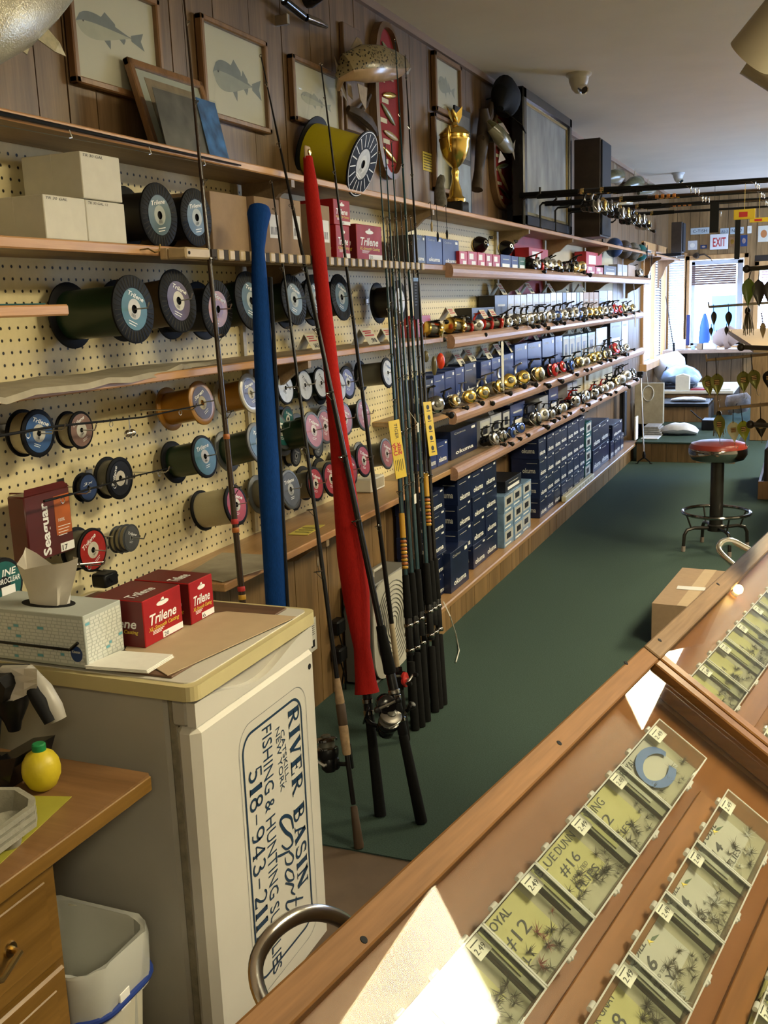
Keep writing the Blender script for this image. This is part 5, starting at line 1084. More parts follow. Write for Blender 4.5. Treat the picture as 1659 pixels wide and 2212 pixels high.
# ------------------------------------------------------------------ reels: two prototypes reused on rods and shelves
def spin_reel(t, body, spoolm, knob='black_plastic', org=(0,0,0)):
    """local frame: spool axis +x, stem up +z"""
    ORG[t.name] = (0,0,0)
    MB().lathe((0,0,0), (1,0,0), [(0, -.034), (.010, -.034), (.017, -.026), (.018, -.010), (.014, .0)], 16).box((-.030, -.008, .004), (-.004, .008, .022), 0, .004).build('body', [body], t)
    MB().lathe((0,0,0), (1,0,0), [(.020, -.006), (.0225, .0), (.0235, .012), (.021, .016), (.015, .016)], 18).build('rotor', [body], t)
    MB().lathe((0,0,0), (1,0,0), [(.015, .010), (.0225, .012), (.0225, .016), (.017, .018), (.017, .028), (.0235, .030), (.0235, .034), (.019, .037), (.010, .038), (.010, .042), (.006, .044), (0, .044)], 20, 0, [0,0,0,1,1,0,0,0,1,1,1]).build('spool', [spoolm, 'line_grey'], t)
    MB().tube([(-.018, 0, .018), (-.020, 0, .036), (-.010, 0, .052)], [.005, .0045, .004], 8).box((-.030, -.005, .050), (.022, .005, .054), 0, .002).build('stem', [body], t)
    b = MB(); pts = [(.020, -.024*math.cos(a), .024*math.sin(a)) if abs(math.cos(a)) > 5 else (.018+.014*math.sin(a), -.026*math.cos(a), -.026*math.sin(a)*.9) for a in [PI*k/10 for k in range(11)]]
    b.tube(pts, .0012, 6).build('bail', ['steel'], t)
    b = MB().tube([(-.016, .014, 0), (-.016, .024, 0), (-.006, .028, -.012), (.022, .030, -.022), (.034, .031, -.024)], [.004, .0035, .003, .0025, .0025], 7); b.build('handle', ['silver_paint'], t)
    MB().lathe((.032, .031, -.024), (.9, .1, -.3), [(0, -.002), (.005, 0), (.004, .006), (.008, .016), (.0095, .022), (.006, .026), (0, .027)], 12).build('knob', [knob], t)
def bait_reel(t, body, plate):
    ORG[t.name] = (0,0,0)
    MB().lathe((0,-.024,0), (0,1,0), [(0, 0), (.016, 0), (.020, .003), (.021, .008), (.019, .010), (.012, .010)], 20).build('side_plate', [plate], t)
    MB().lathe((0,.014,0), (0,1,0), [(.012, 0), (.019, 0), (.021, .003), (.020, .009), (.012, .012), (0, .012)], 20).build('side_plate', [plate], t)
    MB().lathe((0,-.016,0), (0,1,0), [(.011, 0), (.013, .006), (.013, .024), (.011, .030)], 18).build('spool', ['line_grey'], t)
    MB().box((-.024, -.020, -.020), (.012, .020, -.014), 0, .003).build('frame', [body], t)
    MB().box((-.004, -.016, .016), (.018, .016, .021), 0, .003).build('thumb_bar', [body], t)
    MB().box((-.012, -.006, .020), (.03, .006, .023), 0, .001).build('foot', [body], t)
    MB().tube([(0, .026, 0), (0, .033, 0)], .004, 8).tube([(.006, .034, .024), (-.004, .034, -.024)], [.003, .003], 6).build('handle', ['silver_paint'], t)
    for sg in (1, -1): MB().lathe((.001+.005*sg, .034, .024*sg), (0,1,0), [(0, 0), (.005, .001), (.007, .008), (.005, .014), (0, .015)], 10).build('knob', ['black_plastic'], t)
def place_reel(t, o, fwd, up, sc, label=None):
    fwd = Vector(fwd).normalized(); up = Vector(up); t.matrix_world = frame(o, fwd, up.cross(fwd)) @ Matrix.Scale(sc, 4)
# reel on the slim rod (beneath the seat, spool up the rod)
t = thing('spinning_reel', 'black spinning reel on the slim cork-gripped rod', 'reel', (0,0,0), 'reels fitted to rods'); spin_reel(t, 'black_plastic', 'chrome_dark')
c = B2+d2*.33; place_reel(t, P(709, 1632, 1, c.y), d2, Vector((1, .0, 0)), 1.25)
t = thing('conventional_reel', 'black and silver conventional reel on the long forward rod', 'reel', (0,0,0), 'reels fitted to rods'); bait_reel(t, 'black_gloss', 'black_gloss')
c = B3+d3*.32; place_reel(t, c+Vector((-.026, -.012, 0)), d3, Vector((.9, .5, 0)), 1.25)
t = thing('conventional_reel', 'small black reel with red side plate among the rods', 'reel', (0,0,0), 'reels fitted to rods'); bait_reel(t, 'black_gloss', 'red_gloss')
c = B4+d4*.21; place_reel(t, c+Vector((.012, -.03, 0)), d4, Vector((.0, 1, 0)), 1.15)
t = thing('spinning_reel', 'silver spinning reel facing the viewer on the red-sock rod', 'reel', (0,0,0), 'reels fitted to rods'); spin_reel(t, 'black_gloss', 'silver_paint')
c = along(Br, TR, [1545])[0]; place_reel(t, c+Vector((.062, -.02, -.012)), Vector((.35, -.3, .8)), Vector((-1, 0, .2)), 1.25)
# hanging spinner lure and power adapters behind the slim rod, small items
p = P(686, 1200, 0, .23)
t = thing('spinner_lure', 'small silver spinner hanging in front of the ledge', 'lure', tuple(p+Vector((0,0,-.09)))); MB().tube([p+Vector((0,0,.05)), p], .0008, 5).build('wire', ['steel'], t)
fin(MB(), [p, p+Vector((.0, .007, -.015)), p+Vector((0, .004, -.035)), p+Vector((0, -.004, -.035)), p+Vector((0, -.007, -.015))], .001).build('blade', ['chrome'], t)
MB().tube([p+Vector((0,0,-.035)), p+Vector((0,.002,-.055)), p+Vector((0,.010,-.058)), p+Vector((0,.012,-.048))], .0009, 5).build('hook', ['steel'], t)
def adapter(px, py, label):
    p = P(px, py, 0, .036); t = thing('power_adapter', label, 'power adapter', (.034, p.y, p.z-.03), 'power adapters on the wall'); MB().box((.036, p.y-.032, p.z-.026), (.075, p.y+.032, p.z+.026), 0, .006).build('case', ['black_plastic'], t)
    MB().tube([(.06, p.y, p.z-.026), (.07, p.y+.01, p.z-.09), (.06, p.y+.03, p.z-.16), (.05, p.y+.02, p.z-.24)], .0025, 6).build('cable', ['black_matte'], t)
adapter(718, 1352, 'upper black power adapter on the paneling behind the slim rod'); adapter(722, 1412, 'lower black power adapter on the paneling behind the slim rod')
p = P(690, 1375, 0, .12); b = MB().box((.09, p.y-.03, p.z-.055), (.092, p.y+.035, p.z+.055), 0)
for k in range(6): b.box((.092, p.y-.018, p.z+.035-.007*k), (.0924, p.y+.022, p.z+.037-.007*k), 1)
b.box((.092, p.y-.005, p.z-.042), (.0924, p.y+.02, p.z-.018), 1); b.tube([(.09, p.y, p.z+.05), (.034, p.y, p.z+.06)], .0012, 5); solo(b, 'barcode_card', ['paper_white', 'ink'], 'white barcode card hanging beside the cooler corner', 'tag')
b = MB(); p = P(745, 1240, 0, .05); b.tube([(.05, p.y-.03, .62), (.05, p.y, .55), (.045, p.y+.02, .42), (.05, p.y+.0, .33), (.05, p.y-.03, .27)], .0025, 6); solo(b, 'power_lead', ['black_matte'], 'black power lead hanging down the paneling', 'power lead')
# grey box fan leaning against the paneling behind the rods
mat('fan_grey', (0.16, 0.155, 0.14), 0.5, var=.06, vscale=20); mat('fan_white', (0.50, 0.48, 0.42), 0.5)
yl = P(775, 1400, 0, .10).y; yr = P(872, 1400, 0, .12).y
t = thing('box_fan', 'grey box fan with white grille standing behind the rods', 'fan', (.12, (yl+yr)/2, 0)); zt = P(850, 1235, 0, .15).z; x0, x1 = .045, .155
b = MB().box((x0, yl, .001), (x1, yl+.012, zt), 0, .004).box((x0, yr-.012, .001), (x1, yr, zt), 0, .004).box((x0, yl, zt-.012), (x1, yr, zt), 0, .004).box((x0, yl, .001), (x1, yr, .014), 0, .004).box((x0, yl+.01, .01), (x0+.004, yr-.01, zt-.01)); b.build('housing', ['fan_grey'], t)
cy_ = (yl+yr)/2; cz_ = zt/2; rm = min(yr-yl, zt)/2
b = MB().prism([(math.copysign(abs(math.cos(a))**.5, math.cos(a))*(yr-yl)*.5, math.copysign(abs(math.sin(a))**.5, math.sin(a))*zt*.5) for a in [2*PI*k/36 for k in range(36)]], frame((x1, cy_, cz_), (0,1,0), (0,0,1)), .006, 0)
b.build('grille_plate', ['fan_white'], t)
for k in range(9): 
    r_ = rm*(.15+.09*k); MB().tube([(x1+.008, cy_+r_*math.cos(a), cz_+r_*1.0*math.sin(a)) for a in [2*PI*j/28 for j in range(28)]], .0016, 5, closed=True).build('grille_ring', ['fan_grey'], t)
MB().tube([(x1-.05, cy_-.05, zt), (x1-.05, cy_-.045, zt+.02), (x1-.05, cy_+.045, zt+.02), (x1-.05, cy_+.05, zt)], .006, 7).build('handle', ['fan_white'], t)
b = MB(); pts = [P(px, py, 2, .004) for px, py in ((985,1430),(992,1405),(985,1370))]+[P(972, 1330, 1, 3.6), P(958, 1300, 1, 3.65)]
b.tube(pts, .0025, 6); solo(b, 'extension_lead', ['white_plastic'], 'thin white lead looping out from behind the rods', 'power lead')
# ------------------------------------------------------------------ white cooler with the shop sign
mat('enamel_white', (0.60, 0.57, 0.50), 0.35, var=0.04, vscale=5); mat('enamel_shaded', (0.40, 0.375, 0.32), 0.45, var=0.06, vscale=7); mat('rim_cream', (0.55, 0.47, 0.24), 0.4, var=.06, vscale=15); mat('gasket', (0.22, 0.19, 0.13), 0.7, var=.3, vscale=60); mat('sign_navy', (0.012, 0.035, 0.075), 0.4)  # side enamel is the white one darkened in colour for shade
FX = .660; FY0, FY1 = 1.308, 1.742; FZ0, FZ1 = .035, .728
t = thing('mini_fridge', 'small white fridge lettered with the shop sign', 'fridge', (.4, 1.52, 0))
MB().box((.13, FY0+.008, .01), (FX-.062, FY1-.008, FZ1), 0, .006).build('cabinet', ['enamel_shaded'], t)
MB().box((FX-.062, FY0+.012, FZ0), (FX-.045, FY1-.012, FZ1-.01), 0, .003).build('gasket', ['gasket'], t)
door = MB().box((FX-.047, FY0, FZ0), (FX, FY1, FZ1-.048), 0, .014).build('door', ['enamel_white'], t)
# scooped handle band along the top of the door
lip = [(FY0+.004, FZ1-.050), (FY1-.004, FZ1-.050)]+[(FY1-.004-(FY1-FY0-.008)*k/18, FZ1-.008-.034*math.sin(PI*k/18)**2.5) for k in range(19)]
sub(door, MB().box((FX-.047, FY0+.001, FZ1-.050), (FX-.018, FY1-.001, FZ1-.006), 0, .004), 'handle_recess', ['enamel_shaded'])
sub(door, MB().prism(lip, frame((FX-.0185, 0, 0), (0,1,0), (0,0,1)), .0165), 'handle_band', ['enamel_white'])
sub(door, MB().lathe((FX, FY1-.028, FZ1-.085), (1,0,0), [(0, .0008), (.006, .0008), (.006, 0)], 12), 'lock_hole', ['black_matte'])
TOPZ = .755
def rrect(x0, y0, x1, y1, r, n=5):
    o_ = []
    for cx_, cy_, a0 in ((x1-r, y1-r, 0), (x0+r, y1-r, PI/2), (x0+r, y0+r, PI), (x1-r, y0+r, 1.5*PI)): o_ += [(cx_+r*math.cos(a0+PI/2*k/n), cy_+r*math.sin(a0+PI/2*k/n)) for k in range(n+1)]
    return o_
MB().prism(rrect(.12, FY0-.012, FX+.008, FY1+.004, .022), Matrix.Translation((0,0,FZ1)), TOPZ-FZ1-.002).build('top_rim', ['rim_cream'], t)
MB().prism(rrect(.135, FY0+.002, FX-.006, FY1-.010, .018), Matrix.Translation((0,0,TOPZ-.003)), .003).build('top_panel', ['enamel_white'], t)
# sign lettering
SX = FX+.0008
def dp(px, py): p = P(px, py, 0, SX); return p
def vec_text(b, key, p0, p1, ph, m=0):
    """p0, p1: baseline start and end pixels; ph: pixel at the cap line above the start"""
    a = dp(*p0); c = dp(*p1); h = dp(*ph); v = c-a; u = (h-a); u = u-v*(u.dot(v)/v.dot(v)); b.text(key, a, v, u, m)
# serif capitals drawn as strokes
def arc(cx_, cy_, rx, ry, a0, a1, n=10): return [(cx_+rx*math.cos(math.radians(a0+(a1-a0)*i/n)), cy_+ry*math.sin(math.radians(a0+(a1-a0)*i/n))) for i in range(n+1)]
TK, TN = .24, .10
SER = {
 'I': (.36, [([(.18,0),(.18,1)],TK)], [(.02,.34,0),(.02,.34,1)]),
 'R': (.80, [([(.18,0),(.18,1)],TK), ([(.18,.96)]+arc(.38,.74,.22,.22,90,-90)+[(.18,.52)],.10), ([(.36,.50),(.68,.03)],.15)], [(.02,.34,0),(.04,.30,1),(.58,.80,0)]),
 'V': (.78, [([(.14,1),(.40,.02)],TK), ([(.66,1),(.40,.02)],TN)], [(.0,.28,1),(.54,.78,1)]),
 'E': (.68, [([(.18,0),(.18,1)],TK), ([(.18,.96),(.60,.96)],.08), ([(.18,.04),(.62,.04)],.08), ([(.18,.5),(.46,.5)],.07), ([(.58,.98),(.58,.74)],.06), ([(.60,.02),(.60,.28)],.06), ([(.45,.62),(.45,.38)],.05)], [(.02,.3,0),(.02,.3,1)]),
 'B': (.74, [([(.18,0),(.18,1)],TK), ([(.18,.96)]+arc(.36,.745,.19,.215,90,-90)+[(.18,.53)],.10), ([(.18,.53)]+arc(.38,.285,.23,.245,90,-90)+[(.18,.04)],.11)], [(.02,.3,0),(.02,.3,1)]),
 'A': (.82, [([(.14,.0),(.41,1)],TN), ([(.41,1),(.68,.0)],TK), ([(.22,.32),(.58,.32)],.06)], [(.0,.26,0),(.52,.82,0)]),
 'S': (.60, [(arc(.30,.74,.21,.22,30,270)+arc(.30,.27,.23,.25,90,-150),.12), ([(.50,.95),(.50,.72)],.05), ([(.07,.06),(.07,.30)],.05)], []),
 'N': (.84, [([(.16,0),(.16,1)],TN), ([(.14,1),(.66,.02)],TK), ([(.68,0),(.68,1)],TN)], [(.02,.30,0),(.0,.22,1),(.54,.82,1)]),
 ' ': (.35, [], []), '-': (.62, [([(.08,.42),(.54,.42)],.07)], []),
 '5': (.62, [([(.14,.96),(.52,.96)],.10), ([(.14,.98),(.12,.55)],.07), (arc(.28,.30,.24,.28,120,-150),.13)], []),
 '1': (.42, [([(.22,0),(.22,.98)],TK), ([(.08,.82),(.22,.97)],.06)], [(.06,.38,0)]),
 '8': (.60, [(arc(.30,.74,.19,.22,0,360,16),.11), (arc(.30,.26,.23,.25,0,360,16),.12)], []),
 '9': (.60, [(arc(.30,.70,.22,.27,0,360,16),.11), (arc(.28,.55,.25,.52,15,-70),.11), ([(.36,.05),(.16,.06)],.09)], []),
 '4': (.64, [([(.44,0),(.44,1)],.14), ([(.44,.98),(.05,.32)],.06), ([(.03,.30),(.60,.30)],.08)], [(.32,.56,0)]),
 '3': (.58, [(arc(.26,.75,.20,.21,150,-90),.10), (arc(.26,.28,.25,.26,90,-150),.12)], []),
 '2': (.60, [(arc(.29,.72,.21,.24,160,-20)+[(.40,.42),(.10,.08)],.11), ([(.06,.06),(.54,.06)],.12), ([(.53,.02),(.55,.2)],.05)], []),
}
def serif_text(b, s, p0, p1, ph, m=0):
    a = dp(*p0); c = dp(*p1); h = dp(*ph); v = c-a; u = h-a; u = u-v*(u.dot(v)/v.dot(v)); W_ = sum(SER[ch][0]+.10 for ch in s); ex = v/W_; ey = u; x_ = 0; N = (1,0,0); k = ex.length
    for ch in s:
        w_, st, sf = SER[ch]
        for pts, th in st:
            q = [a+ex*(x_+p_[0])+ey*p_[1] for p_ in pts]; b.ribbon(q, th*k, m, N)
        for x0_, x1_, y_ in sf: b.ribbon([a+ex*(x_+x0_)+ey*(.03+.94*y_), a+ex*(x_+x1_)+ey*(.03+.94*y_)], .055*ey.length, m, N)
        x_ += w_+.10
b = MB()
serif_text(b, 'RIVER BASIN', (622,1536), (645,1930), (645,1525)); serif_text(b, '518-943-2111', (538,1668), (556,2048), (565,1655))
vec_text(b, 'FISHING & HUNTING SUPPLIES', (566,1576), (591,2108), (586,1562)); vec_text(b, 'CATSKILL,', (606,1580), (618,1690), (614,1577)); vec_text(b, 'NEW YORK', (595,1576), (607,1712), (604,1573))
# brush-script word
def spx(pts, wd):
    q = [dp(*p_) for p_ in pts]; out = []; 
    for i in range(len(q)-1):                               # Catmull-Rom
        p0, p1, p2, p3 = q[max(i-1,0)], q[i], q[i+1], q[min(i+2,len(q)-1)]
        for k in range(5):
            t_ = k/5; out.append(.5*((2*p1)+(p2-p0)*t_+(2*p0-5*p1+4*p2-p3)*t_*t_+(3*p1-p0-3*p2+p3)*t_**3))
    out.append(q[-1]); n = len(out); b.ribbon(out, [wd*(.35+.65*math.sin(PI*min(1, .15+.85*i/n)))*mpp(q[0]) for i in range(n)], 0, (1,0,0))
spx([(634,1790),(629,1767),(615,1763),(606,1776),(617,1796),(629,1806),(632,1822),(620,1834),(609,1826)], 9)
spx([(626,1838),(606,1848),(600,1850)], 6); spx([(625,1840),(634,1850),(630,1864),(619,1866),(616,1852)], 6)
spx([(633,1884),(622,1878),(617,1890),(624,1902),(635,1898),(633,1884)], 6); spx([(617,1908),(634,1912),(630,1926),(638,1932)], 6); spx([(655,1938),(630,1946),(620,1950),(620,1962),(632,1972)], 6); spx([(640,1936),(640,1958)], 4)
# border
def border(corners, w_, r_=.0):
    q = [dp(*p_) for p_ in corners]; q.append(q[0]); b.ribbon([v+Vector((.0,0,0)) for v in q], w_, 0, (1,0,0))
YB0 = dp(528,1680).y; YB1 = dp(654,1600).y; ZB1 = dp(590,1545).z; ZB0 = dp(590,2092).z
pts = rrect(YB0, ZB0, YB1, ZB1, .035, 7); pts.append(pts[0]); b.ribbon([(SX, y_, z_) for y_, z_ in pts], .005, 0, (1,0,0))
pts = rrect(YB0-.012, ZB0-.03, YB1+.022, ZB1+.02, .045, 7); pts.append(pts[0]); b.ribbon([(SX, y_, z_) for y_, z_ in pts], .0008, 0, (1,0,0))
sub(door, b, 'sign_lettering', ['sign_navy'])

# ------------------------------------------------------------------ things on the cooler
wood('tray_brown', (0.07, 0.035, 0.018), (0.15, 0.08, 0.04), 0, 20, 0.45, 0)
solo(MB().box((.15, FY0+.012, TOPZ), (.612, FY1-.02, TOPZ+.004), 0, .001), 'brown_mat', ['tray_brown'], 'dark wood-grain mat lying on the fridge', 'mat')
z = TOPZ+.0045
q = [P(px, py, 2, z) for px, py in ((270,1405),(362,1460),(640,1333),(490,1322),(300,1350))]
solo(MB().prism([(v.x, v.y) for v in q], Matrix.Translation((0,0,z)), .0015), 'kraft_sheet', ['card_tan'], 'tan kraft cardboard sheet under the red boxes', 'cardboard sheet')
z += .002
q = [P(px, py, 2, z) for px, py in ((185,1445),(320,1455),(376,1420),(262,1412))]
b = MB()
for k in range(3): b.prism([(v.x-.002*k, v.y+.001*k) for v in q], Matrix.Translation((0,0,z+.0016*k)), .0014)
solo(b, 'envelope_stack', ['paper_white'], 'white paper pad beside the tissue box', 'paper')
zb = z
c0 = P(314, 1400, 2, zb); c1 = P(398, 1357, 2, zb); x1 = (c0.x+c1.x)/2; hh = P(398, 1258, 0, x1).z-zb
xl = P(251, 1300, 1, c0.y).x
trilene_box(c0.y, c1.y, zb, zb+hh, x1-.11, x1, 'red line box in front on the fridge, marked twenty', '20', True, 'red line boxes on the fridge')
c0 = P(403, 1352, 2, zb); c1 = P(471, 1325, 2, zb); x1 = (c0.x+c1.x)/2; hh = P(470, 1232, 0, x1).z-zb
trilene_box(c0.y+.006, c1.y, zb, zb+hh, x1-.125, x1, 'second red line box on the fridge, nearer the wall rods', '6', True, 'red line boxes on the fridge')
# tissue box
mat('tissue_pattern', (0.42, 0.45, 0.42), 0.6); mat('tissue', (0.58, 0.54, 0.47), 0.85, var=.05, vscale=20); mat('tissue_dash', (0.60, 0.62, 0.58), 0.6); mat('kleen_blue', (0.02, 0.05, 0.17), 0.5); mat('aqua', (0.12, 0.36, 0.46), 0.6)
zb = TOPZ+.0045
a = P(183, 1446, 2, zb); c = P(260, 1402, 2, zb); X1 = .452; ya = a.y+.004; yb = c.y; zt = P(178, 1332, 0, X1).z; X0 = X1-.23
t = thing('tissue_box', 'patterned tissue box with a tissue pulled up, on the fridge', 'tissue box', (X1-.11, (ya+yb)/2, zb))
b = MB().box((X0, ya, zb), (X1, yb, zt), 0, .0012); rr = random.Random(2)
for r_ in range(13):
    zz = zb+.006+(zt-zb-.012)*r_/13; y_ = ya+.004
    while y_ < yb-.006:
        L = rr.uniform(.006, .014); b.box((X1, y_, zz), (X1+.0004, min(y_+L, yb-.003), zz+.0045), 2 if rr.random() < .06 else 1); y_ += L+.002
    x_ = X0+.004
    while x_ < X1-.006:
        L = rr.uniform(.006, .014); b.box((x_, ya-.0004, zz), (min(x_+L, X1-.003), ya, zz+.0045), 2 if rr.random() < .06 else 1); x_ += L+.002
b.prism([(.012*math.cos(a_), .014*math.sin(a_)) for a_ in [2*PI*k/20 for k in range(20)]], frame((X1-.02, ya-.0003, zb+.024), (1,0,0), (0,0,1)), .0008, 3)
b.text('Kleenex', (X1-.029, ya-.0014, zb+.026), (.018, 0, 0), (0, 0, .005), 1)
b.build('carton', ['tissue_pattern', 'tissue_dash', 'aqua', 'kleen_blue'], t)
MB().prism([((X0+X1)/2+.055*math.cos(a_), (ya+yb)/2+.028*math.sin(a_)) for a_ in [2*PI*k/24 for k in range(24)]], Matrix.Translation((0,0,zt-.0006)), .001).build('slot', ['black_matte'], t)
b = MB(); n, m_ = 14, 7; cx_, cy_ = (X0+X1)/2+.0, (ya+yb)/2; gr = []
for j in range(m_):
    s = j/(m_-1); row = []
    for i in range(n):
        a_ = 2*PI*i/n; w_ = .034+.018*s+.007*math.sin(5*a_+2*s); row.append((cx_+w_*math.cos(a_)*1.15+.008*s, cy_+(.016+.008*s+.004*math.sin(7*a_))*math.sin(a_), zt-.002+.078*s*(1+.16*math.cos(2*a_+.6)+.10*math.sin(3*a_))))
    gr.append(b._a(row))
for j in range(m_-1):
    for i in range(n): b.face((gr[j]+i, gr[j]+(i+1)%n, gr[j+1]+(i+1)%n, gr[j+1]+i), 0, True)
b.build('tissue', ['tissue'], t)
b = MB().box((X0-.01, ya-.006, zb+.030), (X1-.03, ya-.003, zb+.034), 0).tube([(X1-.03, ya-.0045, zb+.032), (X1-.012, ya-.0045, zb+.046)], .003, 6); solo(b, 'black_stylus', ['black_plastic'], 'thin black stick lying against the tissue box', 'stick')
# dark clips behind the boxes
p = P(300, 1255, 0, .17); b = MB().box((.06, p.y-.03, p.z-.016), (.10, p.y+.02, p.z+.016), 0, .004).tube([(.0, p.y+.01, p.z+.02), (.08, p.y+.0, p.z+.014), (.11, p.y-.02, p.z+.0)], .003, 6); solo(b, 'hanging_clip', ['black_plastic'], 'black clip hardware on the pegboard behind the red boxes', 'hook')

# ------------------------------------------------------------------ desk, drawers and things on it
DZ = .62; DX = .606; DY1 = 1.25
t = thing('desk', 'oak desk corner with drawers in the lower left', 'desk', (.3, .8, 0))
MB().prism([(.02, .1), (DX, .1), (DX, DY1-.004), (DX-.004, DY1), (.02, DY1)], Matrix.Translation((0,0,DZ-.004)), .004).build('laminate_top', ['desk_laminate'], t)
MB().box((.02, .1, DZ-.030), (DX+.001, DY1+.001, DZ-.004), 0, .002).build('edge_band', ['cabinet_oak'], t)
CXF = .575; cy1 = P(137, 1862, 0, CXF).y
MB().box((.04, .1, .02), (CXF-.018, cy1, DZ-.031), 0, .003).build('carcass', ['cabinet_oak'], t)
zd = [DZ-.045, .40, .20, .03]
for i in range(3):
    top = zd[i]; bot = zd[i+1]+.012
    dr = MB().box((CXF-.018, .16, bot), (CXF-.004, cy1-.014, top), 0, .004).box((CXF-.004, .19, bot+.025), (CXF, cy1-.040, top-.025), 0, .005).build('drawer', ['cabinet_oak'], t)
    hy = cy1-.165 if i == 0 else cy1-.135
    b = MB().tube([(CXF, hy-.045, (top+bot)/2), (CXF+.022, hy-.040, (top+bot)/2+.004), (CXF+.026, hy, (top+bot)/2-.010), (CXF+.022, hy+.040, (top+bot)/2+.004), (CXF, hy+.045, (top+bot)/2)], [.006, .005, .0045, .005, .006], 8).lathe((CXF, hy-.045, (top+bot)/2), (1,0,0), [(0, .004), (.011, .003), (.012, 0)], 12).lathe((CXF, hy+.045, (top+bot)/2), (1,0,0), [(0, .004), (.011, .003), (.012, 0)], 12)
    sub(dr, b, 'pull_handle', ['brass'])
# yellow sheet, egg tray, lemon, coffee maker
mat('paper_yellow', (0.34, 0.31, 0.03), 0.7, var=.08, vscale=14); mat('pulp_grey', (0.26, 0.245, 0.19), 0.9, var=.12, vscale=60, bump=.4, bscale=200); mat('lemon', (0.58, 0.46, 0.02), 0.45, bump=.2, bscale=160, var=.08, vscale=30); mat('cap_green', (0.01, 0.20, 0.06), 0.4)
z = DZ+.001
q = [P(px, py, 2, z) for px, py in ((155,1721),(-60,1718),(-60,1930),(0,1866))]
solo(MB().prism([(v.x, v.y) for v in q][::-1], Matrix.Translation((0,0,z-.0005)), .001), 'yellow_sheet', ['paper_yellow'], 'yellow paper sheet on the desk', 'paper')
p = P(94, 1704, 2, DZ); R = 41*mpp(p)
t = thing('lemon_juice_bottle', 'yellow lemon-shaped juice bottle with green cap', 'bottle', (p.x, p.y, DZ))
MB().lathe((p.x, p.y, DZ), (0,0,1), [(0, .001), (R*.45, .001), (R*.72, R*.25), (R*.97, R*.8), (R, R*1.15), (R*.93, R*1.6), (R*.72, R*1.95), (R*.42, R*2.15), (R*.34, R*2.2)], 28).build('body', ['lemon'], t)
MB().lathe((p.x, p.y, DZ+R*2.15), (0,0,1), [(R*.36, 0), (R*.36, R*.36), (R*.30, R*.42), (0, R*.42)], 24).build('cap', ['cap_green'], t)
zz = DZ+.012; pc = P(-20, 1770, 2, DZ+.04)
t = thing('pulp_tray', 'stack of grey pulp egg trays on the yellow sheet', 'tray', (pc.x, pc.y, DZ))
qq = [P(px, py, 2, DZ+.05) for px, py in ((-120,1700),(40,1700),(76,1722),(74,1740),(-30,1815),(-150,1800))]
for k in range(3):
    b = MB(); c_ = sum(qq, Vector())/len(qq)
    out = [v+Vector((0,0,-.012*k)) for v in qq]; inn = [c_+(v-c_)*.84+Vector((0,0,-.012*k)) for v in qq]; bot = [c_+(v-c_)*.62+Vector((0,0,-.038-.0*k)) for v in qq]
    for i in range(6):
        j = (i+1) % 6; b.poly([out[i], out[j], inn[j], inn[i]]); b.poly([inn[i], inn[j], bot[j], bot[i]]); b.poly([out[i], out[j], out[j]+Vector((0,0,-.008)), out[i]+Vector((0,0,-.008))])
    b.poly(bot); b.build('tray', ['pulp_grey'], t)
b = MB()
for px, py in ((20,1800),(-60,1790)):
    v = P(px, py, 2, DZ+.02); b.lathe((v.x, v.y, DZ+.002), (0,0,1), [(0, 0), (.014, 0), (.022, .03), (.024, .04)], 14)
b.build('cup_foot', ['pulp_grey'], t)
# coffee machine with towel
pm = P(20, 1690, 2, DZ); mx, my = pm.x-.05, pm.y+.02
t = thing('coffee_maker', 'black coffee maker with grey arm and paper towel, left edge', 'coffee maker', (mx, my, DZ)); E_ = lambda px, py, y: P(px, py, 1, y)
yb_ = my
def prof(pts, y0, d, m, nm, part=None):
    q = [E_(px, py, yb_) for px, py in pts]; b = MB().prism([(v.x, max(v.z, DZ+.001)) for v in q], frame((0, y0, 0), (1,0,0), (0,0,1)), -d); return b.build(nm, [m], t)
prof([(-110,1705), (62,1700), (78,1612), (30,1618), (-20,1648), (-110,1660)], yb_-.045, .09, 'black_gloss', 'base'); prof([(-110,1665), (-40,1650), (-34,1560), (-40,1450), (-110,1450)], yb_-.04, .08, 'black_plastic', 'column'); prof([(-110,1500), (40,1500), (46,1470), (30,1450), (-110,1446)], yb_-.035, .07, 'black_plastic', 'brew_head')
MB().lathe(E_(22,1500,yb_), (0,0,-1), [(.030, 0), (.026, .02), (.014, .045), (.010, .06), (0, .06)], 18).build('spout', ['black_plastic'], t)
mat('arm_grey', (0.33, 0.31, 0.27), 0.4)
MB().tube([E_(10,1458,yb_+.01), E_(60,1458,yb_+.01), E_(92,1492,yb_+.01), E_(114,1530,yb_+.01), E_(126,1556,yb_+.01)], [.016, .017, .017, .017, .014], 12).build('arm', ['arm_grey'], t)
MB().tube([E_(66,1484,yb_-.006), E_(86,1516,yb_-.006), E_(108,1560,yb_-.006)], [.010, .012, .009], 10).build('arm_underside', ['black_matte'], t)
b = MB(); g = [[E_(-90+170*i/6.-14*(j/4.)*(i/6.)*0, 1444+(6+4*math.sin(i*1.4))*0+ (j/4.)*(118-13*i) + 8*abs(math.sin(i))*(j/4.), yb_-.012-.008*math.sin(i+j)) for i in range(7)] for j in range(5)]
for j in range(4):
    for i in range(6): 
        b.poly([g[j][i], g[j][i+1], g[j+1][i+1], g[j+1][i]])
b.build('paper_towel', ['tissue'], t)

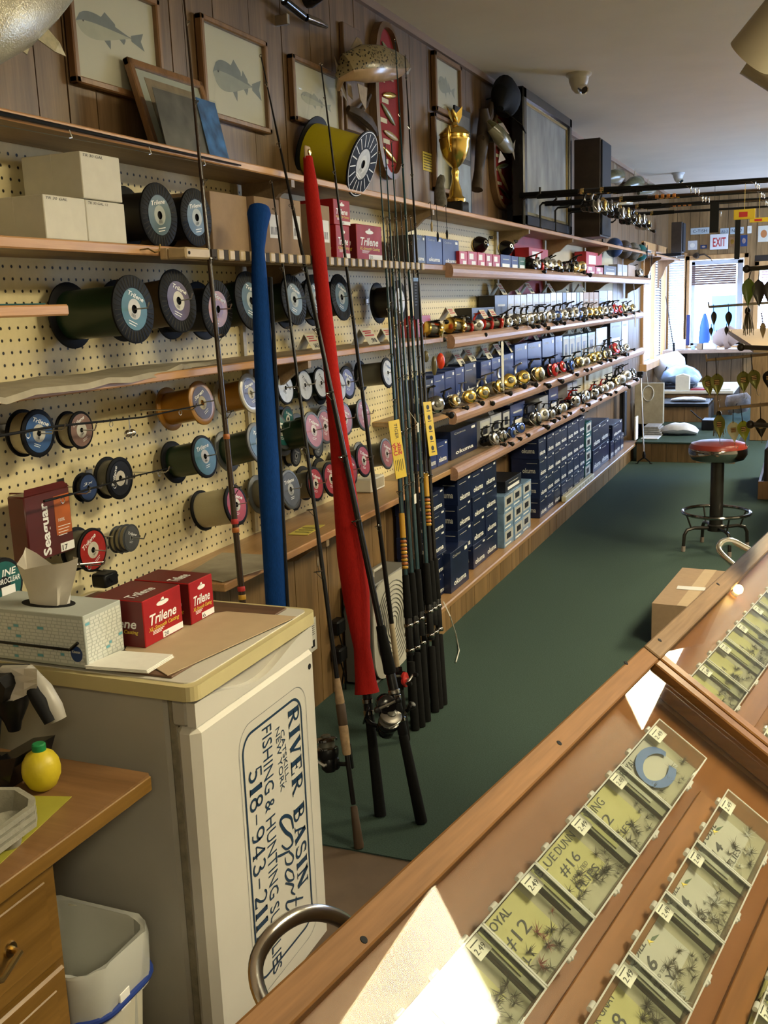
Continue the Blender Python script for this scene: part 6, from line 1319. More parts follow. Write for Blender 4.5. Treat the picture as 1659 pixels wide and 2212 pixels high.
# ------------------------------------------------------------------ waste bin with liner
MATS['liner'] = clear_plastic('liner', (0.93, 0.93, 0.90), 0.5, 0.15, 1.2)
mat('bin_white', (0.58, 0.55, 0.45), 0.45, var=.08, vscale=12); mat('band_blue', (0.012, 0.035, 0.20), 0.4)
bx0, bx1, by0, by1, bz = .36, .592, 1.075, 1.248, .352
def rr_ring(s, z, r=.05, dx=0): 
    cx_, cy_ = (bx0+bx1)/2, (by0+by1)/2; return [(cx_+(x_-cx_)*s, cy_+(y_-cy_)*s, z) for x_, y_ in rrect(bx0, by0, bx1, by1, r, 6)]
def skin(b, ringsl, m=0):
    idx = [b._a(r_) for r_ in ringsl]; n = len(ringsl[0])
    for i in range(len(idx)-1):
        for k in range(n): b.face((idx[i]+k, idx[i]+(k+1)%n, idx[i+1]+(k+1)%n, idx[i+1]+k), m, True)
    return idx
t = thing('waste_bin', 'white waste bin with clear liner and blue band', 'bin', ((bx0+bx1)/2, (by0+by1)/2, 0))
b = MB(); ix = skin(b, [rr_ring(.76, .002), rr_ring(.97, bz-.02), rr_ring(1.0, bz-.018), rr_ring(1.0, bz), rr_ring(.96, bz), rr_ring(.74, .008)]); n = len(rr_ring(1, 0)); b.face([ix[0]+k for k in range(n)], 0); b.face([ix[-1]+k for k in range(n)], 0); b.build('bin', ['bin_white'], t)
b = MB(); rr = random.Random(9); J = lambda s, z, a: [(x_+rr.uniform(-a, a), y_+rr.uniform(-a, a), z_+rr.uniform(-a, a)) for x_, y_, z_ in rr_ring(s, z)]
skin(b, [J(1.025, bz-.085, .004), J(1.04, bz-.05, .003), J(1.045, bz-.01, .003), J(1.03, bz+.008, .002), J(.95, bz+.004, .002), J(.90, bz-.08, .004), J(.78, .03, .005)]); b.build('liner', ['liner'], t)
b = MB(); b.tube([(x_, y_, z_+.02*math.sin(i*.5)*0-.0) for i, (x_, y_, z_) in enumerate(rr_ring(1.035, bz-.075))], .0055, 8, closed=True); b.build('band', ['band_blue'], t)
b = MB().box((bx1+.002, by0+.06, bz-.085), (bx1+.006, by0+.085, bz-.055), 0, .001); b.build('band_tab', ['paper_white'], t)
# ------------------------------------------------------------------ slanted fly display cases (right foreground)
CH = .80; TILT = math.radians(34)
CO = P(1385, 1410, 2, CH); CD1 = Vector((.167, .986, 0)).normalized(); CD2 = Vector((CD1.y*math.cos(TILT), -CD1.x*math.cos(TILT), -math.sin(TILT))); CN = CD2.cross(CD1); CN = CN if CN.z > 0 else -CN
# case frame: x = along the case (u), y = down the slope negated, z = out of the glass
CF = Matrix.Identity(4)
for i, v in enumerate((CD1, -CD2, CN)):
    for j in range(3): CF[j][i] = v[j]
for j in range(3): CF[j][3] = CO[j]
def K2(px, py, w=0.0):
    """case coordinates (u, v) of a pixel on the plane w above the glass frame"""
    o = CO+CN*w; r = ray(px, py); k = (o-CAM).dot(CN)/r.dot(CN); q = CAM+r*k-o; return q.dot(CD1), q.dot(CD2)
def cb(b, u0, u1, v0, v1, w0, w1, m=0, c=.002): M0 = b.M; b.M = CF; b.box((u0, -v1, w0), (u1, -v0, w1), m, c); b.M = M0; return b
wood_case = 'case_rail'
def wood_dir(name, c1, c2, ax, scale, rough, glossy=0):
    """grain along an arbitrary direction (object space of the world)"""
    m = wood(name, c1, c2, 0, scale, rough, 0.04); nt = m.node_tree; nt.nodes['Principled BSDF'].inputs['Specular IOR Level'].default_value = .15
    mp = [n for n in nt.nodes if n.type == 'MAPPING'][0]; geo = [n for n in nt.nodes if n.type == 'NEW_GEOMETRY'][0]
    rot = nt.nodes.new('ShaderNodeVectorRotate'); rot.rotation_type = 'Z_AXIS'; rot.inputs['Angle'].default_value = -math.atan2(ax.y, ax.x); nt.links.new(geo.outputs['Position'], rot.inputs['Vector']); nt.links.new(rot.outputs[0], mp.inputs['Vector']); return m
wood_dir('case_rail', (0.145, 0.066, 0.018), (0.26, 0.125, 0.042), CD1, 26, 0.55); wood_dir('case_rail_worn', (0.12, 0.072, 0.035), (0.235, 0.15, 0.08), CD1, 26, 0.5); wood_dir('case_cross', (0.14, 0.062, 0.017), (0.24, 0.115, 0.037), CD2, 26, 0.30); wood_dir('case_floor', (0.135, 0.052, 0.014), (0.20, 0.083, 0.026), CD1, 8, 0.35); wood_dir('case_slat', (0.145, 0.06, 0.016), (0.24, 0.105, 0.033), CD1, 14, 0.35)
MATS['case_glass'] = clear_plastic('case_glass', (0.97, 0.98, 0.97), 0.0, 0.012, 0.075)
VW = .62; WF_ = -.040
def display_case(label, u0, u1, rail_m, cross0, cross1):
    t = thing('display_case', label, 'display case', (CO.x+CD1.x*(u0+u1)/2, CO.y+CD1.y*(u0+u1)/2, 0), 'slanted fly display cases'); rw = .030
    cb(MB(), u0, u1, -.003, rw-.003, -.03, .012, 0).build('top_rail', [rail_m], t)
    cb(MB(), u0, u0+.020, rw-.003, VW, -.03, .012, 0).build('cross_rail', ['case_cross'], t) if cross0 else None
    cb(MB(), u1-.020, u1, rw-.003, VW, -.03, .012, 0).build('cross_rail', ['case_cross'], t) if cross1 else None
    cb(MB(), u0, u1, VW, VW+.03, -.03, .012, 0).build('bottom_rail', [rail_m], t)
    cb(MB(), u0+.001, u1-.001, 0, VW+.02, WF_-.014, WF_, 0, 0).build('floor_board', ['case_floor'], t)
    M0 = cb(MB(), u0+.004, u1-.004, .010, VW+.004, .001, .004, 0, 0).build('glass_top', ['case_glass'], t)
    cb(MB(), u0, u0+.012, .0, VW, WF_, -.03, 0, 0).build('side_wall', ['case_cross'], t); cb(MB(), u1-.012, u1, .0, VW, WF_, -.03, 0, 0).build('side_wall', ['case_cross'], t); cb(MB(), u0, u1, 0, .012, WF_, -.03, 0, 0).build('back_wall', ['case_floor'], t)
    # plywood body down to the floor
    a = CO+CD1*u0+CD2*.002; c = CO+CD1*u1+CD2*.002; e = CO+CD1*u1+CD2*VW; f = CO+CD1*u0+CD2*VW; dz = Vector((0,0,-.075))
    b = MB(); tp = [v+dz for v in (a, c, e, f)]; bt = [Vector((v.x, v.y, .002)) for v in (a, c, e, f)]; b.poly(tp); b.poly(bt)
    for i in range(4): b.poly([tp[i], tp[(i+1) % 4], bt[(i+1) % 4], bt[i]])
    b.build('cabinet', ['panel_oak'], t)
    return t
U_L0, U_R1 = -1.25, 1.15
tA = display_case('near slanted glass-topped case of boxed flies', U_L0, -.002, 'case_rail', False, True)
tB = display_case('far slanted glass-topped case of boxed flies', .004, U_R1, 'case_rail_worn', True, False)
for tt, us in ((tA, [(1352,1432,0),(1208,1605,0),(786,2030,0)]), (tB, [(1425,1383,0),(1551,1262,0)])):
    for px, py, _ in us: u, v = K2(px, py, .012); b = MB(); b.lathe(CF @ Vector((u, -v, .0118)), CN, [(0, .001), (.0035, .0008), (.004, 0)], 10); b.build('screw', ['black_matte'], tt)
# dividing slats between rows (row direction along u)
def slat_strip(t, u0, u1, v0, v1, h=.010): cb(MB(), u0, u1, v0, v1, WF_, WF_+h, 0, .001).build('divider_slat', ['case_slat'], t)
slat_strip(tA, U_L0, -.155, .185, .222); slat_strip(tA, U_L0, -.10, .322, .350); slat_strip(tB, .03, U_R1, .165, .20); slat_strip(tB, .03, U_R1, .32, .35)
# ------------------------------------------------------------------ fly boxes
MATS['box_clear'] = clear_plastic('box_clear', (0.97, 0.98, 0.96), 0.012, 0.05, 0.35)
mat('fly_card_yellow', (0.36, 0.335, 0.125), 0.6, var=.05, vscale=30); mat('fly_card_white', (0.38, 0.37, 0.33), 0.6, var=.05, vscale=30); mat('fly_hair', (0.055, 0.045, 0.03), 0.8); mat('fly_red', (0.20, 0.05, 0.04), 0.8); mat('insert_grey', (0.28, 0.26, 0.175), 0.6, var=.08, vscale=20); mat('loop_blue', (0.03, 0.10, 0.32), 0.5); mat('fly_white', (0.5, 0.5, 0.47), 0.8); mat('feather_green', (0.05, 0.09, 0.05), 0.6)
FB = {}
MATS['box_rim_glint'] = clear_plastic('box_rim_glint', (0.95, 0.96, 0.94), 0.55, 0.06, 1.5)  # whitish plastic whose paleness stands in for highlights along box edges
def fly_box_meshes(L, Wd, H):
    k = (round(L, 3), round(Wd, 3))
    if k in FB: return FB[k]
    w = .0018; b = MB()                                  # tray: floor and walls
    b.box((0, 0, 0), (L, Wd, w)).box((0, 0, 0), (w, Wd, H)).box((L-w, 0, 0), (L, Wd, H)).box((0, 0, 0), (L, w, H)).box((0, Wd-w, 0), (L, Wd, H)); tray = b.mesh('tray', ['box_clear'])
    b = MB(); b.box((-.001, -.001, H), (L+.001, Wd+.001, H+.0016)).box((-.001, -.001, H-.005), (.0008, Wd+.001, H)).box((L-.0008, -.001, H-.005), (L+.001, Wd+.001, H)); 
    for q0, q1 in (((-.001, -.001), (L+.001, .0008)), ((-.001, Wd-.0008), (L+.001, Wd+.001)), ((-.001, -.001), (.0014, Wd+.001)), ((L-.0014, -.001), (L+.001, Wd+.001))): b.box((q0[0], q0[1], H+.0016), (q1[0], q1[1], H+.0026), 1)  # pale strips drawn as the bright edge highlights of the lid
    lid = b.mesh('lid', ['box_clear', 'box_rim_glint'])
    b = MB()
    for x_ in (L*.25, L*.75): b.lathe((x_-.006, Wd+.003, H-.001), (1,0,0), [(0, 0), (.0032, .0006), (.0032, .0114), (0, .012)], 10)
    hinge = b.mesh('hinge', ['box_rim_glint'])
    b = MB(); b.box((L*.42, -.005, H-.006), (L*.58, .0, H-.001), 0, .001).sphere((L*.47, -.004, H-.002), .0025, 0, 8, 6); latch = b.mesh('latch', ['box_rim_glint'])
    FB[k] = (tray, lid, hinge, latch); return FB[k]
def addp(name, me, t):
    o = bpy.data.objects.new(name, me); COL.objects.link(o); o.parent = t; return o
def tuft(b, c, r, rr, m, n=14):
    for k in range(n):
        a = rr.uniform(0, 2*PI); el = rr.uniform(-.3, .9); d = Vector((math.cos(a)*math.cos(el), math.sin(a)*math.cos(el), abs(math.sin(el))))*r*rr.uniform(.5, 1); s = Vector((-math.sin(a), math.cos(a), 0))*r*.045
        b.poly([c-s, c+s, c+d], m)
def fly_box(label, u, v, L, Wd, card='fly_card_yellow', lines=(), kind='dark', H=.022, w0=None, tag=True, tilt=.0, seed=0, group='boxed flies in the display case', cardspan=(.02, .72), skew=0.0):
    """L along the case (reading direction), Wd down the slope; u, v of the upper-left corner at the far end"""
    w0 = WF_+.002 if w0 is None else w0
    t = bpy.data.objects.new('fly_box', None); t.empty_display_size = .03; COL.objects.link(t); globals()['tag'](t, label, 'fly box', group)
    t.matrix_world = CF @ Matrix.Translation((u-L, -(v+Wd), w0)) @ Matrix.Rotation(skew, 4, 'Z') @ Matrix.Rotation(tilt, 4, 'Y')
    ORG[t.name] = (0,0,0)
    for nm, me in zip(('tray', 'lid', 'hinge', 'latch'), fly_box_meshes(L, Wd, H)): addp(nm, me, t)
    rr = random.Random(seed); z = .0035
    b = MB(); c0, c1 = cardspan
    b.box((L*.06, Wd*(1-c1), .002), (L*.80, Wd*(1-c0), z), 0)                       # card with print; letters stand towards the upper rail
    for s, fx, fy, fw, fh in lines: b.text(s, (L*fx, Wd*fy, z+.0004), (L*fw, 0, 0), (0, Wd*fh, 0), 2)
    b.box((L*.03, Wd*.02, .0012), (L*.97, Wd*.98, .0019), 1)
    if tag:
        b.box((L*.78, Wd*.74, H*.62), (L*.985, Wd*.985, H*.62+.0006), 3); b.text('2.49', (L*.80, Wd*.80, H*.62+.001), (L*.15, 0, 0), (0, Wd*.08, 0), 2); b.box((L*.80, Wd*.92, H*.62+.0006), (L*.93, Wd*.935, H*.62+.0009), 2)
    if kind == 'quill':
        b.prism([(0, 0), (L*.05, Wd*.03), (L*.16, Wd*.015), (L*.05, -Wd*.02)], Matrix.Translation((L*.52, Wd*.80, z)) @ Matrix.Rotation(-.3, 4, 'Z'), .0006, 4); b.prism([(0, 0), (L*.06, -Wd*.05), (L*.02, Wd*.04), (-L*.02, -Wd*.03)], Matrix.Translation((L*.48, Wd*.80, z)), .0006, 5)
    if kind == 'loop':
        pts = [(L*.5+L*.27*math.cos(a), Wd*.55+Wd*.28*math.sin(a), z+.004) for a in [2*PI*k/22 for k in range(20)]]; b.ribbon(pts, .012, 6)
    b.build('card', [card, 'insert_grey', 'ink', 'paper_white', 'feather_green', 'print_yellow', 'loop_blue'], t)
    b = MB()
    for k in range(20 if kind != 'loop' else 9):
        x_ = L*rr.uniform(.12, .92); y_ = Wd*rr.uniform(.06, .46); tuft(b, Vector((x_, y_, z+.001)), min(L, Wd)*rr.uniform(.10, .2), rr, rr.choice((0, 0, 0, 1) if kind == 'royal' else (0, 0, 2) if kind == 'quill' else (0,)), 16)
    o = b.build('flies', ['fly_hair', 'fly_red', 'fly_white'], t); o['kind'] = 'stuff'
    return t
def uv(px, py): return K2(px, py, WF_+.02)
# first row of the near case, from the far end towards the viewer
vA = .084; WA = .082
u0 = uv(1420,1560)[0]; us = [u0, uv(1345,1668)[0], uv(1262,1755)[0], uv(1163,1886)[0], uv(1050,2022)[0], uv(925,2185)[0], uv(780,2390)[0]]
spec = [('clear fly box with a blue leader loop, topmost in the near case', 'fly_card_white', [('ROYAL', .08, .82, .3, .12)], 'loop'), ('fly box lettered WING 12 below the blue loop box', 'fly_card_yellow', [('WING', .1, .80, .42, .14), ('12', .14, .55, .26, .16), ('FLIES', .14, .30, .40, .10)], 'dark'),
        ('fly box of blue dun size 16 with yellow card', 'fly_card_yellow', [('BLUE', .08, .82, .34, .12), ('DUNN', .46, .82, .34, .12), ('#16', .30, .58, .34, .15), ('HAND TIED', .32, .46, .32, .06), ('FLIES', .30, .30, .40, .11)], 'dark'),
        ('fly box marked 12 with reddish flies', 'fly_card_yellow', [('ROYAL', .12, .82, .4, .12), ('#12', .12, .52, .45, .18), ('FLY', .14, .30, .24, .1)], 'royal'), ('fly box marked 14 near the lamp reflection', 'fly_card_yellow', [('14', .3, .55, .2, .14), ('FLIES', .2, .3, .36, .1)], 'dark'), ('nearest fly box at the bottom of the first row', 'fly_card_yellow', [('#14', .3, .55, .3, .14)], 'dark')]
for i, (lb, cd, ln, kd) in enumerate(spec):
    L = us[i]-us[i+1]-.003; fly_box(lb, us[i], vA, L, WA, cd, ln, kd, seed=i+1)
# second row
vB = .212; WB = .080; u0 = uv(1575,1718)[0]
us = [u0, uv(1505,1815)[0]-.01, uv(1428,1930)[0], uv(1345,2060)[0], uv(1235,2215)[0], uv(1100,2400)[0]]
spec = [('white-carded fly box lettered olive at the head of the second row', 'fly_card_white', [('NG OLIVE', .1, .82, .5, .12), ('14', .2, .56, .2, .14), ('FLIES', .24, .30, .3, .1)], 'quill'), ('white-carded quill fly box marked 14, second from the far end', 'fly_card_white', [('QUILL', .08, .82, .34, .1), ('14', .12, .56, .24, .18), ('FLY', .14, .30, .26, .12)], 'quill'), ('white-carded quill fly box size 16', 'fly_card_white', [('QUILL', .08, .82, .36, .11), ('16', .12, .56, .24, .18), ('HAND TIED', .1, .46, .3, .05), ('FLY', .12, .30, .28, .12)], 'quill'),
        ('yellow-carded black gnat fly box size 18', 'fly_card_yellow', [('BLACK GNAT', .06, .82, .62, .1), ('#18', .14, .54, .42, .2), ('FLIES', .3, .3, .36, .12)], 'dark'), ('fly box at the bottom of the second row', 'fly_card_yellow', [('#18', .2, .5, .4, .18)], 'dark')]
for i, (lb, cd, ln, kd) in enumerate(spec):
    L = us[i]-us[i+1]-.003; fly_box(lb, us[i], vB, L, WB, cd, ln, kd, seed=20+i)
# third row at the right edge
vC = .352; WC = .08; u0 = uv(1668,2005)[0]; us = [u0, u0-.115, u0-.235, u0-.36]
for i in range(3): fly_box(['brown-marked fly box in the third row at the right edge', 'fly box marked 4 in the third row', 'lowest fly box of the third row'][i], us[i], vC, .112, WC, 'fly_card_yellow', [('H BROWN', .08, .82, .5, .1)] if i == 0 else [('4', .2, .5, .12, .2), ('FLIES', .3, .3, .36, .12)], 'dark', seed=40+i)
# far case: two rows seen at a slant
vD = .078; us = []
e = [uv(1690,1218)[0], uv(1652,1290)[0], uv(1615,1352)[0], uv(1570,1420)[0], uv(1500,1492)[0]]
u_ = uv(1497,1500)[0]
for i in range(6):
    L = .122; fly_box(['nearest fly box of the far case, by the cross rail', 'second fly box of the far case', 'third fly box of the far case', 'fourth fly box of the far case', 'fifth fly box of the far case', 'sixth fly box of the far case'][i], u_+L*(i+1)+.004*i, vD, L-.002, .082, 'fly_card_yellow', [('FLIES', .2, .3, .36, .12), ('#14', .2, .55, .3, .14)], 'dark', seed=60+i, group='boxed flies in the far case')
u_ = uv(1640,1640)[0]
for i in range(3): L = .122; fly_box('lower row fly box of the far case, ' + ['nearest', 'middle', 'farthest'][i], u_+L*(i+1)+.004*i, .215, L-.002, .082, 'fly_card_yellow', [('#12', .2, .55, .3, .14)], 'dark', seed=80+i, group='boxed flies in the far case')
# small yellow lamp inside the far case
u, v = K2(1604, 1262, -.01); p = CF @ Vector((u, -v, -.024))
mat('bulb_yellow', (0.7, 0.5, 0.1), 0.3, emit=(1.0, .62, .18), estr=3.0)
t = thing('case_lamp', 'tiny yellow lamp glowing inside the far case', 'lamp', tuple(p)); MB().sphere(p, .010, 0, 12, 8).build('bulb', ['bulb_yellow'], t); MB().lathe(p-CN*.014, CN, [(.008, 0), (.006, .008), (0, .008)], 12).build('socket', ['white_plastic'], t)
# ------------------------------------------------------------------ chrome loops of stools tucked against the cases
def loop(label, pts, y_, r_, fl=2.0):
    q = [P(px, py, 1, yy) for (px, py), yy in zip(pts, y_)]
    out = []
    for i in range(len(q)-1):
        p0, p1, p2, p3 = q[max(i-1,0)], q[i], q[i+1], q[min(i+2,len(q)-1)]
        for k in range(4): t_ = k/4; out.append(.5*((2*p1)+(p2-p0)*t_+(2*p0-5*p1+4*p2-p3)*t_*t_+(3*p1-p0-3*p2+p3)*t_**3))
    out.append(q[-1])
    foot = Vector((q[0].x, q[0].y, 0)); foot2 = Vector((q[-1].x, q[-1].y, 0))
    t = thing('chrome_arm_loop', label, 'armrest', (q[0].x, q[0].y, 0), 'chrome armrests by the cases')
    MB().tube([foot]+out+[foot2], r_, 12, flat=fl).build('tube', ['chrome'], t)
loop('polished chrome arm loop in front of the fridge sign', [(585,2195),(556,2130),(556,2070),(590,2015),(640,1980),(690,1972),(735,1985),(775,2015)], [.92,.93,.95,.98,1.02,1.06,1.10,1.13], .0085, 1.3)
loop('polished chrome arm loop beside the cardboard box', [(1590,1225),(1562,1200),(1553,1185),(1560,1172),(1580,1170),(1610,1185),(1640,1200)], [2.9,2.92,2.94,2.96,2.98,3.0,3.02], .0085, 1.3)
# ------------------------------------------------------------------ right-hand shelves: boxes, reels, price cards
def proj(p):
    c = ROT.transposed() @ (Vector(p)-CAM); return CX+F_PX*c.x/-c.z, CY-F_PX*c.y/-c.z
def y_at(px, x, z):
    """y of the point with given x and z that shows at image column px"""
    lo, hi = 1.0, 14.0
    for _ in range(45):
        m_ = (lo+hi)/2
        if proj((x, m_, z))[0] < px: lo = m_
        else: hi = m_
    return (lo+hi)/2
mat('box_navy', (0.006, 0.012, 0.045), 0.32, var=0.35, vscale=14, objvar=.25); mat('box_blue', (0.018, 0.038, 0.16), 0.3, var=0.3, vscale=14, objvar=.2); mat('box_black', (0.010, 0.010, 0.013), 0.35, var=.2, vscale=20); mat('box_ltblue', (0.16, 0.26, 0.40), 0.3, var=.35, vscale=20, objvar=.1); mat('box_silver', (0.36, 0.38, 0.44), 0.3, var=.2, vscale=16, objvar=.15); mat('box_scarlet', (0.42, 0.02, 0.03), 0.35, var=.25, vscale=18, objvar=.1); mat('box_tan', (0.42, 0.31, 0.24), 0.5, var=.1, vscale=20); mat('box_teal', (0.02, 0.10, 0.11), 0.3, var=.3, vscale=20); mat('box_green', (0.03, 0.12, 0.07), 0.35, var=.3, vscale=20); mat('print_grey', (0.45, 0.45, 0.42), 0.5); mat('box_cream', (0.55, 0.52, 0.36), 0.5, var=.05, vscale=20)
BMESH = {}
def box_mesh(dx, dy, dz, m, style):
    """printed carton: +x face towards the aisle; origin at the base centre"""
    k = (round(dx, 3), round(dy, 3), round(dz, 3), m, style)
    if k in BMESH: return BMESH[k]
    b = MB().box((-dx, -dy/2, 0), (0, dy/2, dz), 0, .0008); x = .0005
    if style == 'okuma':
        b.text('okuma', (x, -dy*.36, dz*.16), (0, dy*.72, 0), (0, 0, min(dz*.22, dy*.26)), 1); b.box((0, dy*.26, dz*.86), (x, dy*.40, dz*.94), 1); b.box((0, -dy*.38, dz*.80), (x, dy*.1, dz*.82), 2)
        b.text('okuma', (-dx*.60, -dy/2-.0005, dz*.30), (dx*.46, 0, 0), (0, 0, dz*.24), 2); b.box((-dx*.45, -dy/2-.0005, dz*.78), (-dx*.08, -dy/2, dz*.80), 2)
    elif style == 'big':
        b.text('okuma', (x, -dy*.34, dz*.14), (0, dy*.68, 0), (0, 0, dz*.14), 1); b.text('Cedros', (x, -dy*.38, dz*.84), (0, dy*.42, 0), (0, 0, dz*.07), 2); b.box((0, dy*.28, dz*.84), (x, dy*.42, dz*.93), 1)
    elif style == 'picture':
        b.box((0, -dy*.42, dz*.30), (x, dy*.42, dz*.92), 2); b.box((0, -dy*.25, dz*.42), (x*1.5, dy*.2, dz*.75), 3); b.box((0, -dy*.4, dz*.08), (x, dy*.2, dz*.16), 1)
    elif style == 'label':
        b.box((0, -dy*.36, dz*.12), (x, dy*.36, dz*.40), 1); b.box((0, -dy*.3, dz*.66), (x, dy*.3, dz*.72), 2)
    elif style == 'red':
        b.box((0, -dy*.34, dz*.5), (x, dy*.1, dz*.86), 1); b.box((0, -dy*.1, dz*.14), (x, dy*.34, dz*.40), 1)
    elif style == 'fx':
        b.text('FX', (x, -dy*.3, dz*.35), (0, dy*.45, 0), (0, 0, dz*.35), 1)
    BMESH[k] = b.mesh('carton', [m, 'print_white', 'print_grey', 'box_black']); return BMESH[k]
NB = {}
def place_box(y, z, xf, dx, dy, dz, m, style, label, group, rz=0.0, name='reel_box'):
    me = box_mesh(dx, dy, dz, m, style); o = bpy.data.objects.new(name, me); COL.objects.link(o); o.location = (xf, y, z); o.rotation_euler = (0, 0, rz); tag(o, label, 'box', group); return o
CN_ = {'box_navy': 'navy', 'box_blue': 'blue', 'box_black': 'black', 'box_ltblue': 'pale blue', 'box_silver': 'silver-blue', 'box_scarlet': 'red', 'box_tan': 'tan', 'box_teal': 'teal', 'box_green': 'green', 'box_cream': 'cream'}
def row(shelfname, z, xf, depth, items, group):
    """items: (px0, px1, height, material, style)"""
    cnt = {}
    for px0, px1, h, m, st in items:
        ya = y_at(px0, xf, z); yb = y_at(px1, xf, z); k = CN_[m]; cnt[k] = cnt.get(k, 0)+1
        place_box((ya+yb)/2, z+.001, xf, depth, (yb-ya)-.002, h, m, st, '%s carton %s, %s of its colour from the rods' % (k, shelfname, ORD[cnt[k]-1]), group)
h2 = P(940, 512, 0, .15).z-S2T
row('on the second shelf', S2T, .15, .10, [(895,920,h2*.98,'box_black','big'), (921,956,h2,'box_blue','big'), (957,992,h2*.97,'box_blue','big')], 'cartons on the second shelf')
row('in front on the second shelf', S2T, .165, .07, [(993,1010,.065,'box_scarlet','red'), (1011,1031,.068,'box_scarlet','red'), (1032,1049,.068,'box_scarlet','red'), (1050,1064,.066,'box_scarlet','red'), (1065,1081,.066,'box_scarlet','red'), (1082,1104,.070,'box_blue','label'), (1105,1120,.068,'box_blue','label'), (1121,1135,.068,'box_green','label'),
  (1268,1286,.06,'box_scarlet','red'), (1287,1303,.058,'box_scarlet','red'), (1305,1331,.075,'box_black','label'), (1334,1344,.095,'box_silver','label'), (1345,1355,.095,'box_silver','label'), (1357,1372,.10,'box_tan','plain')], 'cartons on the second shelf')
row('at the back of the second shelf', S2T, .10, .08, [(1143,1184,.135,'box_scarlet','red'), (1266,1300,.165,'box_scarlet','red')], 'cartons on the second shelf')
row('on the third shelf', S3T, .10, .085, [(902,931,.085,'box_scarlet','fx'), (1020,1069,.105,'box_black','plain'), (1070,1097,.16,'box_black','label'), (1098,1111,.16,'box_silver','label'), (1112,1124,.16,'box_silver','label'), (1125,1138,.16,'box_silver','label'), (1139,1151,.165,'box_silver','label'), (1152,1164,.165,'box_silver','label'), (1165,1176,.165,'box_silver','label'), (1177,1189,.165,'box_silver','label'), (1190,1202,.17,'box_silver','label'), (1203,1215,.17,'box_silver','label'), (1216,1223,.17,'box_black','plain'), (1224,1234,.17,'box_silver','label'), (1235,1245,.17,'box_silver','label'), (1246,1252,.17,'box_blue','plain'), (1253,1260,.17,'box_silver','label'), (1261,1272,.17,'box_tan','label'), (1273,1282,.17,'box_tan','label'), (1283,1293,.17,'box_tan','label'), (1294,1312,.18,'box_navy','label'), (1313,1322,.18,'box_silver','plain')], 'cartons on the third shelf')
row('on the fourth shelf', S4T, .11, .09, [(918,938,.135,'box_navy','okuma'), (939,962,.145,'box_blue','okuma'), (963,984,.15,'box_blue','okuma'), (985,1004,.155,'box_blue','okuma'), (1005,1030,.165,'box_navy','okuma'), (1040,1062,.16,'box_blue','big'), (1063,1082,.165,'box_blue','big'), (1083,1110,.17,'box_blue','big'), (1113,1140,.21,'box_blue','big'), (1141,1170,.205,'box_blue','big'), (1172,1198,.215,'box_blue','big'), (1200,1215,.215,'box_blue','big'), (1217,1229,.205,'box_ltblue','picture'), (1230,1242,.20,'box_ltblue','picture'), (1243,1255,.20,'box_ltblue','picture'), (1256,1268,.20,'box_ltblue','picture'), (1270,1285,.20,'box_teal','picture'), (1288,1311,.22,'box_silver','red'), (1318,1342,.30,'box_black','label'), (1343,1356,.30,'box_silver','label')], 'cartons on the fourth shelf')
row('on the lowest shelf', S5T, .13, .10, [(925,944,.10,'box_blue','okuma'), (945,968,.10,'box_blue','okuma'), (975,1031,.125,'box_navy','big'), (1038,1060,.12,'box_silver','picture'), (1061,1084,.125,'box_silver','picture'), (1086,1102,.125,'box_black','picture'), (1103,1134,.14,'box_blue','label'), (1140,1163,.10,'box_black','plain'), (1166,1184,.12,'box_silver','plain'), (1186,1206,.15,'box_blue','label'), (1226,1236,.14,'box_silver','label'), (1237,1247,.14,'box_silver','label')], 'cartons on the lowest shelf')
# framed dark card behind the lowest reels
yy = y_at(1200, .04, S5T+.1); solo(MB().box((.03, yy-.17, S5T+.10), (.045, yy+.17, S5T+.20), 0, .003).box((.045, yy-.15, S5T+.115), (.0455, yy+.15, S5T+.185), 1), 'framed_card', ['black_plastic', 'newsprint'], 'black framed card behind the lowest reels', 'sign')

# ---- reels
PROTO = {}
def reel(kind, o, fwd, up, sc, label, group):
    if kind not in PROTO:
        t = thing('spinning_reel' if not kind.startswith('bait') else 'baitcast_reel', label, 'reel', (0,0,0), group)
        if kind.startswith('bait'): bait_reel(t, 'black_gloss', {'bait_red': 'red_gloss', 'bait_black': 'black_gloss', 'bait_gold': 'gold', 'bait_silver': 'silver_paint'}[kind])
        else: spin_reel(t, {'gold': 'silver_paint', 'silver': 'black_gloss', 'black': 'black_gloss', 'red': 'black_gloss', 'blue': 'black_gloss', 'champagne': 'black_gloss', 'redspin': 'red_gloss'}[kind], {'gold': 'gold', 'silver': 'silver_paint', 'black': 'chrome_dark', 'red': 'red_gloss', 'blue': 'reel_blue', 'champagne': 'brass', 'redspin': 'silver_paint'}[kind])
        PROTO[kind] = t
    else:
        t = copy_tree(PROTO[kind], label=label, group=group)
    fwd = Vector(fwd).normalized(); t.matrix_world = frame(o, fwd, Vector(up).cross(fwd)) @ Matrix.Scale(sc, 4); return t
mat('reel_blue', (0.05, 0.10, 0.35), 0.2, .6)
KN = {'gold': 'gold', 'silver': 'silver', 'black': 'black', 'red': 'red-spooled', 'blue': 'blue-spooled', 'champagne': 'champagne', 'redspin': 'red-bodied', 'bait_red': 'red baitcast', 'bait_black': 'black baitcast', 'bait_gold': 'gold baitcast', 'bait_silver': 'silver baitcast'}
rr = random.Random(21)
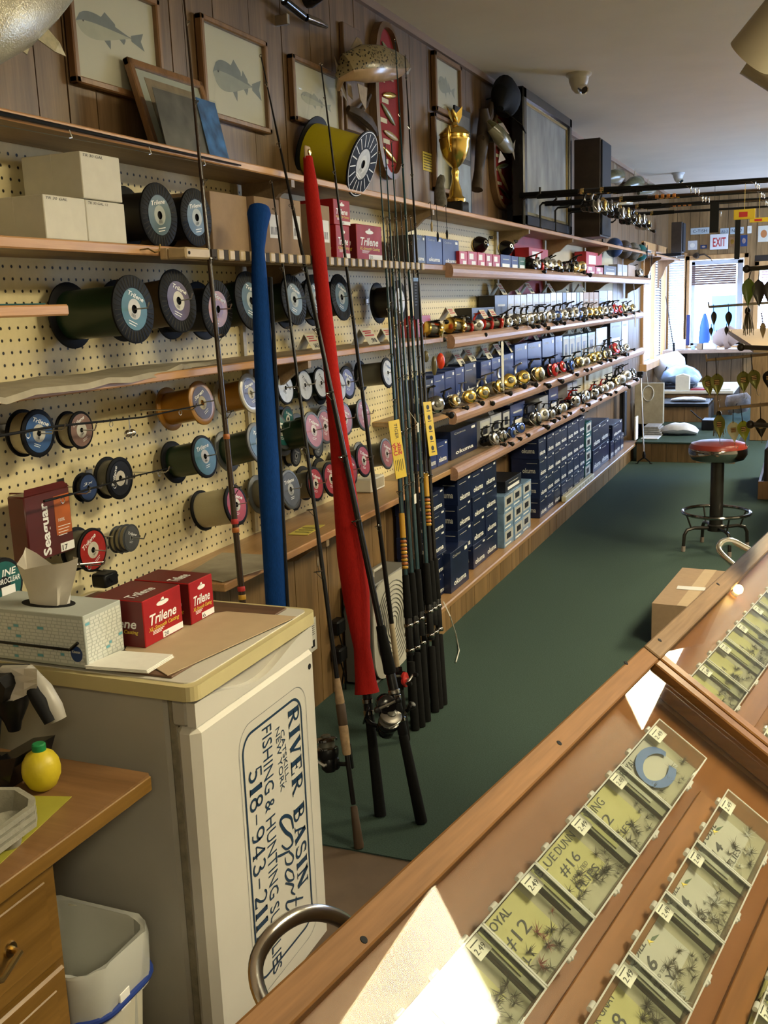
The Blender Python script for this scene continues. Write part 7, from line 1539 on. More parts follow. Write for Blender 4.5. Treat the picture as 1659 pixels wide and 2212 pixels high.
def reels(where, z, items, group, x=.182, lift=.030, knobout=True):
    cnt = {}
    for px, kind, sc in items:
        cnt[kind] = cnt.get(kind, 0)+1; y = y_at(px, x, z+lift*sc)
        f = Vector((.86, -.42+rr.uniform(-.4, .4), .10+rr.uniform(-.1, .3))); u = Vector((-.15+rr.uniform(-.2, .2), .30+rr.uniform(-.4, .4), .95)); sc *= rr.uniform(.9, 1.12)
        if kind.startswith('bait'): f = Vector((.8, -.5+rr.uniform(-.2, .2), .1)); u = Vector((.1, .1, 1))
        reel(kind, Vector((x-.010*sc, y, z+(.0265 if not kind.startswith('bait') else .0225)*sc)), f, u, sc, '%s reel %s, %s of its kind from the rods' % (KN[kind], where, ORD[cnt[kind]-1]), group)
reels('on the fourth shelf', S4T, [(938,'black',1.55), (976,'champagne',1.2), (1012,'gold',1.15), (1040,'gold',1.2), (1068,'gold',1.35), (1096,'gold',1.45), (1127,'gold',1.55), (1156,'champagne',1.75), (1187,'red',1.5), (1206,'red',1.45), (1226,'blue',1.35), (1247,'champagne',1.45), (1263,'silver',1.2), (1274,'gold',1.35), (1286,'gold',1.4), (1298,'gold',1.5), (1310,'black',1.3), (1322,'red',1.6), (1336,'black',1.4), (1350,'silver',1.2)], 'reels on the fourth shelf')
reels('on the third shelf', S3T, [(941,'bait_gold',1.5), (990,'bait_gold',1.5), (1012,'bait_red',1.1), (1030,'redspin',1.0), (1055,'bait_red',1.25), (1075,'bait_red',1.25), (1094,'silver',1.05), (1110,'black',1.25), (1124,'black',1.2), (1138,'silver',1.2), (1150,'black',1.25), (1163,'black',1.25), (1176,'silver',1.25), (1188,'black',1.3), (1200,'blue',1.3), (1212,'silver',1.25), (1224,'black',1.3), (1236,'silver',1.3), (1247,'blue',1.25), (1258,'black',1.3), (1269,'gold',1.3), (1280,'champagne',1.3), (1291,'gold',1.3), (1302,'silver',1.4), (1312,'black',1.3), (1322,'red',1.3), (1333,'red',1.3), (1343,'gold',1.3), (1353,'silver',1.3), (1364,'champagne',1.3)], 'reels on the third shelf')
reels('on the lowest shelf', S5T, [(1060,'silver',1.15), (1078,'black',1.3), (1098,'blue',1.15), (1120,'blue',1.15), (1150,'black',1.65), (1170,'silver',1.3), (1186,'silver',1.1), (1200,'black',1.25), (1213,'silver',1.2), (1226,'bait_black',1.5), (1238,'redspin',1.3), (1249,'black',1.3), (1260,'silver',1.3), (1271,'bait_silver',1.4), (1282,'redspin',1.3), (1293,'black',1.3), (1304,'redspin',1.2), (1315,'silver',1.3), (1326,'champagne',1.3), (1338,'silver',1.6), (1350,'silver',1.6), (1361,'black',1.5)], 'reels on the lowest shelf')
reels('on the second shelf', S2T, [(1153,'silver',1.2), (1165,'bait_red',1.3), (1176,'redspin',1.2), (1190,'silver',1.2), (1202,'champagne',1.3), (1216,'bait_silver',1.4), (1229,'bait_black',1.5), (1241,'champagne',1.3), (1252,'champagne',1.4), (1378,'silver',1.4)], 'reels on the second shelf')
# big spincast reels perched on the small red cartons
def spincast(px, z, x, sc, label):
    y = y_at(px, x, z); o = Vector((x, y, z+.034*sc)); t = thing('spincast_reel', label, 'reel', (x, y, z), 'closed-face reels on cartons'); a = Vector((.75, -.6, .15)).normalized()
    MB().lathe(o, a, [(0, -.030*sc), (.020*sc, -.030*sc), (.030*sc, -.018*sc), (.033*sc, .0), (.031*sc, .012*sc), (.022*sc, .034*sc), (.008*sc, .046*sc), (.004*sc, .046*sc)], 22).build('cover', ['black_gloss'], t); MB().lathe(o, a, [(.034*sc, -.006*sc), (.0345*sc, .002*sc)], 22).build('trim_ring', ['brass'], t)
    s = a.cross(Vector((0,0,1))).normalized()*-1; MB().tube([o-a*.012*sc, o-a*.012*sc+s*.046*sc, o-a*.004*sc+s*.05*sc+Vector((0,0,.03*sc))], .0035*sc, 7).build('crank', ['silver_paint'], t); MB().lathe(o-a*.004*sc+s*.05*sc+Vector((0,0,.03*sc)), s, [(0, 0), (.006*sc, .002), (.006*sc, .016*sc), (0, .018*sc)], 10).build('knob', ['black_plastic'], t)
spincast(1036, S2T+.070, .12, 1.15, 'closed-face black reel on the leftmost red cartons'); spincast(1092, S2T+.0705, .12, 1.15, 'closed-face black reel on the blue cartons'); spincast(1143, S2T+.002, .17, 1.0, 'closed-face reel standing beside the green carton')
# price tents on cartons
def tents(where, z, xs, items, group):
    for i, (px, h) in enumerate(items):
        y = y_at(px, xs, z+h); price_tent((xs, y, z+h+.002), .085, .036, .058, 'folded price card %s, %s from the rods' % (where, ORD[i]), '.98', group)
tents('above the third shelf cartons', S3T, .055, [(1077,.162), (1108,.162), (1138,.167), (1184,.167), (1214,.172), (1252,.172)], 'price cards, third shelf')
tents('above the fourth shelf cartons', S4T, .065, [(985,.156), (1008,.167), (1045,.162), (1070,.167), (1095,.172), (1148,.212), (1182,.217), (1226,.212), (1246,.206), (1264,.206)], 'price cards, fourth shelf')
tents('above the lowest shelf cartons', S5T, .08, [(1048,.125), (1090,.132), (1148,.143), (1170,.125), (1195,.152)], 'price cards, lowest shelf')
tents('among the third shelf reels', S3T, .10, [(970,.055), (1040,.035), (1060,.035)], 'price cards among the reels')
# strip tag hanging before the fourth shelf
y = y_at(1088, .21, S4T+.1); solo(MB().box((.205, y-.02, S4T+.02), (.206, y+.02, S4T+.24), 0).poly([(.2055, y-.02, S4T+.24), (.2055, y+.02, S4T+.24), (.2055, y, S4T+.33)], 0), 'strip_tag', ['card_cream'], 'long pale strip tag standing before the blue cartons', 'tag')
# red float and small lures hanging from the third shelf end
p = P(952, 780, 0, .24); mat('float_red', (0.70, 0.05, 0.015), 0.3); mat('lure_olive', (0.13, 0.11, 0.05), 0.35); 
t = thing('red_float', 'bright red egg-shaped float hanging under the third shelf', 'float', tuple(p+Vector((0,0,-.03)))); MB().sphere(p, .020, 0, 16, 12, (.8, .8, 1.55)).build('body', ['float_red'], t); MB().tube([p+Vector((0,0,.03)), p+Vector((0,0,.085))], .0007, 5).build('line', ['steel'], t)
for i, (px, py, s) in enumerate(((920,770,.018), (938,790,.016))):
    p = P(px, py, 0, .24); t = thing('hanging_lure', ['olive round lure left of the red float', 'long brown lure beside the red float'][i], 'lure', tuple(p+Vector((0,0,-.03))), 'lures under the third shelf'); MB().sphere(p, s, 0, 12, 8, (.7, .7, 1.2 if i == 0 else 2.3)).build('body', ['lure_olive'], t); MB().tube([p+Vector((0,0,s)), p+Vector((0,0,.085))], .0007, 5).build('line', ['steel'], t)
# lures on the top shelf edge by the trophy
for i, (px, py) in enumerate(((932,478), (945,500), (965,495))):
    p = P(px, py, 0, .19); t = thing('shelf_lure', 'thin lure dangling from the top shelf below the trophy, '+['leftmost', 'middle', 'rightmost'][i], 'lure', tuple(p+Vector((0,0,-.05))), 'lures on the top shelf edge'); MB().tube([Vector((.178, p.y, S1T-.005)), Vector((.188, p.y, S1T+.004)), p+Vector((0,0,.02)), p+Vector((0,.002,-.02))], .0012, 5).build('leader', ['black_matte'], t); MB().sphere(p+Vector((0,.002,-.02)), .005, 0, 8, 6, (1,1,4)).build('body', ['lure_tan' if i == 0 else 'black_matte'], t)

# ------------------------------------------------------------------ stacked cartons on the low bench
def stack(where, pxl, pxr, ncol, pyt, nrow, xf, depth, m, style, group, skip=(), extra=()):
    ya = y_at(pxl, xf, BZ); yb = y_at(pxr, xf, BZ); zt = P(pxl, pyt, 0, xf).z; dy = (yb-ya)/ncol; dz = (zt-BZ)/nrow; r = random.Random(int(pxl))
    for c_ in range(ncol):
        for k in range(nrow+(1 if c_ in extra else 0)):
            if (c_, k) in skip: continue
            place_box(ya+dy*(c_+.5), BZ+.001+dz*k, xf+r.uniform(-.004, .003), depth, dy-.003, dz-.001, m, style, '%s carton %s, %s column, %s from the bench' % (CN_[m], where, ORD[c_], ORD[k]), group)
    return ya, yb, dy, dz, zt
stack('behind the rods on the bench', 930, 966, 1, 1068, 5, .17, .14, 'box_navy', 'okuma', 'cartons behind the rods')
A_ = stack('in the first stack', 993, 1076, 3, 1036, 4, .175, .15, 'box_navy', 'okuma', 'cartons in the first stack', skip=((0,0),))
ya = y_at(975, .205, BZ); yb = y_at(1013, .205, BZ); place_box((ya+yb)/2, BZ+.001, .205, .12, yb-ya, P(975, 1195, 0, .205).z-BZ, 'box_navy', 'big', 'navy carton standing foremost on the low bench', 'cartons in the first stack')
B_ = stack('in the pale stack', 1090, 1148, 3, 1072, 3, .20, .13, 'box_ltblue', 'picture', 'pale blue cartons on the bench')
yb = y_at(1126, .185, B_[4]); ya = y_at(1092, .185, B_[4]); place_box((ya+yb)/2, B_[4]+.003, .185, .15, yb-ya, .055, 'box_black', 'label', 'wide black carton lying on the pale blue stack', 'pale blue cartons on the bench')
C_ = stack('in the tall wall of cartons', 1166, 1263, 7, 949, 4, .195, .16, 'box_navy', 'okuma', 'cartons in the tall wall')
stack('beside the tall wall', 1265, 1277, 1, 915, 4, .195, .15, 'box_teal', 'picture', 'teal cartons')
stack('past the teal cartons', 1280, 1316, 2, 925, 2, .185, .16, 'box_navy', 'okuma', 'cartons past the teal ones')
E_2 = stack('in the farthest row', 1319, 1347, 4, 955, 1, .19, .15, 'box_navy', 'okuma', 'cartons in the farthest row')
place_box((E_2[0]+E_2[1])/2+.03, E_2[4]+.003, .185, .16, (E_2[1]-E_2[0])*.75, .11, 'box_navy', 'okuma', 'large navy carton resting on the farthest row', 'cartons in the farthest row')
# long cream foam tray in front of the wall of cartons
ya = y_at(1222, .232, BZ); yb = y_at(1283, .232, BZ); t = thing('foam_tray', 'long cream foam tray in front of the carton wall', 'tray', (.222, (ya+yb)/2, BZ))
MB().box((.206, ya, BZ+.001), (.234, yb, BZ+.035), 0, .003).build('body', ['box_cream'], t)
for k in range(5): MB().box((.234, ya+(yb-ya)*(.45+.10*k), BZ+.010), (.2346, ya+(yb-ya)*(.50+.10*k), BZ+.028)).build('slot', ['newsprint'], t)
# ------------------------------------------------------------------ rods lying across the hooks under the ceiling
for i in range(7):
    y = 5.28+.36*i; t = thing('rod_hook', 'black J-shaped rod hook on the top shelf edge, '+ORD[i]+' from the trophy', 'hook', (.17, y, S1T), 'rod hooks on the top shelf')
    MB().tube([(.16, y, S1T+.001), (.16, y, S1T+.12), (.175, y, S1T+.135), (.23, y, S1T+.135), (.25, y, S1T+.15), (.25, y, S1T+.18)], .006, 7).build('wire', ['black_plastic'], t); MB().box((.145, y-.012, S1T), (.175, y+.012, S1T+.004)).build('foot', ['black_plastic'], t)
# hanger bars carrying the other end, right of the frame
t = thing('rod_hanger', 'wooden hanger for the ceiling rods, beyond the right edge', 'hanger', (2.3, 6.5, CEIL-.6))
MB().box((2.28, 5.0, 1.80), (2.32, 8.2, 1.84), 0, .003).build('bar', ['far_oak'], t)
for y in (5.1, 8.1): MB().box((2.29, y-.015, 1.84), (2.31, y+.015, CEIL)).build('drop', ['far_oak'], t)
rr = random.Random(12)
mat('rod_orange', (0.45, 0.16, 0.03), 0.35)
RODS = [(5.30, 440, 421, 'rod_black', 0), (5.48, 448, 402, 'rod_black', 1), (5.66, 452, 436, 'rod_black', 2), (5.85, 460, 447, 'rod_brown', 0), (6.02, 466, 456, 'rod_black', 2), (6.2, 470, 462, 'rod_black', 1), (6.4, 474, 468, 'rod_black', 2), (6.6, 478, 470, 'rod_brown', 2), (6.8, 482, 474, 'rod_black', 2), (7.0, 486, 478, 'rod_black', 2)]
for i, (y, pl_, pr_, m, kind) in enumerate(RODS):
    a = P(1128+9*i, pl_, 1, y); a.x = max(a.x, .24); z0 = S1T+.15+.0*i; 
    a = Vector((.22, y, S1T+.148+.012*(i % 3))); c = Vector((2.30, y+.02*(i % 2), 1.848+.010*(i % 3)))
    t = thing('ceiling_rod', 'dark rod lying across the hooks near the ceiling, %s from the front' % ORD[i], 'fishing rod', tuple(a), 'rods lying across under the ceiling'); d = (c-a).normalized(); L = (c-a).length
    MB().tube([a+d*.35, a+d*L*.6, a+d*(L+.12)], [.009, .006, .004], 8).build('blank', [m], t)
    MB().tube([a-d*.08, a+d*.22], [.014, .013], 10).build('rear_grip', ['eva_black'], t); MB().tube([a+d*.22, a+d*.34], .012, 10).build('reel_seat', ['black_gloss'], t); MB().tube([a+d*.34, a+d*.48], [.015, .011], 10).build('fore_grip', ['eva_black'], t)
    for s in (.23, .33): MB().lathe(a, d, [(.0135, s), (.015, s+.003), (.015, s+.018), (.0135, s+.02)], 10).build('seat_ring', ['brass'], t)
    for k in range(5):
        s = .62+(L-.62)*(k+.5)/5; rr_ = .016-.002*k; o = a+d*s+Vector((0,0,-rr_*1.6)); MB().tube([o+Vector((0, rr_*math.cos(q), rr_*math.sin(q))) for q in [2*PI*j/10 for j in range(10)]], .0016, 5, closed=True).tube([a+d*(s-.03), o], .0012, 5).build('guide', ['chrome'], t)
    if i in (3, 4, 7): 
        for k in range(4): MB().lathe(a, d, [(.0095, .52+.03*k), (.0115, .522+.03*k), (.0115, .536+.03*k), (.0095, .538+.03*k)], 10).build('winding', ['rod_orange' if i % 2 else 'wrap_gold'], t)
    if kind or i % 2 == 0:
        reel(['silver', 'gold', 'black', 'champagne'][i % 4], a+d*(.28)+Vector((0,0,-.075)), Vector((1, 0, .05)), Vector((0, 0, 1)), 1.35, 'reel hanging under the %s rod near the ceiling' % ORD[i], 'reels under the ceiling rods')
# labels and tags hung on those rods
for i, (px, py, w_, h_, m, lb) in enumerate([(1543,470,.022,.075,'black_matte','black sleeve hanging from the ceiling rods left of the exit sign'), (1593,515,.014,.11,'black_matte','long black sleeve hanging from the ceiling rods beside the exit sign'), (1608,463,.05,.024,'tag_yellow','yellow card hanging from the ceiling rods'), (1640,475,.05,.012,'tag_yellow','lower yellow card on the ceiling rods at the right edge')]):
    ri = (2, 4, 1, 5)[i]; y = RODS[ri][0]+.02*(ri % 2)*.5; p = P(px, py, 1, y); rz_ = S1T+.148+.012*(ri % 3)+(1.848+.010*(ri % 3)-S1T-.148-.012*(ri % 3))*(p.x-.22)/2.08; b = MB().box((p.x-w_, y-.002, p.z-h_), (p.x+w_, y+.002, p.z+h_), 0, .001)
    if m == 'tag_yellow': b.box((p.x-w_*.5, y-.0026, p.z-h_*.5), (p.x+w_*.3, y-.002, p.z+h_*.5), 1)
    b.tube([(p.x, y, p.z+h_-.002), (p.x, y, max(rz_, p.z+h_+.005))], .001, 5); solo(b, 'hanging_card', [m, 'ink_red'], lb, 'tag', 'tags on the ceiling rods')

# ------------------------------------------------------------------ far wall fittings
yW = Y1-.012
c = P(1553, 522, 1, yW-.03); mat('exit_white', (0.70, 0.70, 0.72), 0.4)
t = thing('exit_sign', 'white exit sign with red letters on the far wall', 'sign', tuple(c+Vector((0,0,-.1)))); w_, h_ = .095, .082
MB().box((c.x-w_, yW-.035, c.z-h_), (c.x+w_, yW, c.z+h_), 0, .004).build('housing', ['exit_white'], t)
b = MB(); b.text('EXIT', (c.x-w_*.66, yW-.0358, c.z-h_*.62), (w_*1.42, 0, 0), (0, 0, h_*1.15), 0); b.build('letters', ['ink_red'], t)
def plate(px, py, w_, h_, m, m2, label, key=None, name='license_plate', cat='plate', group='things hung on the far wall'):
    p = P(px, py, 1, yW); b = MB().box((p.x-w_, yW-.006, p.z-h_), (p.x+w_, yW, p.z+h_), 0, .002)
    if key: b.text(key, (p.x-w_*.75, yW-.0066, p.z-h_*.45), (w_*1.5, 0, 0), (0, 0, h_*.9), 1)
    else: b.prism([(w_*.55*math.cos(a), h_*.5*math.sin(a)) for a in [2*PI*k/14 for k in range(14)]], frame((p.x, yW-.006, p.z), (1,0,0), (0,0,1)), .0008, 1)
    return solo(b, name, [m, m2], label, cat, group)
mat('plate_pale', (0.40, 0.46, 0.50), 0.5); mat('photo_mix', (0.26, 0.18, 0.16), 0.5, var=.6, vscale=30); mat('orange_art', (0.45, 0.17, 0.05), 0.5)
plate(1512, 499, .10, .035, 'plate_pale', 'ink', 'pale licence plate high on the far wall, left one', 'C-TISH'); plate(1565, 500, .045, .035, 'plate_pale', 'label_navy', 'pale licence plate above the exit sign', 'AS-3'); plate(1592, 498, .07, .035, 'plate_pale', 'ink', 'pale licence plate right of the exit sign', 'NEED')
plate(1582, 522, .034, .055, 'frame_wood', 'gold', 'small wooden plaque right of the exit sign', None, 'small_plaque', 'plaque'); plate(1607, 520, .036, .06, 'label_navy', 'photo_mix', 'navy patch and pictures on the far wall', None, 'small_plaque', 'plaque'); plate(1619, 496, .022, .04, 'white_plastic', 'white_card', 'oval white badge on the far wall', None, 'small_plaque', 'plaque')
plate(1650, 505, .06, .085, 'white_card', 'orange_art', 'white framed poster with orange art at the right edge', None, 'framed_poster', 'poster'); plate(1520, 533, .035, .02, 'label_navy', 'box_tan', 'small dark badge left of the exit sign', None, 'small_plaque', 'plaque'); plate(1496, 530, .05, .05, 'dome_white', 'paper_white', 'pale round gadget left of the exit sign', None, 'wall_gadget', 'gadget')
# antlered mount at the window head
p = P(1505, 552, 1, yW-.06); t = thing('antler_mount', 'small dark antler mount over the far window', 'antlers', tuple(p)); loft(MB(), [p+Vector((-.03, .05, 0)), p, p+Vector((.02, -.04, -.02))], [.02, .035, .012], [.02, .03, .012]).build('skull', ['driftwood'], t); MB().tube([p, p+Vector((.08, -.02, .01)), p+Vector((.14, -.03, -.03)), p+Vector((.17, -.03, -.07))], [.012, .009, .007, .003], 7).build('antler', ['driftwood'], t)
# speaker box at the far shelf end, brackets
ya = 9.95; t = thing('wall_speaker', 'dark walnut speaker box in the far corner', 'loudspeaker', (.1, 11.2, 1.80)); a = P(1455, 480, 1, 11.0); c = P(1477, 545, 1, 11.0)
MB().box((a.x-.02, 11.0, c.z), (c.x-.02, 11.2, a.z), 0, .004).build('cabinet', ['speaker_walnut'], t); MB().box((c.x-.02, 11.01, c.z+.01), (c.x-.005, 11.19, a.z-.01), 0, .003).build('grille', ['speaker_cloth'], t); MB().box((0, 11.05, c.z-.03), (c.x-.03, 11.15, c.z), 0, .003).build('wall_arm', ['black_plastic'], t)
t = thing('corner_bracket_shelf', 'oak shelf with curved bracket in the far window corner', 'shelf', (.1, 10.6, 1.68)); MB().box((.0, 9.95, 1.702), (.19, 11.75, 1.722), 0, .003).build('board', ['shelf_pine'], t)
for y in (10.3, 11.3): brk(MB(), y, 1.702, .17, .28).build('bracket', ['frame_wood'], t)
# caps lying on the far top shelf
for i, (y, m) in enumerate(((8.3, 'label_navy'), (8.75, 'driftwood'), (9.2, 'plush_grey'), (9.6, 'label_teal'))):
    t = thing('sun_hat', ['navy', 'brown', 'grey', 'teal'][i]+' cap lying on the far end of the top shelf', 'cap', (.1, y, S1T), 'caps on the top shelf'); MB().sphere((.09, y, S1T+.002), .075, 0, 16, 10, (.9, 1.1, 1.0)).build('crown', [m], t); fin(MB(), [(.15, y-.05, S1T+.01), (.21, y-.03, S1T+.004), (.21, y+.03, S1T+.004), (.15, y+.05, S1T+.01)], .004).build('visor', [m], t)
# goods hanging on the far end of the shelf unit
mat('cable_white', (0.5, 0.5, 0.48), 0.5)
for i, (px, py, s) in enumerate(((1398,545,.05), (1408,560,.045), (1372,690,.05), (1405,600,.04))):
    p = P(px, py, 0, .185 if i != 2 else .24); t = thing('hanging_pack', ['dark flat lure pack hanging at the far shelf end, left', 'dark flat lure pack hanging at the far shelf end, right', 'brown lure pack hanging below the second shelf end', 'thin pack hanging under the far shelf corner'][i], 'package', tuple(p+Vector((0,0,-s))), 'packs at the far shelf end'); MB().sphere(p, s, 0, 10, 8, (.1, .35, 1.3)).build('body', ['black_matte' if i != 2 else 'lure_tan'], t); MB().tube([p+Vector((0,0,s)), Vector((.178 if i != 2 else .225, p.y, S1T-.012 if i != 2 else S2T-.035))], .002, 5).build('hanger', ['steel'], t)

# ------------------------------------------------------------------ far corner: platform, bench, desk and clutter
PY = 8.53; PX1 = P(1500, 1003, 1, PY).x+.0
t = thing('window_platform', 'low paneled platform across the far end of the aisle', 'platform', (.6, 9.2, 0)); x_ = .245
MB().box((.245, PY, .002), (1.02, 11.7, .148)).build('core', ['groove_dark'], t)
while x_ < 1.02: e = min(x_+rnd.choice((.09, .12, .15)), 1.02); MB().box((x_+.001, PY-.012, 0), (e-.001, PY, .15)).build('plank', ['panel_oak'], t); x_ = e
MB().box((.236, PY-.016, .15), (1.03, 11.7, .165), 0, .003).build('top', ['carpet_green'], t)
# shelving ledge and desk behind
def zc(px, py, y): return P(px, py, 1, y)
yD = 9.9; a = zc(1385, 868, yD); c = zc(1530, 880, yD)
t = thing('bait_bench', 'wood-fronted bench with dark top at the far window', 'bench', (.5, 10.1, .165)); zb_ = .34
MB().box((.03, yD, zb_-.03), (c.x, 10.5, zb_), 0, .004).build('top', ['black_plastic'], t)
x_ = .03
while x_ < c.x: e = min(x_+.11, c.x); MB().box((x_+.001, yD+.03, .166), (e-.001, yD+.04, zb_-.03)).build('plank', ['panel_walnut'], t); x_ = e
MB().box((.03, yD+.041, .166), (c.x, 10.49, zb_-.031)).build('core', ['groove_dark'], t)
zd_ = zc(1500, 845, 10.5).z; yD2 = 10.55; xe = zc(1585, 850, yD2).x
t = thing('window_desk', 'tall wooden desk under the far window', 'desk', (.5, 11, .165)); MB().box((.03, yD2-.02, zd_-.03), (xe, 11.6, zd_), 0, .004).build('top', ['white_card'], t); x_ = .03
while x_ < xe-.01: e = min(x_+.13, xe-.01); MB().box((x_+.001, yD2, .166), (e-.001, yD2+.012, zd_-.03)).build('plank', ['panel_walnut'], t); x_ = e
MB().box((.03, yD2+.013, .166), (xe-.01, 11.58, zd_-.031)).build('core', ['groove_dark'], t)
def lump(label, cat, px0, px1, pyt, pyb, y, m, name, dy=.2, group=None, zb=None, seed=1):
    """soft wrapped bundle"""
    a = zc(px0, pyb, y); c = zc(px1, pyt, y); rr_ = random.Random(seed); b = MB(); n = 9; z0 = a.z if zb is None else zb; h = c.z-z0; W_ = c.x-a.x; pa = []; hh = []; ww = []
    for i in range(n):
        s = i/(n-1); f = math.sin(PI*(s*.92+.04))**.45; pa.append(Vector((a.x+W_*s, y, z0+h*.5*f*rr_.uniform(.85, 1.05)+.002))); hh.append(h*.5*f*rr_.uniform(.9, 1.0)); ww.append(dy*.5*f)
    loft(b, pa, hh, ww, (0,0,1), 14); return solo(b, name, [m], label, cat, group)
mat('bag_white', (0.66, 0.68, 0.74), 0.35, var=.08, vscale=20, bump=.6, bscale=30); mat('bag_blue', (0.36, 0.50, 0.74), 0.2, var=.3, vscale=14, bump=.8, bscale=30); mat('jacket_dark', (0.012, 0.014, 0.022), 0.6, var=.3, vscale=20); mat('zine', (0.30, 0.29, 0.28), 0.5, var=.4, vscale=40); mat('cloth_camo', (0.32, 0.27, 0.25), 0.8, var=.5, vscale=22); mat('book_red', (0.32, 0.03, 0.04), 0.5)
lump('white plastic bag lying on the low platform', 'bag', 1428, 1508, 912, 940, 9.0, 'bag_white', 'plastic_bag', .22, zb=.166)
for i in range(5):
    a = zc(1375+3*i, 935-6*i, 8.95); c = zc(1432-2*i, 930, 8.95); solo(MB().box((max(a.x, .245), 8.85+.01*i, .166+.016*i), (c.x+.004*(i % 2), 9.1+.01*i, .180+.016*i), 0, .002), 'magazine', ['zine'], ['bottom', 'second', 'middle', 'fourth', 'top'][i]+' magazine of the pile on the platform', 'magazine', 'magazines on the platform')
a = zc(1410, 942, 8.75); c = zc(1426, 928, 8.75)
solo(MB().box((.26, 8.65, .166), (.40, 8.84, .178), 0, .004), 'plastic_wrapped_magazine', ['bag_white'], 'clear wrapped magazine at the platform edge', 'magazine')
lump('black jacket heap on the dark bench', 'jacket', 1448, 1528, 868, 885, 10.1, 'jacket_dark', 'folded_jacket', .3, zb=zb_+.001)
lump('pale crumpled cloth on top of the black jacket', 'cloth', 1450, 1525, 857, 871, 10.12, 'bag_white', 'crumpled_cloth', .2, zb=zc(1480, 868, 10.1).z+.012)
lump('blue plastic-wrapped bundle shining on the desk', 'bundle', 1432, 1512, 786, 822, 10.9, 'bag_blue', 'wrapped_bundle', .35, zb=zd_+.035)
lump('bright white plastic bag standing on the desk by the window', 'bag', 1432, 1458, 750, 800, 11.2, 'bag_white', 'plastic_bag', .2, zb=zd_+.002, seed=4)
solo(MB().box((zc(1420, 840, 10.8).x, 10.7, zd_+.001), (zc(1500, 840, 10.8).x, 11.1, zd_+.033), 0, .004), 'dark_binder', ['jacket_dark'], 'dark flat binder under the blue bundle', 'binder')
a = zc(1460, 838, 10.62); c = zc(1490, 812, 10.62); solo(MB().box((a.x, 10.58, zd_+.001), (c.x, 10.68, c.z), 0, .002).prism([(a.x, 0), (c.x, 0), ((a.x+c.x)/2, .022)], frame((0, 10.68, c.z), (1,0,0), (0,0,1)), .10, 0), 'card_box', ['white_card'], 'small house-shaped cream box on the desk', 'box')
solo(MB().box((zc(1492, 838, 10.6).x, 10.57, zd_+.001), (zc(1535, 838, 10.6).x, 10.75, zd_+.014), 0, .002), 'red_book', ['book_red'], 'red book lying on the desk edge', 'book')
solo(MB().box((zc(1536, 838, 10.7).x, 10.6, zd_+.001), (xe-.03, 11.0, zd_+.02), 0, .004), 'paper_stack', ['paper_white'], 'stack of white papers at the desk end', 'paper')
lump('grey camouflage cloth draped at the desk end', 'cloth', 1583, 1605, 840, 945, 10.3, 'cloth_camo', 'draped_cloth', .12, zb=.17, seed=8)
a = zc(1517, 942, 9.4); c = zc(1545, 905, 9.4); b = MB().box((a.x, 9.3, .166), (c.x, 9.5, c.z), 0, .006).tube([(a.x, 9.4, c.z-.01), (a.x-.04, 9.38, c.z+.02), (a.x-.10, 9.36, c.z+.08)], .006, 6); solo(b, 'black_bucket', ['black_plastic'], 'black bin with cable beside the white bag', 'bin')
a = zc(1382, 870, 9.75); c = zc(1450, 828, 9.75); solo(MB().box((.04, 9.70, .17), (.30, 9.78, P(1382, 828, 1, 9.7).z), 0, .003), 'paper_chart', ['newsprint'], 'grey chart board standing at the far shelf end', 'board')
solo(MB().box((.05, 8.82, .167), (.075, 8.95, .62), 0, .003).box((.08, 8.80, .167), (.10, 8.9, .55), 0, .003), 'rod_tube', ['jacket_dark'], 'dark navy panel standing past the shelf end', 'panel')
solo(MB().box((.215, 8.58, .167), (.228, 8.70, .36), 0, .002), 'white_board', ['paper_white'], 'narrow white card standing at the bench corner', 'card')
# reaching tool (grabber) leaning at the shelf end
a = P(1391, 988, 1, 8.40); tp = P(1384, 808, 1, 8.62); t = thing('grabber_tool', 'long grabber reaching tool with open claw at the aisle end', 'grabber', (a.x, 8.4, a.z-.03))
MB().tube([a, tp], .006, 8).build('shaft', ['silver_paint'], t); MB().box((tp.x-.03, tp.y-.01, tp.z-.02), (tp.x+.02, tp.y+.02, tp.z+.02), 0, .004).build('handle', ['black_plastic'], t)
MB().lathe(a, (0,0,1), [(0, -.012), (.012, -.01), (.014, .02), (.008, .045), (0, .05)], 10).build('hinge_block', ['black_plastic'], t)
for s in (-1, 1): MB().tube([a+Vector((s*.008, 0, -.005)), a+Vector((s*.045, 0, -.035)), a+Vector((s*.060, 0, -.075)), a+Vector((s*.062, 0, max(-.10, -a.z+.006)))], .0055, 7).build('claw', ['black_plastic'], t)
# coil of white cable
p = P(1400, 850, 1, 9.69); b = MB(); b.tube([p+Vector((.05*math.cos(q), .01*math.sin(q*2), .07*math.sin(q))) for q in [2*PI*k/20 for k in range(20)]], .005, 6, closed=True); b.tube([p+Vector((0,0,.07)), p+Vector((-.02, 0, .20))], .003, 5); solo(b, 'cable_coil', ['cable_white'], 'coiled white cable hanging past the shelf end', 'cable')
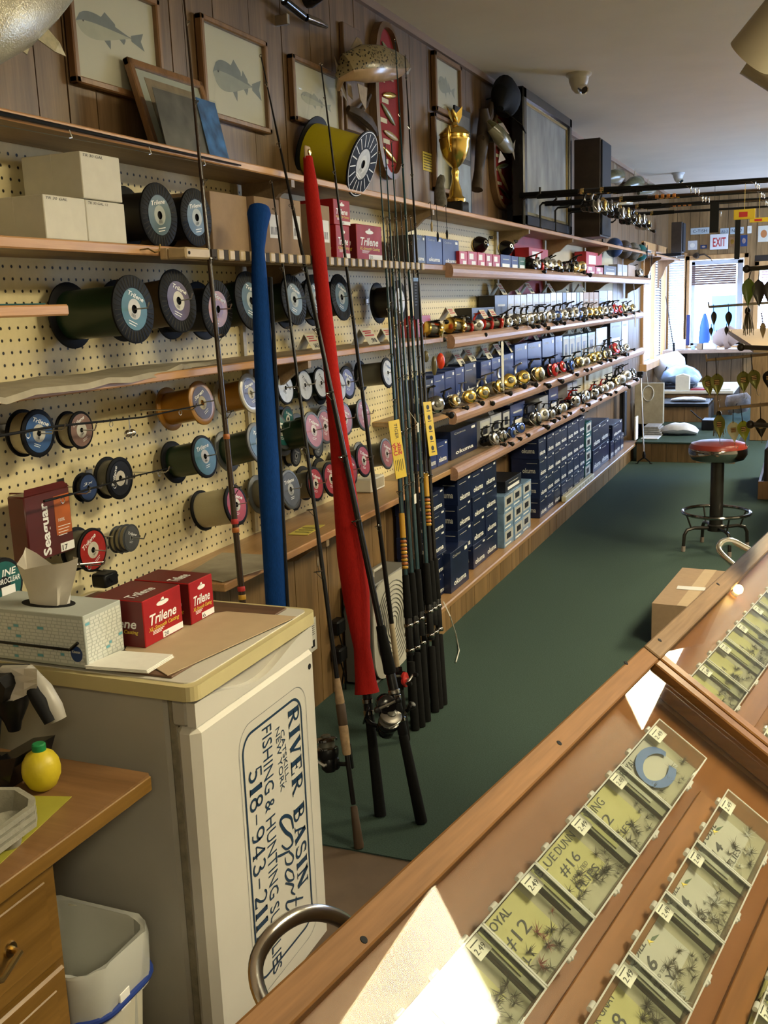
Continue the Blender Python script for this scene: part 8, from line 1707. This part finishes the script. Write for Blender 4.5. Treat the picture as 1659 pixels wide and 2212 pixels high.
# sill things and rod by the corner post
for i, (px, py, s, m) in enumerate(((1512,735,.028,'cardboard'), (1526,738,.03,'paper_white'), (1540,735,.04,'paper_white'), (1498,738,.02,'bag_blue'), (1470,735,.05,'bag_white'))):
    p = zc(px, py, 11.85); solo(MB().box((p.x-s, 11.8, .746), (p.x+s, 11.9, .746+s*2.2), 0, .003), 'sill_packet', [m], ['brown carton', 'small white packet', 'white packet', 'tiny blue packet', 'pale bag'][i]+' on the sill under the far window', 'packet', 'things on the far sill')
mat('toy_blue', (0.03, 0.12, 0.42), 0.5); p = zc(1522, 690, 11.9); b = MB(); loft(b, [Vector((p.x, 11.92, .747)), Vector((p.x, 11.92, .86)), Vector((p.x, 11.92, 1.0)), Vector((p.x, 11.92, 1.08)), Vector((p.x, 11.92, 1.13))], [.03, .04, .035, .022, .01], [.05, .06, .05, .03, .012], (0,1,0), 10); solo(b, 'blue_figure', ['toy_blue'], 'small blue figure standing in the far window', 'figurine')
mat('bag_brown', (0.30, 0.20, 0.16), 0.7); lump('brown paper bags on the far window sill', 'bag', 1548, 1590, 700, 752, 11.8, 'bag_brown', 'paper_bag', .2, zb=.746, seed=3)
a = zc(1438, 640, 11.6); c = zc(1455, 750, 11.6); t = thing('corner_rod', 'thin dark rod standing in the window corner', 'fishing rod', tuple(c)); MB().tube([Vector((c.x+.02, 11.6, zd_+.005)), c, a], [.008, .006, .003], 7).build('blank', ['rod_black'], t); MB().tube([Vector((c.x+.02, 11.6, zd_+.004)), c+Vector((0,0,.05))], .012, 8).build('grip', ['eva_black'], t)
mat('flag_navy', (0.02, 0.03, 0.14), 0.6); p = zc(1487, 690, 12.05); b = MB().box((p.x-.02, 12.04, .78), (p.x+.02, 12.05, 1.12), 0, .004); solo(b, 'small_flag', ['flag_navy'], 'little navy flag beside the far window frame', 'flag')
# counter top slab and cabinet beyond the lures
a = P(1575, 712, 2, .86); t = thing('service_counter', 'pale counter with slanted end behind the hanging lures', 'counter', (1.6, 8.2, 0)); zt_ = 1.08
q = [P(px, py, 2, zt_) for px, py in ((1572,712),(1628,748),(1760,748),(1760,705))]
MB().prism([(v.x, v.y) for v in q], Matrix.Translation((0,0,zt_-.03)), .03).build('top', ['card_tan'], t)
xr_ = P(1672, 900, 1, 6.6).x+.45; MB().box((xr_, 5.4, .002), (xr_+.5, 7.2, zt_-.031), 0, .004).build('cabinet', ['panel_oak'], t)
xp = P(1622, 850, 1, 9.9).x; t = thing('paneled_partition', 'oak paneled partition under the slanted counter at the right edge', 'partition', (xp+.5, 9.95, 0)); zp = P(1640, 768, 1, 9.9).z
for k in range(6): MB().box((xp+.2*k+.001, 9.9, .002), (xp+.2*k+.199, 9.93, zp), 0, .002).build('plank', ['panel_oak'], t)
MB().box((xp, 9.93, .002), (xp+1.2, 9.96, zp)).build('backing', ['groove_dark'], t)
# ------------------------------------------------------------------ stool and floor carton
S = P(1545, 1187, 2, 0); sx, sy = S.x, S.y; SH = .585
mat('vinyl_red', (0.28, 0.035, 0.022), 0.32, var=.08, vscale=15); mat('post_dark', (0.05, 0.045, 0.04), 0.3, .7); mat('foot_tip', (0.25, 0.2, 0.17), 0.6)
t = thing('bar_stool', 'chrome swivel stool with red padded seat', 'stool', (sx, sy, 0))
MB().lathe((sx, sy, 0), (0,0,1), [(.146, SH-.038), (.146, SH-.030), (.135, SH-.012), (.10, SH-.002), (.05, SH+.003), (0, SH+.004)], 40).build('seat', ['vinyl_red'], t)
MB().lathe((sx, sy, 0), (0,0,1), [(0, SH-.105), (.10, SH-.105), (.132, SH-.095), (.148, SH-.07), (.149, SH-.045), (.146, SH-.036)], 40).build('seat_band', ['chrome_dark'], t)
MB().lathe((sx, sy, 0), (0,0,1), [(.034, .115), (.034, SH-.10)], 24).build('post', ['post_dark'], t); MB().lathe((sx, sy, 0), (0,0,1), [(0, .105), (.044, .105), (.044, .135), (.036, .14)], 24).build('hub', ['post_dark'], t)
MB().tube([(sx+.172*math.cos(a), sy+.172*math.sin(a), .205) for a in [2*PI*k/36 for k in range(36)]], .0095, 8, closed=True).build('foot_ring', ['chrome_dark'], t)
for k in range(4):
    a = math.radians(28+90*k); d = Vector((math.cos(a), math.sin(a), 0)); o = Vector((sx, sy, 0)); lg = MB().tube([o+d*.03+Vector((0,0,.12)), o+d*.12+Vector((0,0,.125)), o+d*.158+Vector((0,0,.115)), o+d*.172+Vector((0,0,.09)), o+d*.176+Vector((0,0,.03))], .0095, 8).build('leg', ['post_dark'], t)
    sub(lg, MB().tube([o+d*.176+Vector((0,0,.03)), o+d*.177+Vector((0,0,.001))], .0105, 8), 'foot_tip', ['foot_tip'])
    MB().tube([o+d*.135+Vector((0,0,.125)), o+d*.165+Vector((0,0,.205))], .005, 6).build('brace', ['post_dark'], t)
za = .17; q = [P(px, py, 2, za) for px, py in ((1408,1303),(1474,1226),(1570,1228))]; v = q[1]-q[0]; w_ = Vector((v.y, -v.x, 0)).normalized()*.24
t = thing('shipping_carton', 'closed brown shipping carton on the carpet by the stool', 'box', (q[0].x+.12, q[0].y+.2, 0)); pts = [q[0], q[1], q[1]+w_, q[0]+w_]
MB().prism([(p_.x, p_.y) for p_ in pts], Matrix.Translation((0,0,.002)), za-.002).build('body', ['cardboard'], t)
ml = (q[0]+w_*.5, q[1]+w_*.5); MB().ribbon([ml[0]+Vector((0,0,.001)), ml[1]+Vector((0,0,.001))], .05, 0).build('tape', ['card_tan'], t); m0 = q[0].lerp(q[1], .45)+w_*.35+Vector((0,0,.0015)); MB().prism([(-.04, -.03), (.07, -.03), (.07, .02), (-.04, .02)], Matrix.Translation(m0), .0005).build('label', ['sticker_white'], t)

# ------------------------------------------------------------------ hanging lures on the near display arms (right edge)
mat('spoon_olive', (0.20, 0.20, 0.035), 0.28, .35); mat('spoon_dark', (0.040, 0.035, 0.025), 0.3, .4); mat('spoon_lime', (0.32, 0.36, 0.015), 0.3); mat('spoon_pale', (0.60, 0.56, 0.36), 0.35); mat('lure_green2', (0.13, 0.20, 0.02), 0.28); mat('skirt', (0.20, 0.17, 0.07), 0.7); mat('arm_wood', (0.32, 0.22, 0.12), 0.45); mat('arm_dark', (0.02, 0.014, 0.010), 0.4); mat('window_amber', (0.14, 0.06, 0.02), 0.2)
LY = 2.15
panel_x = P(1700, 700, 1, LY).x
t = thing('lure_stand', 'upright board carrying the lure arms just beyond the right edge', 'display stand', (panel_x+.03, LY, .9)); MB().box((panel_x+.02, LY-.12, .9), (panel_x+.04, LY+.25, 1.62), 0, .003).build('board', ['panel_oak'], t); MB().box((panel_x+.02, LY-.02, 1.62), (panel_x+.05, LY+.12, CEIL), 0, .003).build('post', ['panel_oak'], t)
def arm(pts, y, r_, m, label, knob=False):
    a = P(*pts[0], 1, y); c = P(*pts[1], 1, y); d = (c-a).normalized(); e = a+d*((panel_x+.022-a.x)/d.x)
    t = thing('display_peg', label, 'display arm', tuple(a), 'arms holding the lures'); MB().tube([a, e], r_, 8).build('rod', [m], t)
    if knob: MB().sphere(a, r_*1.7, 0, 10, 8).build('knob', [m], t)
    else: MB().tube([a+Vector((0,0,-r_)), a+Vector((-.002,0,r_*4))], r_*.7, 6).build('stop', [m], t)
arm([(1613,581),(1659,578)], LY+.0, .0045, 'arm_dark', 'thick dark arm with knob, topmost', True); arm([(1532,663),(1659,654)], LY+.15, .0026, 'steel', 'thin steel arm above the slanted counter'); arm([(1601,750),(1659,752)], LY+.02, .0046, 'arm_dark', 'thick dark arm with knob, middle', True); arm([(1527,778),(1659,765)], LY+.12, .0030, 'arm_wood', 'thin brown arm with two pairs of spoons'); arm([(1553,884),(1659,873)], LY+.10, .0036, 'arm_wood', 'pale wooden arm over the stool seat'); arm([(1621,917),(1659,919)], LY+.04, .0050, 'arm_dark', 'thick dark arm with knob, lowest', True)
def spoon(px, pyt, pyb, wpx, y, m, label, hang, tilt=0.0, window_=True, hookp=True):
    a = P(px, pyt, 1, y); c = P(px+tilt, pyb, 1, y); H = (a-c).length; up = (a-c).normalized(); W_ = wpx*mpp(a)/2; side = Vector((1,0,0)); side = (side-up*side.dot(up)).normalized(); nrm = side.cross(up)
    t = thing('spoon_lure', label, 'lure', tuple(c), 'spoon lures at the right edge'); b = MB(); n = 14; ringL = []
    prof = [0, .42, .72, .90, .99, 1.0, .98, .92, .83, .70, .56, .42, .28, .14, 0.02]
    rows_ = []
    for i, f in enumerate(prof):
        s = i/(len(prof)-1); o = a-up*H*s; cup = .25*W_*math.sin(PI*s); rows_.append([o+side*W_*f*q_-nrm*cup*(1-q_*q_) for q_ in (-1, -.5, 0, .5, 1)])
    for th in (0, .0014):
        idx = [b._a([p_-nrm*th for p_ in r_]) for r_ in rows_]
        for i in range(len(idx)-1):
            for k in range(4): b.face((idx[i]+k, idx[i]+k+1, idx[i+1]+k+1, idx[i+1]+k), 0, True)
    b.build('blade', [m], t)
    if window_:
        o = a-up*H*.42; b = MB().prism([(-W_*.38, -H*.10), (W_*.38, -H*.10), (W_*.38, H*.13), (-W_*.38, H*.13)], frame(o-nrm*(-.0), side, up) @ Matrix.Translation((0,0,.0018 if nrm.y < 0 else -.0024)), .0006, 0)
        for k in range(3): b.prism([(-W_*.36, -H*.008), (W_*.36, -H*.008), (W_*.36, H*.008), (-W_*.36, H*.008)], frame(o+up*H*(.09-.08*k), side, up) @ Matrix.Translation((0,0,.0026 if nrm.y < 0 else -.0032)), .0004, 1)
        b.build('inset', ['window_amber', 'gold'], t)
    hp = P(*hang, 1, y); MB().tube([hp+Vector((0,0,.004)), a.lerp(hp, .5), a-up*.004], .0008, 5).build('leader', ['black_matte'], t)
    if hookp: MB().tube([c, c-up*.010, c-up*.013+side*.004, c-up*.008+side*.006], .0007, 5).build('hook', ['steel'], t)
spoon(1617, 600, 662, 26, LY, 'lure_green2', 'glossy green plug lure on the top dark arm', (1625,581), -2, False); spoon(1638, 603, 664, 26, LY, 'spoon_dark', 'dark brown plug lure beside the green one', (1641,580), 2, False); spoon(1662, 605, 660, 24, LY, 'spoon_dark', 'dark lure cut by the right edge, top arm', (1662,580), 0, False)
spoon(1542, 672, 704, 12, LY+.15, 'spoon_dark', 'small black spoon on the thin steel arm, left', (1541,662), 0, False); spoon(1574, 672, 706, 14, LY+.15, 'spoon_dark', 'small black spoon on the thin steel arm, right', (1573,660), 0, False); spoon(1536, 706, 727, 8, LY+.16, 'spoon_dark', 'tiny dark blade hanging lowest on the left', (1537,704), 0, False, False); spoon(1569, 705, 725, 8, LY+.16, 'spoon_dark', 'tiny brown blade hanging under the black spoon', (1570,703), 0, False, False); spoon(1648, 696, 732, 12, LY, 'lure_tan', 'slim golden-brown blade under the dark plug', (1645,680), 0, False, False)
spoon(1526, 810, 856, 24, LY+.12, 'spoon_olive', 'olive spoon on the brown arm, first from the left', (1527,778), 8); spoon(1548, 806, 854, 27, LY+.11, 'spoon_olive', 'olive gold spoon on the brown arm, second from the left', (1546,776), 2); spoon(1605, 801, 849, 27, LY+.12, 'spoon_olive', 'olive spoon on the brown arm, third from the left', (1605,770), 2); spoon(1626, 798, 842, 26, LY+.11, 'spoon_olive', 'dark yellow spoon on the brown arm, fourth', (1622,769), 8); spoon(1660, 800, 840, 24, LY+.12, 'spoon_dark', 'spoon cut by the right edge on the brown arm', (1659,766), 0)
spoon(1553, 895, 948, 24, LY+.10, 'spoon_olive', 'skirted olive spoon over the stool, left of three', (1556,884), 2); spoon(1583, 910, 956, 26, LY+.10, 'spoon_pale', 'pale cream spoon over the stool seat', (1584,881), 4); spoon(1604, 908, 954, 26, LY+.09, 'spoon_lime', 'lime yellow spoon over the stool, right of three', (1600,880), 6); spoon(1643, 903, 946, 24, LY+.10, 'spoon_dark', 'black spoon right of the lime yellow one', (1642,874), 2)
def skirt_lure(px, pyt, pyb, w_, y, label):
    a = P(px, pyt, 1, y); c = P(px, pyb, 1, y); t = thing('skirted_jig', label, 'lure', tuple(c), 'skirted jigs at the right edge'); rr_ = random.Random(int(px)); b = MB()
    for k in range(26):
        q = rr_.uniform(-1, 1); b.tube([a+Vector((q*.003, rr_.uniform(-.004, .004), 0)), a.lerp(c, .5)+Vector((q*w_*.8, rr_.uniform(-.008, .008), 0)), c+Vector((q*w_, rr_.uniform(-.008, .008), rr_.uniform(-.004, .012)))], .0006, 3)
    o = b.build('skirt', ['skirt'], t); o['kind'] = 'stuff'; MB().sphere(a, .006, 0, 10, 8, (1, 1, 1.4)).build('head', ['spoon_dark'], t); MB().tube([a, a+Vector((0,0,.014))], .0007, 5).build('eye', ['steel'], t)
skirt_lure(1615, 672, 722, .012, LY+.15, 'pale skirted jig on the thin steel arm'); skirt_lure(1553, 895, 940, .014, LY+.11, 'olive skirted jig above the stool')
# crate of goods at the right edge behind the stool
p = P(1650, 1080, 2, 0); t = thing('wooden_crate', 'wooden crate standing at the right edge behind the stool', 'crate', (p.x+.1, p.y, 0)); a = P(1636, 1084, 1, p.y); zt_ = P(1636, 1040, 1, p.y).z
MB().box((a.x, p.y, .002), (a.x+.4, p.y+.02, zt_), 0, .003).build('front_board', ['frame_wood'], t); MB().box((a.x, p.y+.02, .002), (a.x+.02, p.y+.9, zt_), 0, .003).build('side_board', ['frame_wood'], t); MB().box((a.x+.02, p.y+.02, .002), (a.x+.4, p.y+.9, zt_*.8), 0, .003).build('contents', ['box_cream'], t)
mat('goods_dark', (0.03, 0.02, 0.012), 0.6, var=.4, vscale=30)
MB().box((a.x+.03, p.y+.05, zt_*.8), (a.x+.4, p.y+.85, zt_+.22), 0, .02).build('dark_goods', ['goods_dark'], t)

# board end at the left edge and the rod lying along the top shelf edge
q = P(150, 668, 0, .30); zq = q.z; t = thing('near_shelf_board', 'narrow wooden board end jutting in at the left edge', 'shelf', (.3, q.y-.3, zq-.012))
MB().box((.18, q.y-.9, zq-.011), (.30, q.y, zq+.009), 0, .003).build('board', ['shelf_pine'], t); MB().box((.20, q.y-.9, zq+.0095), (.29, q.y-.05, zq+.012), 0, .001).build('green_mat', ['label_teal'], t); MB().box((.0, q.y-.5, zq-.02), (.20, q.y-.48, zq-.011), 0, .002).build('bracket', ['black_plastic'], t)
a = P(-30, 240, 0, .18); c = P(520, 356, 0, .18); a.z = c.z = S1T-.012; t = thing('edge_rod', 'thin dark rod clipped along the front edge of the topmost shelf', 'fishing rod', tuple(a)); MB().tube([a, a.lerp(c, .5), c], [.005, .0035, .002], 7).build('blank', ['rod_black'], t)
MB().tube([a+Vector((.002, 0, -.022)), c+Vector((.002, 0, -.012))], .0008, 5).build('line', ['steel'], t)
for f in (.25, .55, .8):
    o = a.lerp(c, f); MB().tube([o, o+Vector((.003, .004, -.018)), o+Vector((.003, -.006, -.02))], .001, 5).build('guide', ['steel'], t)
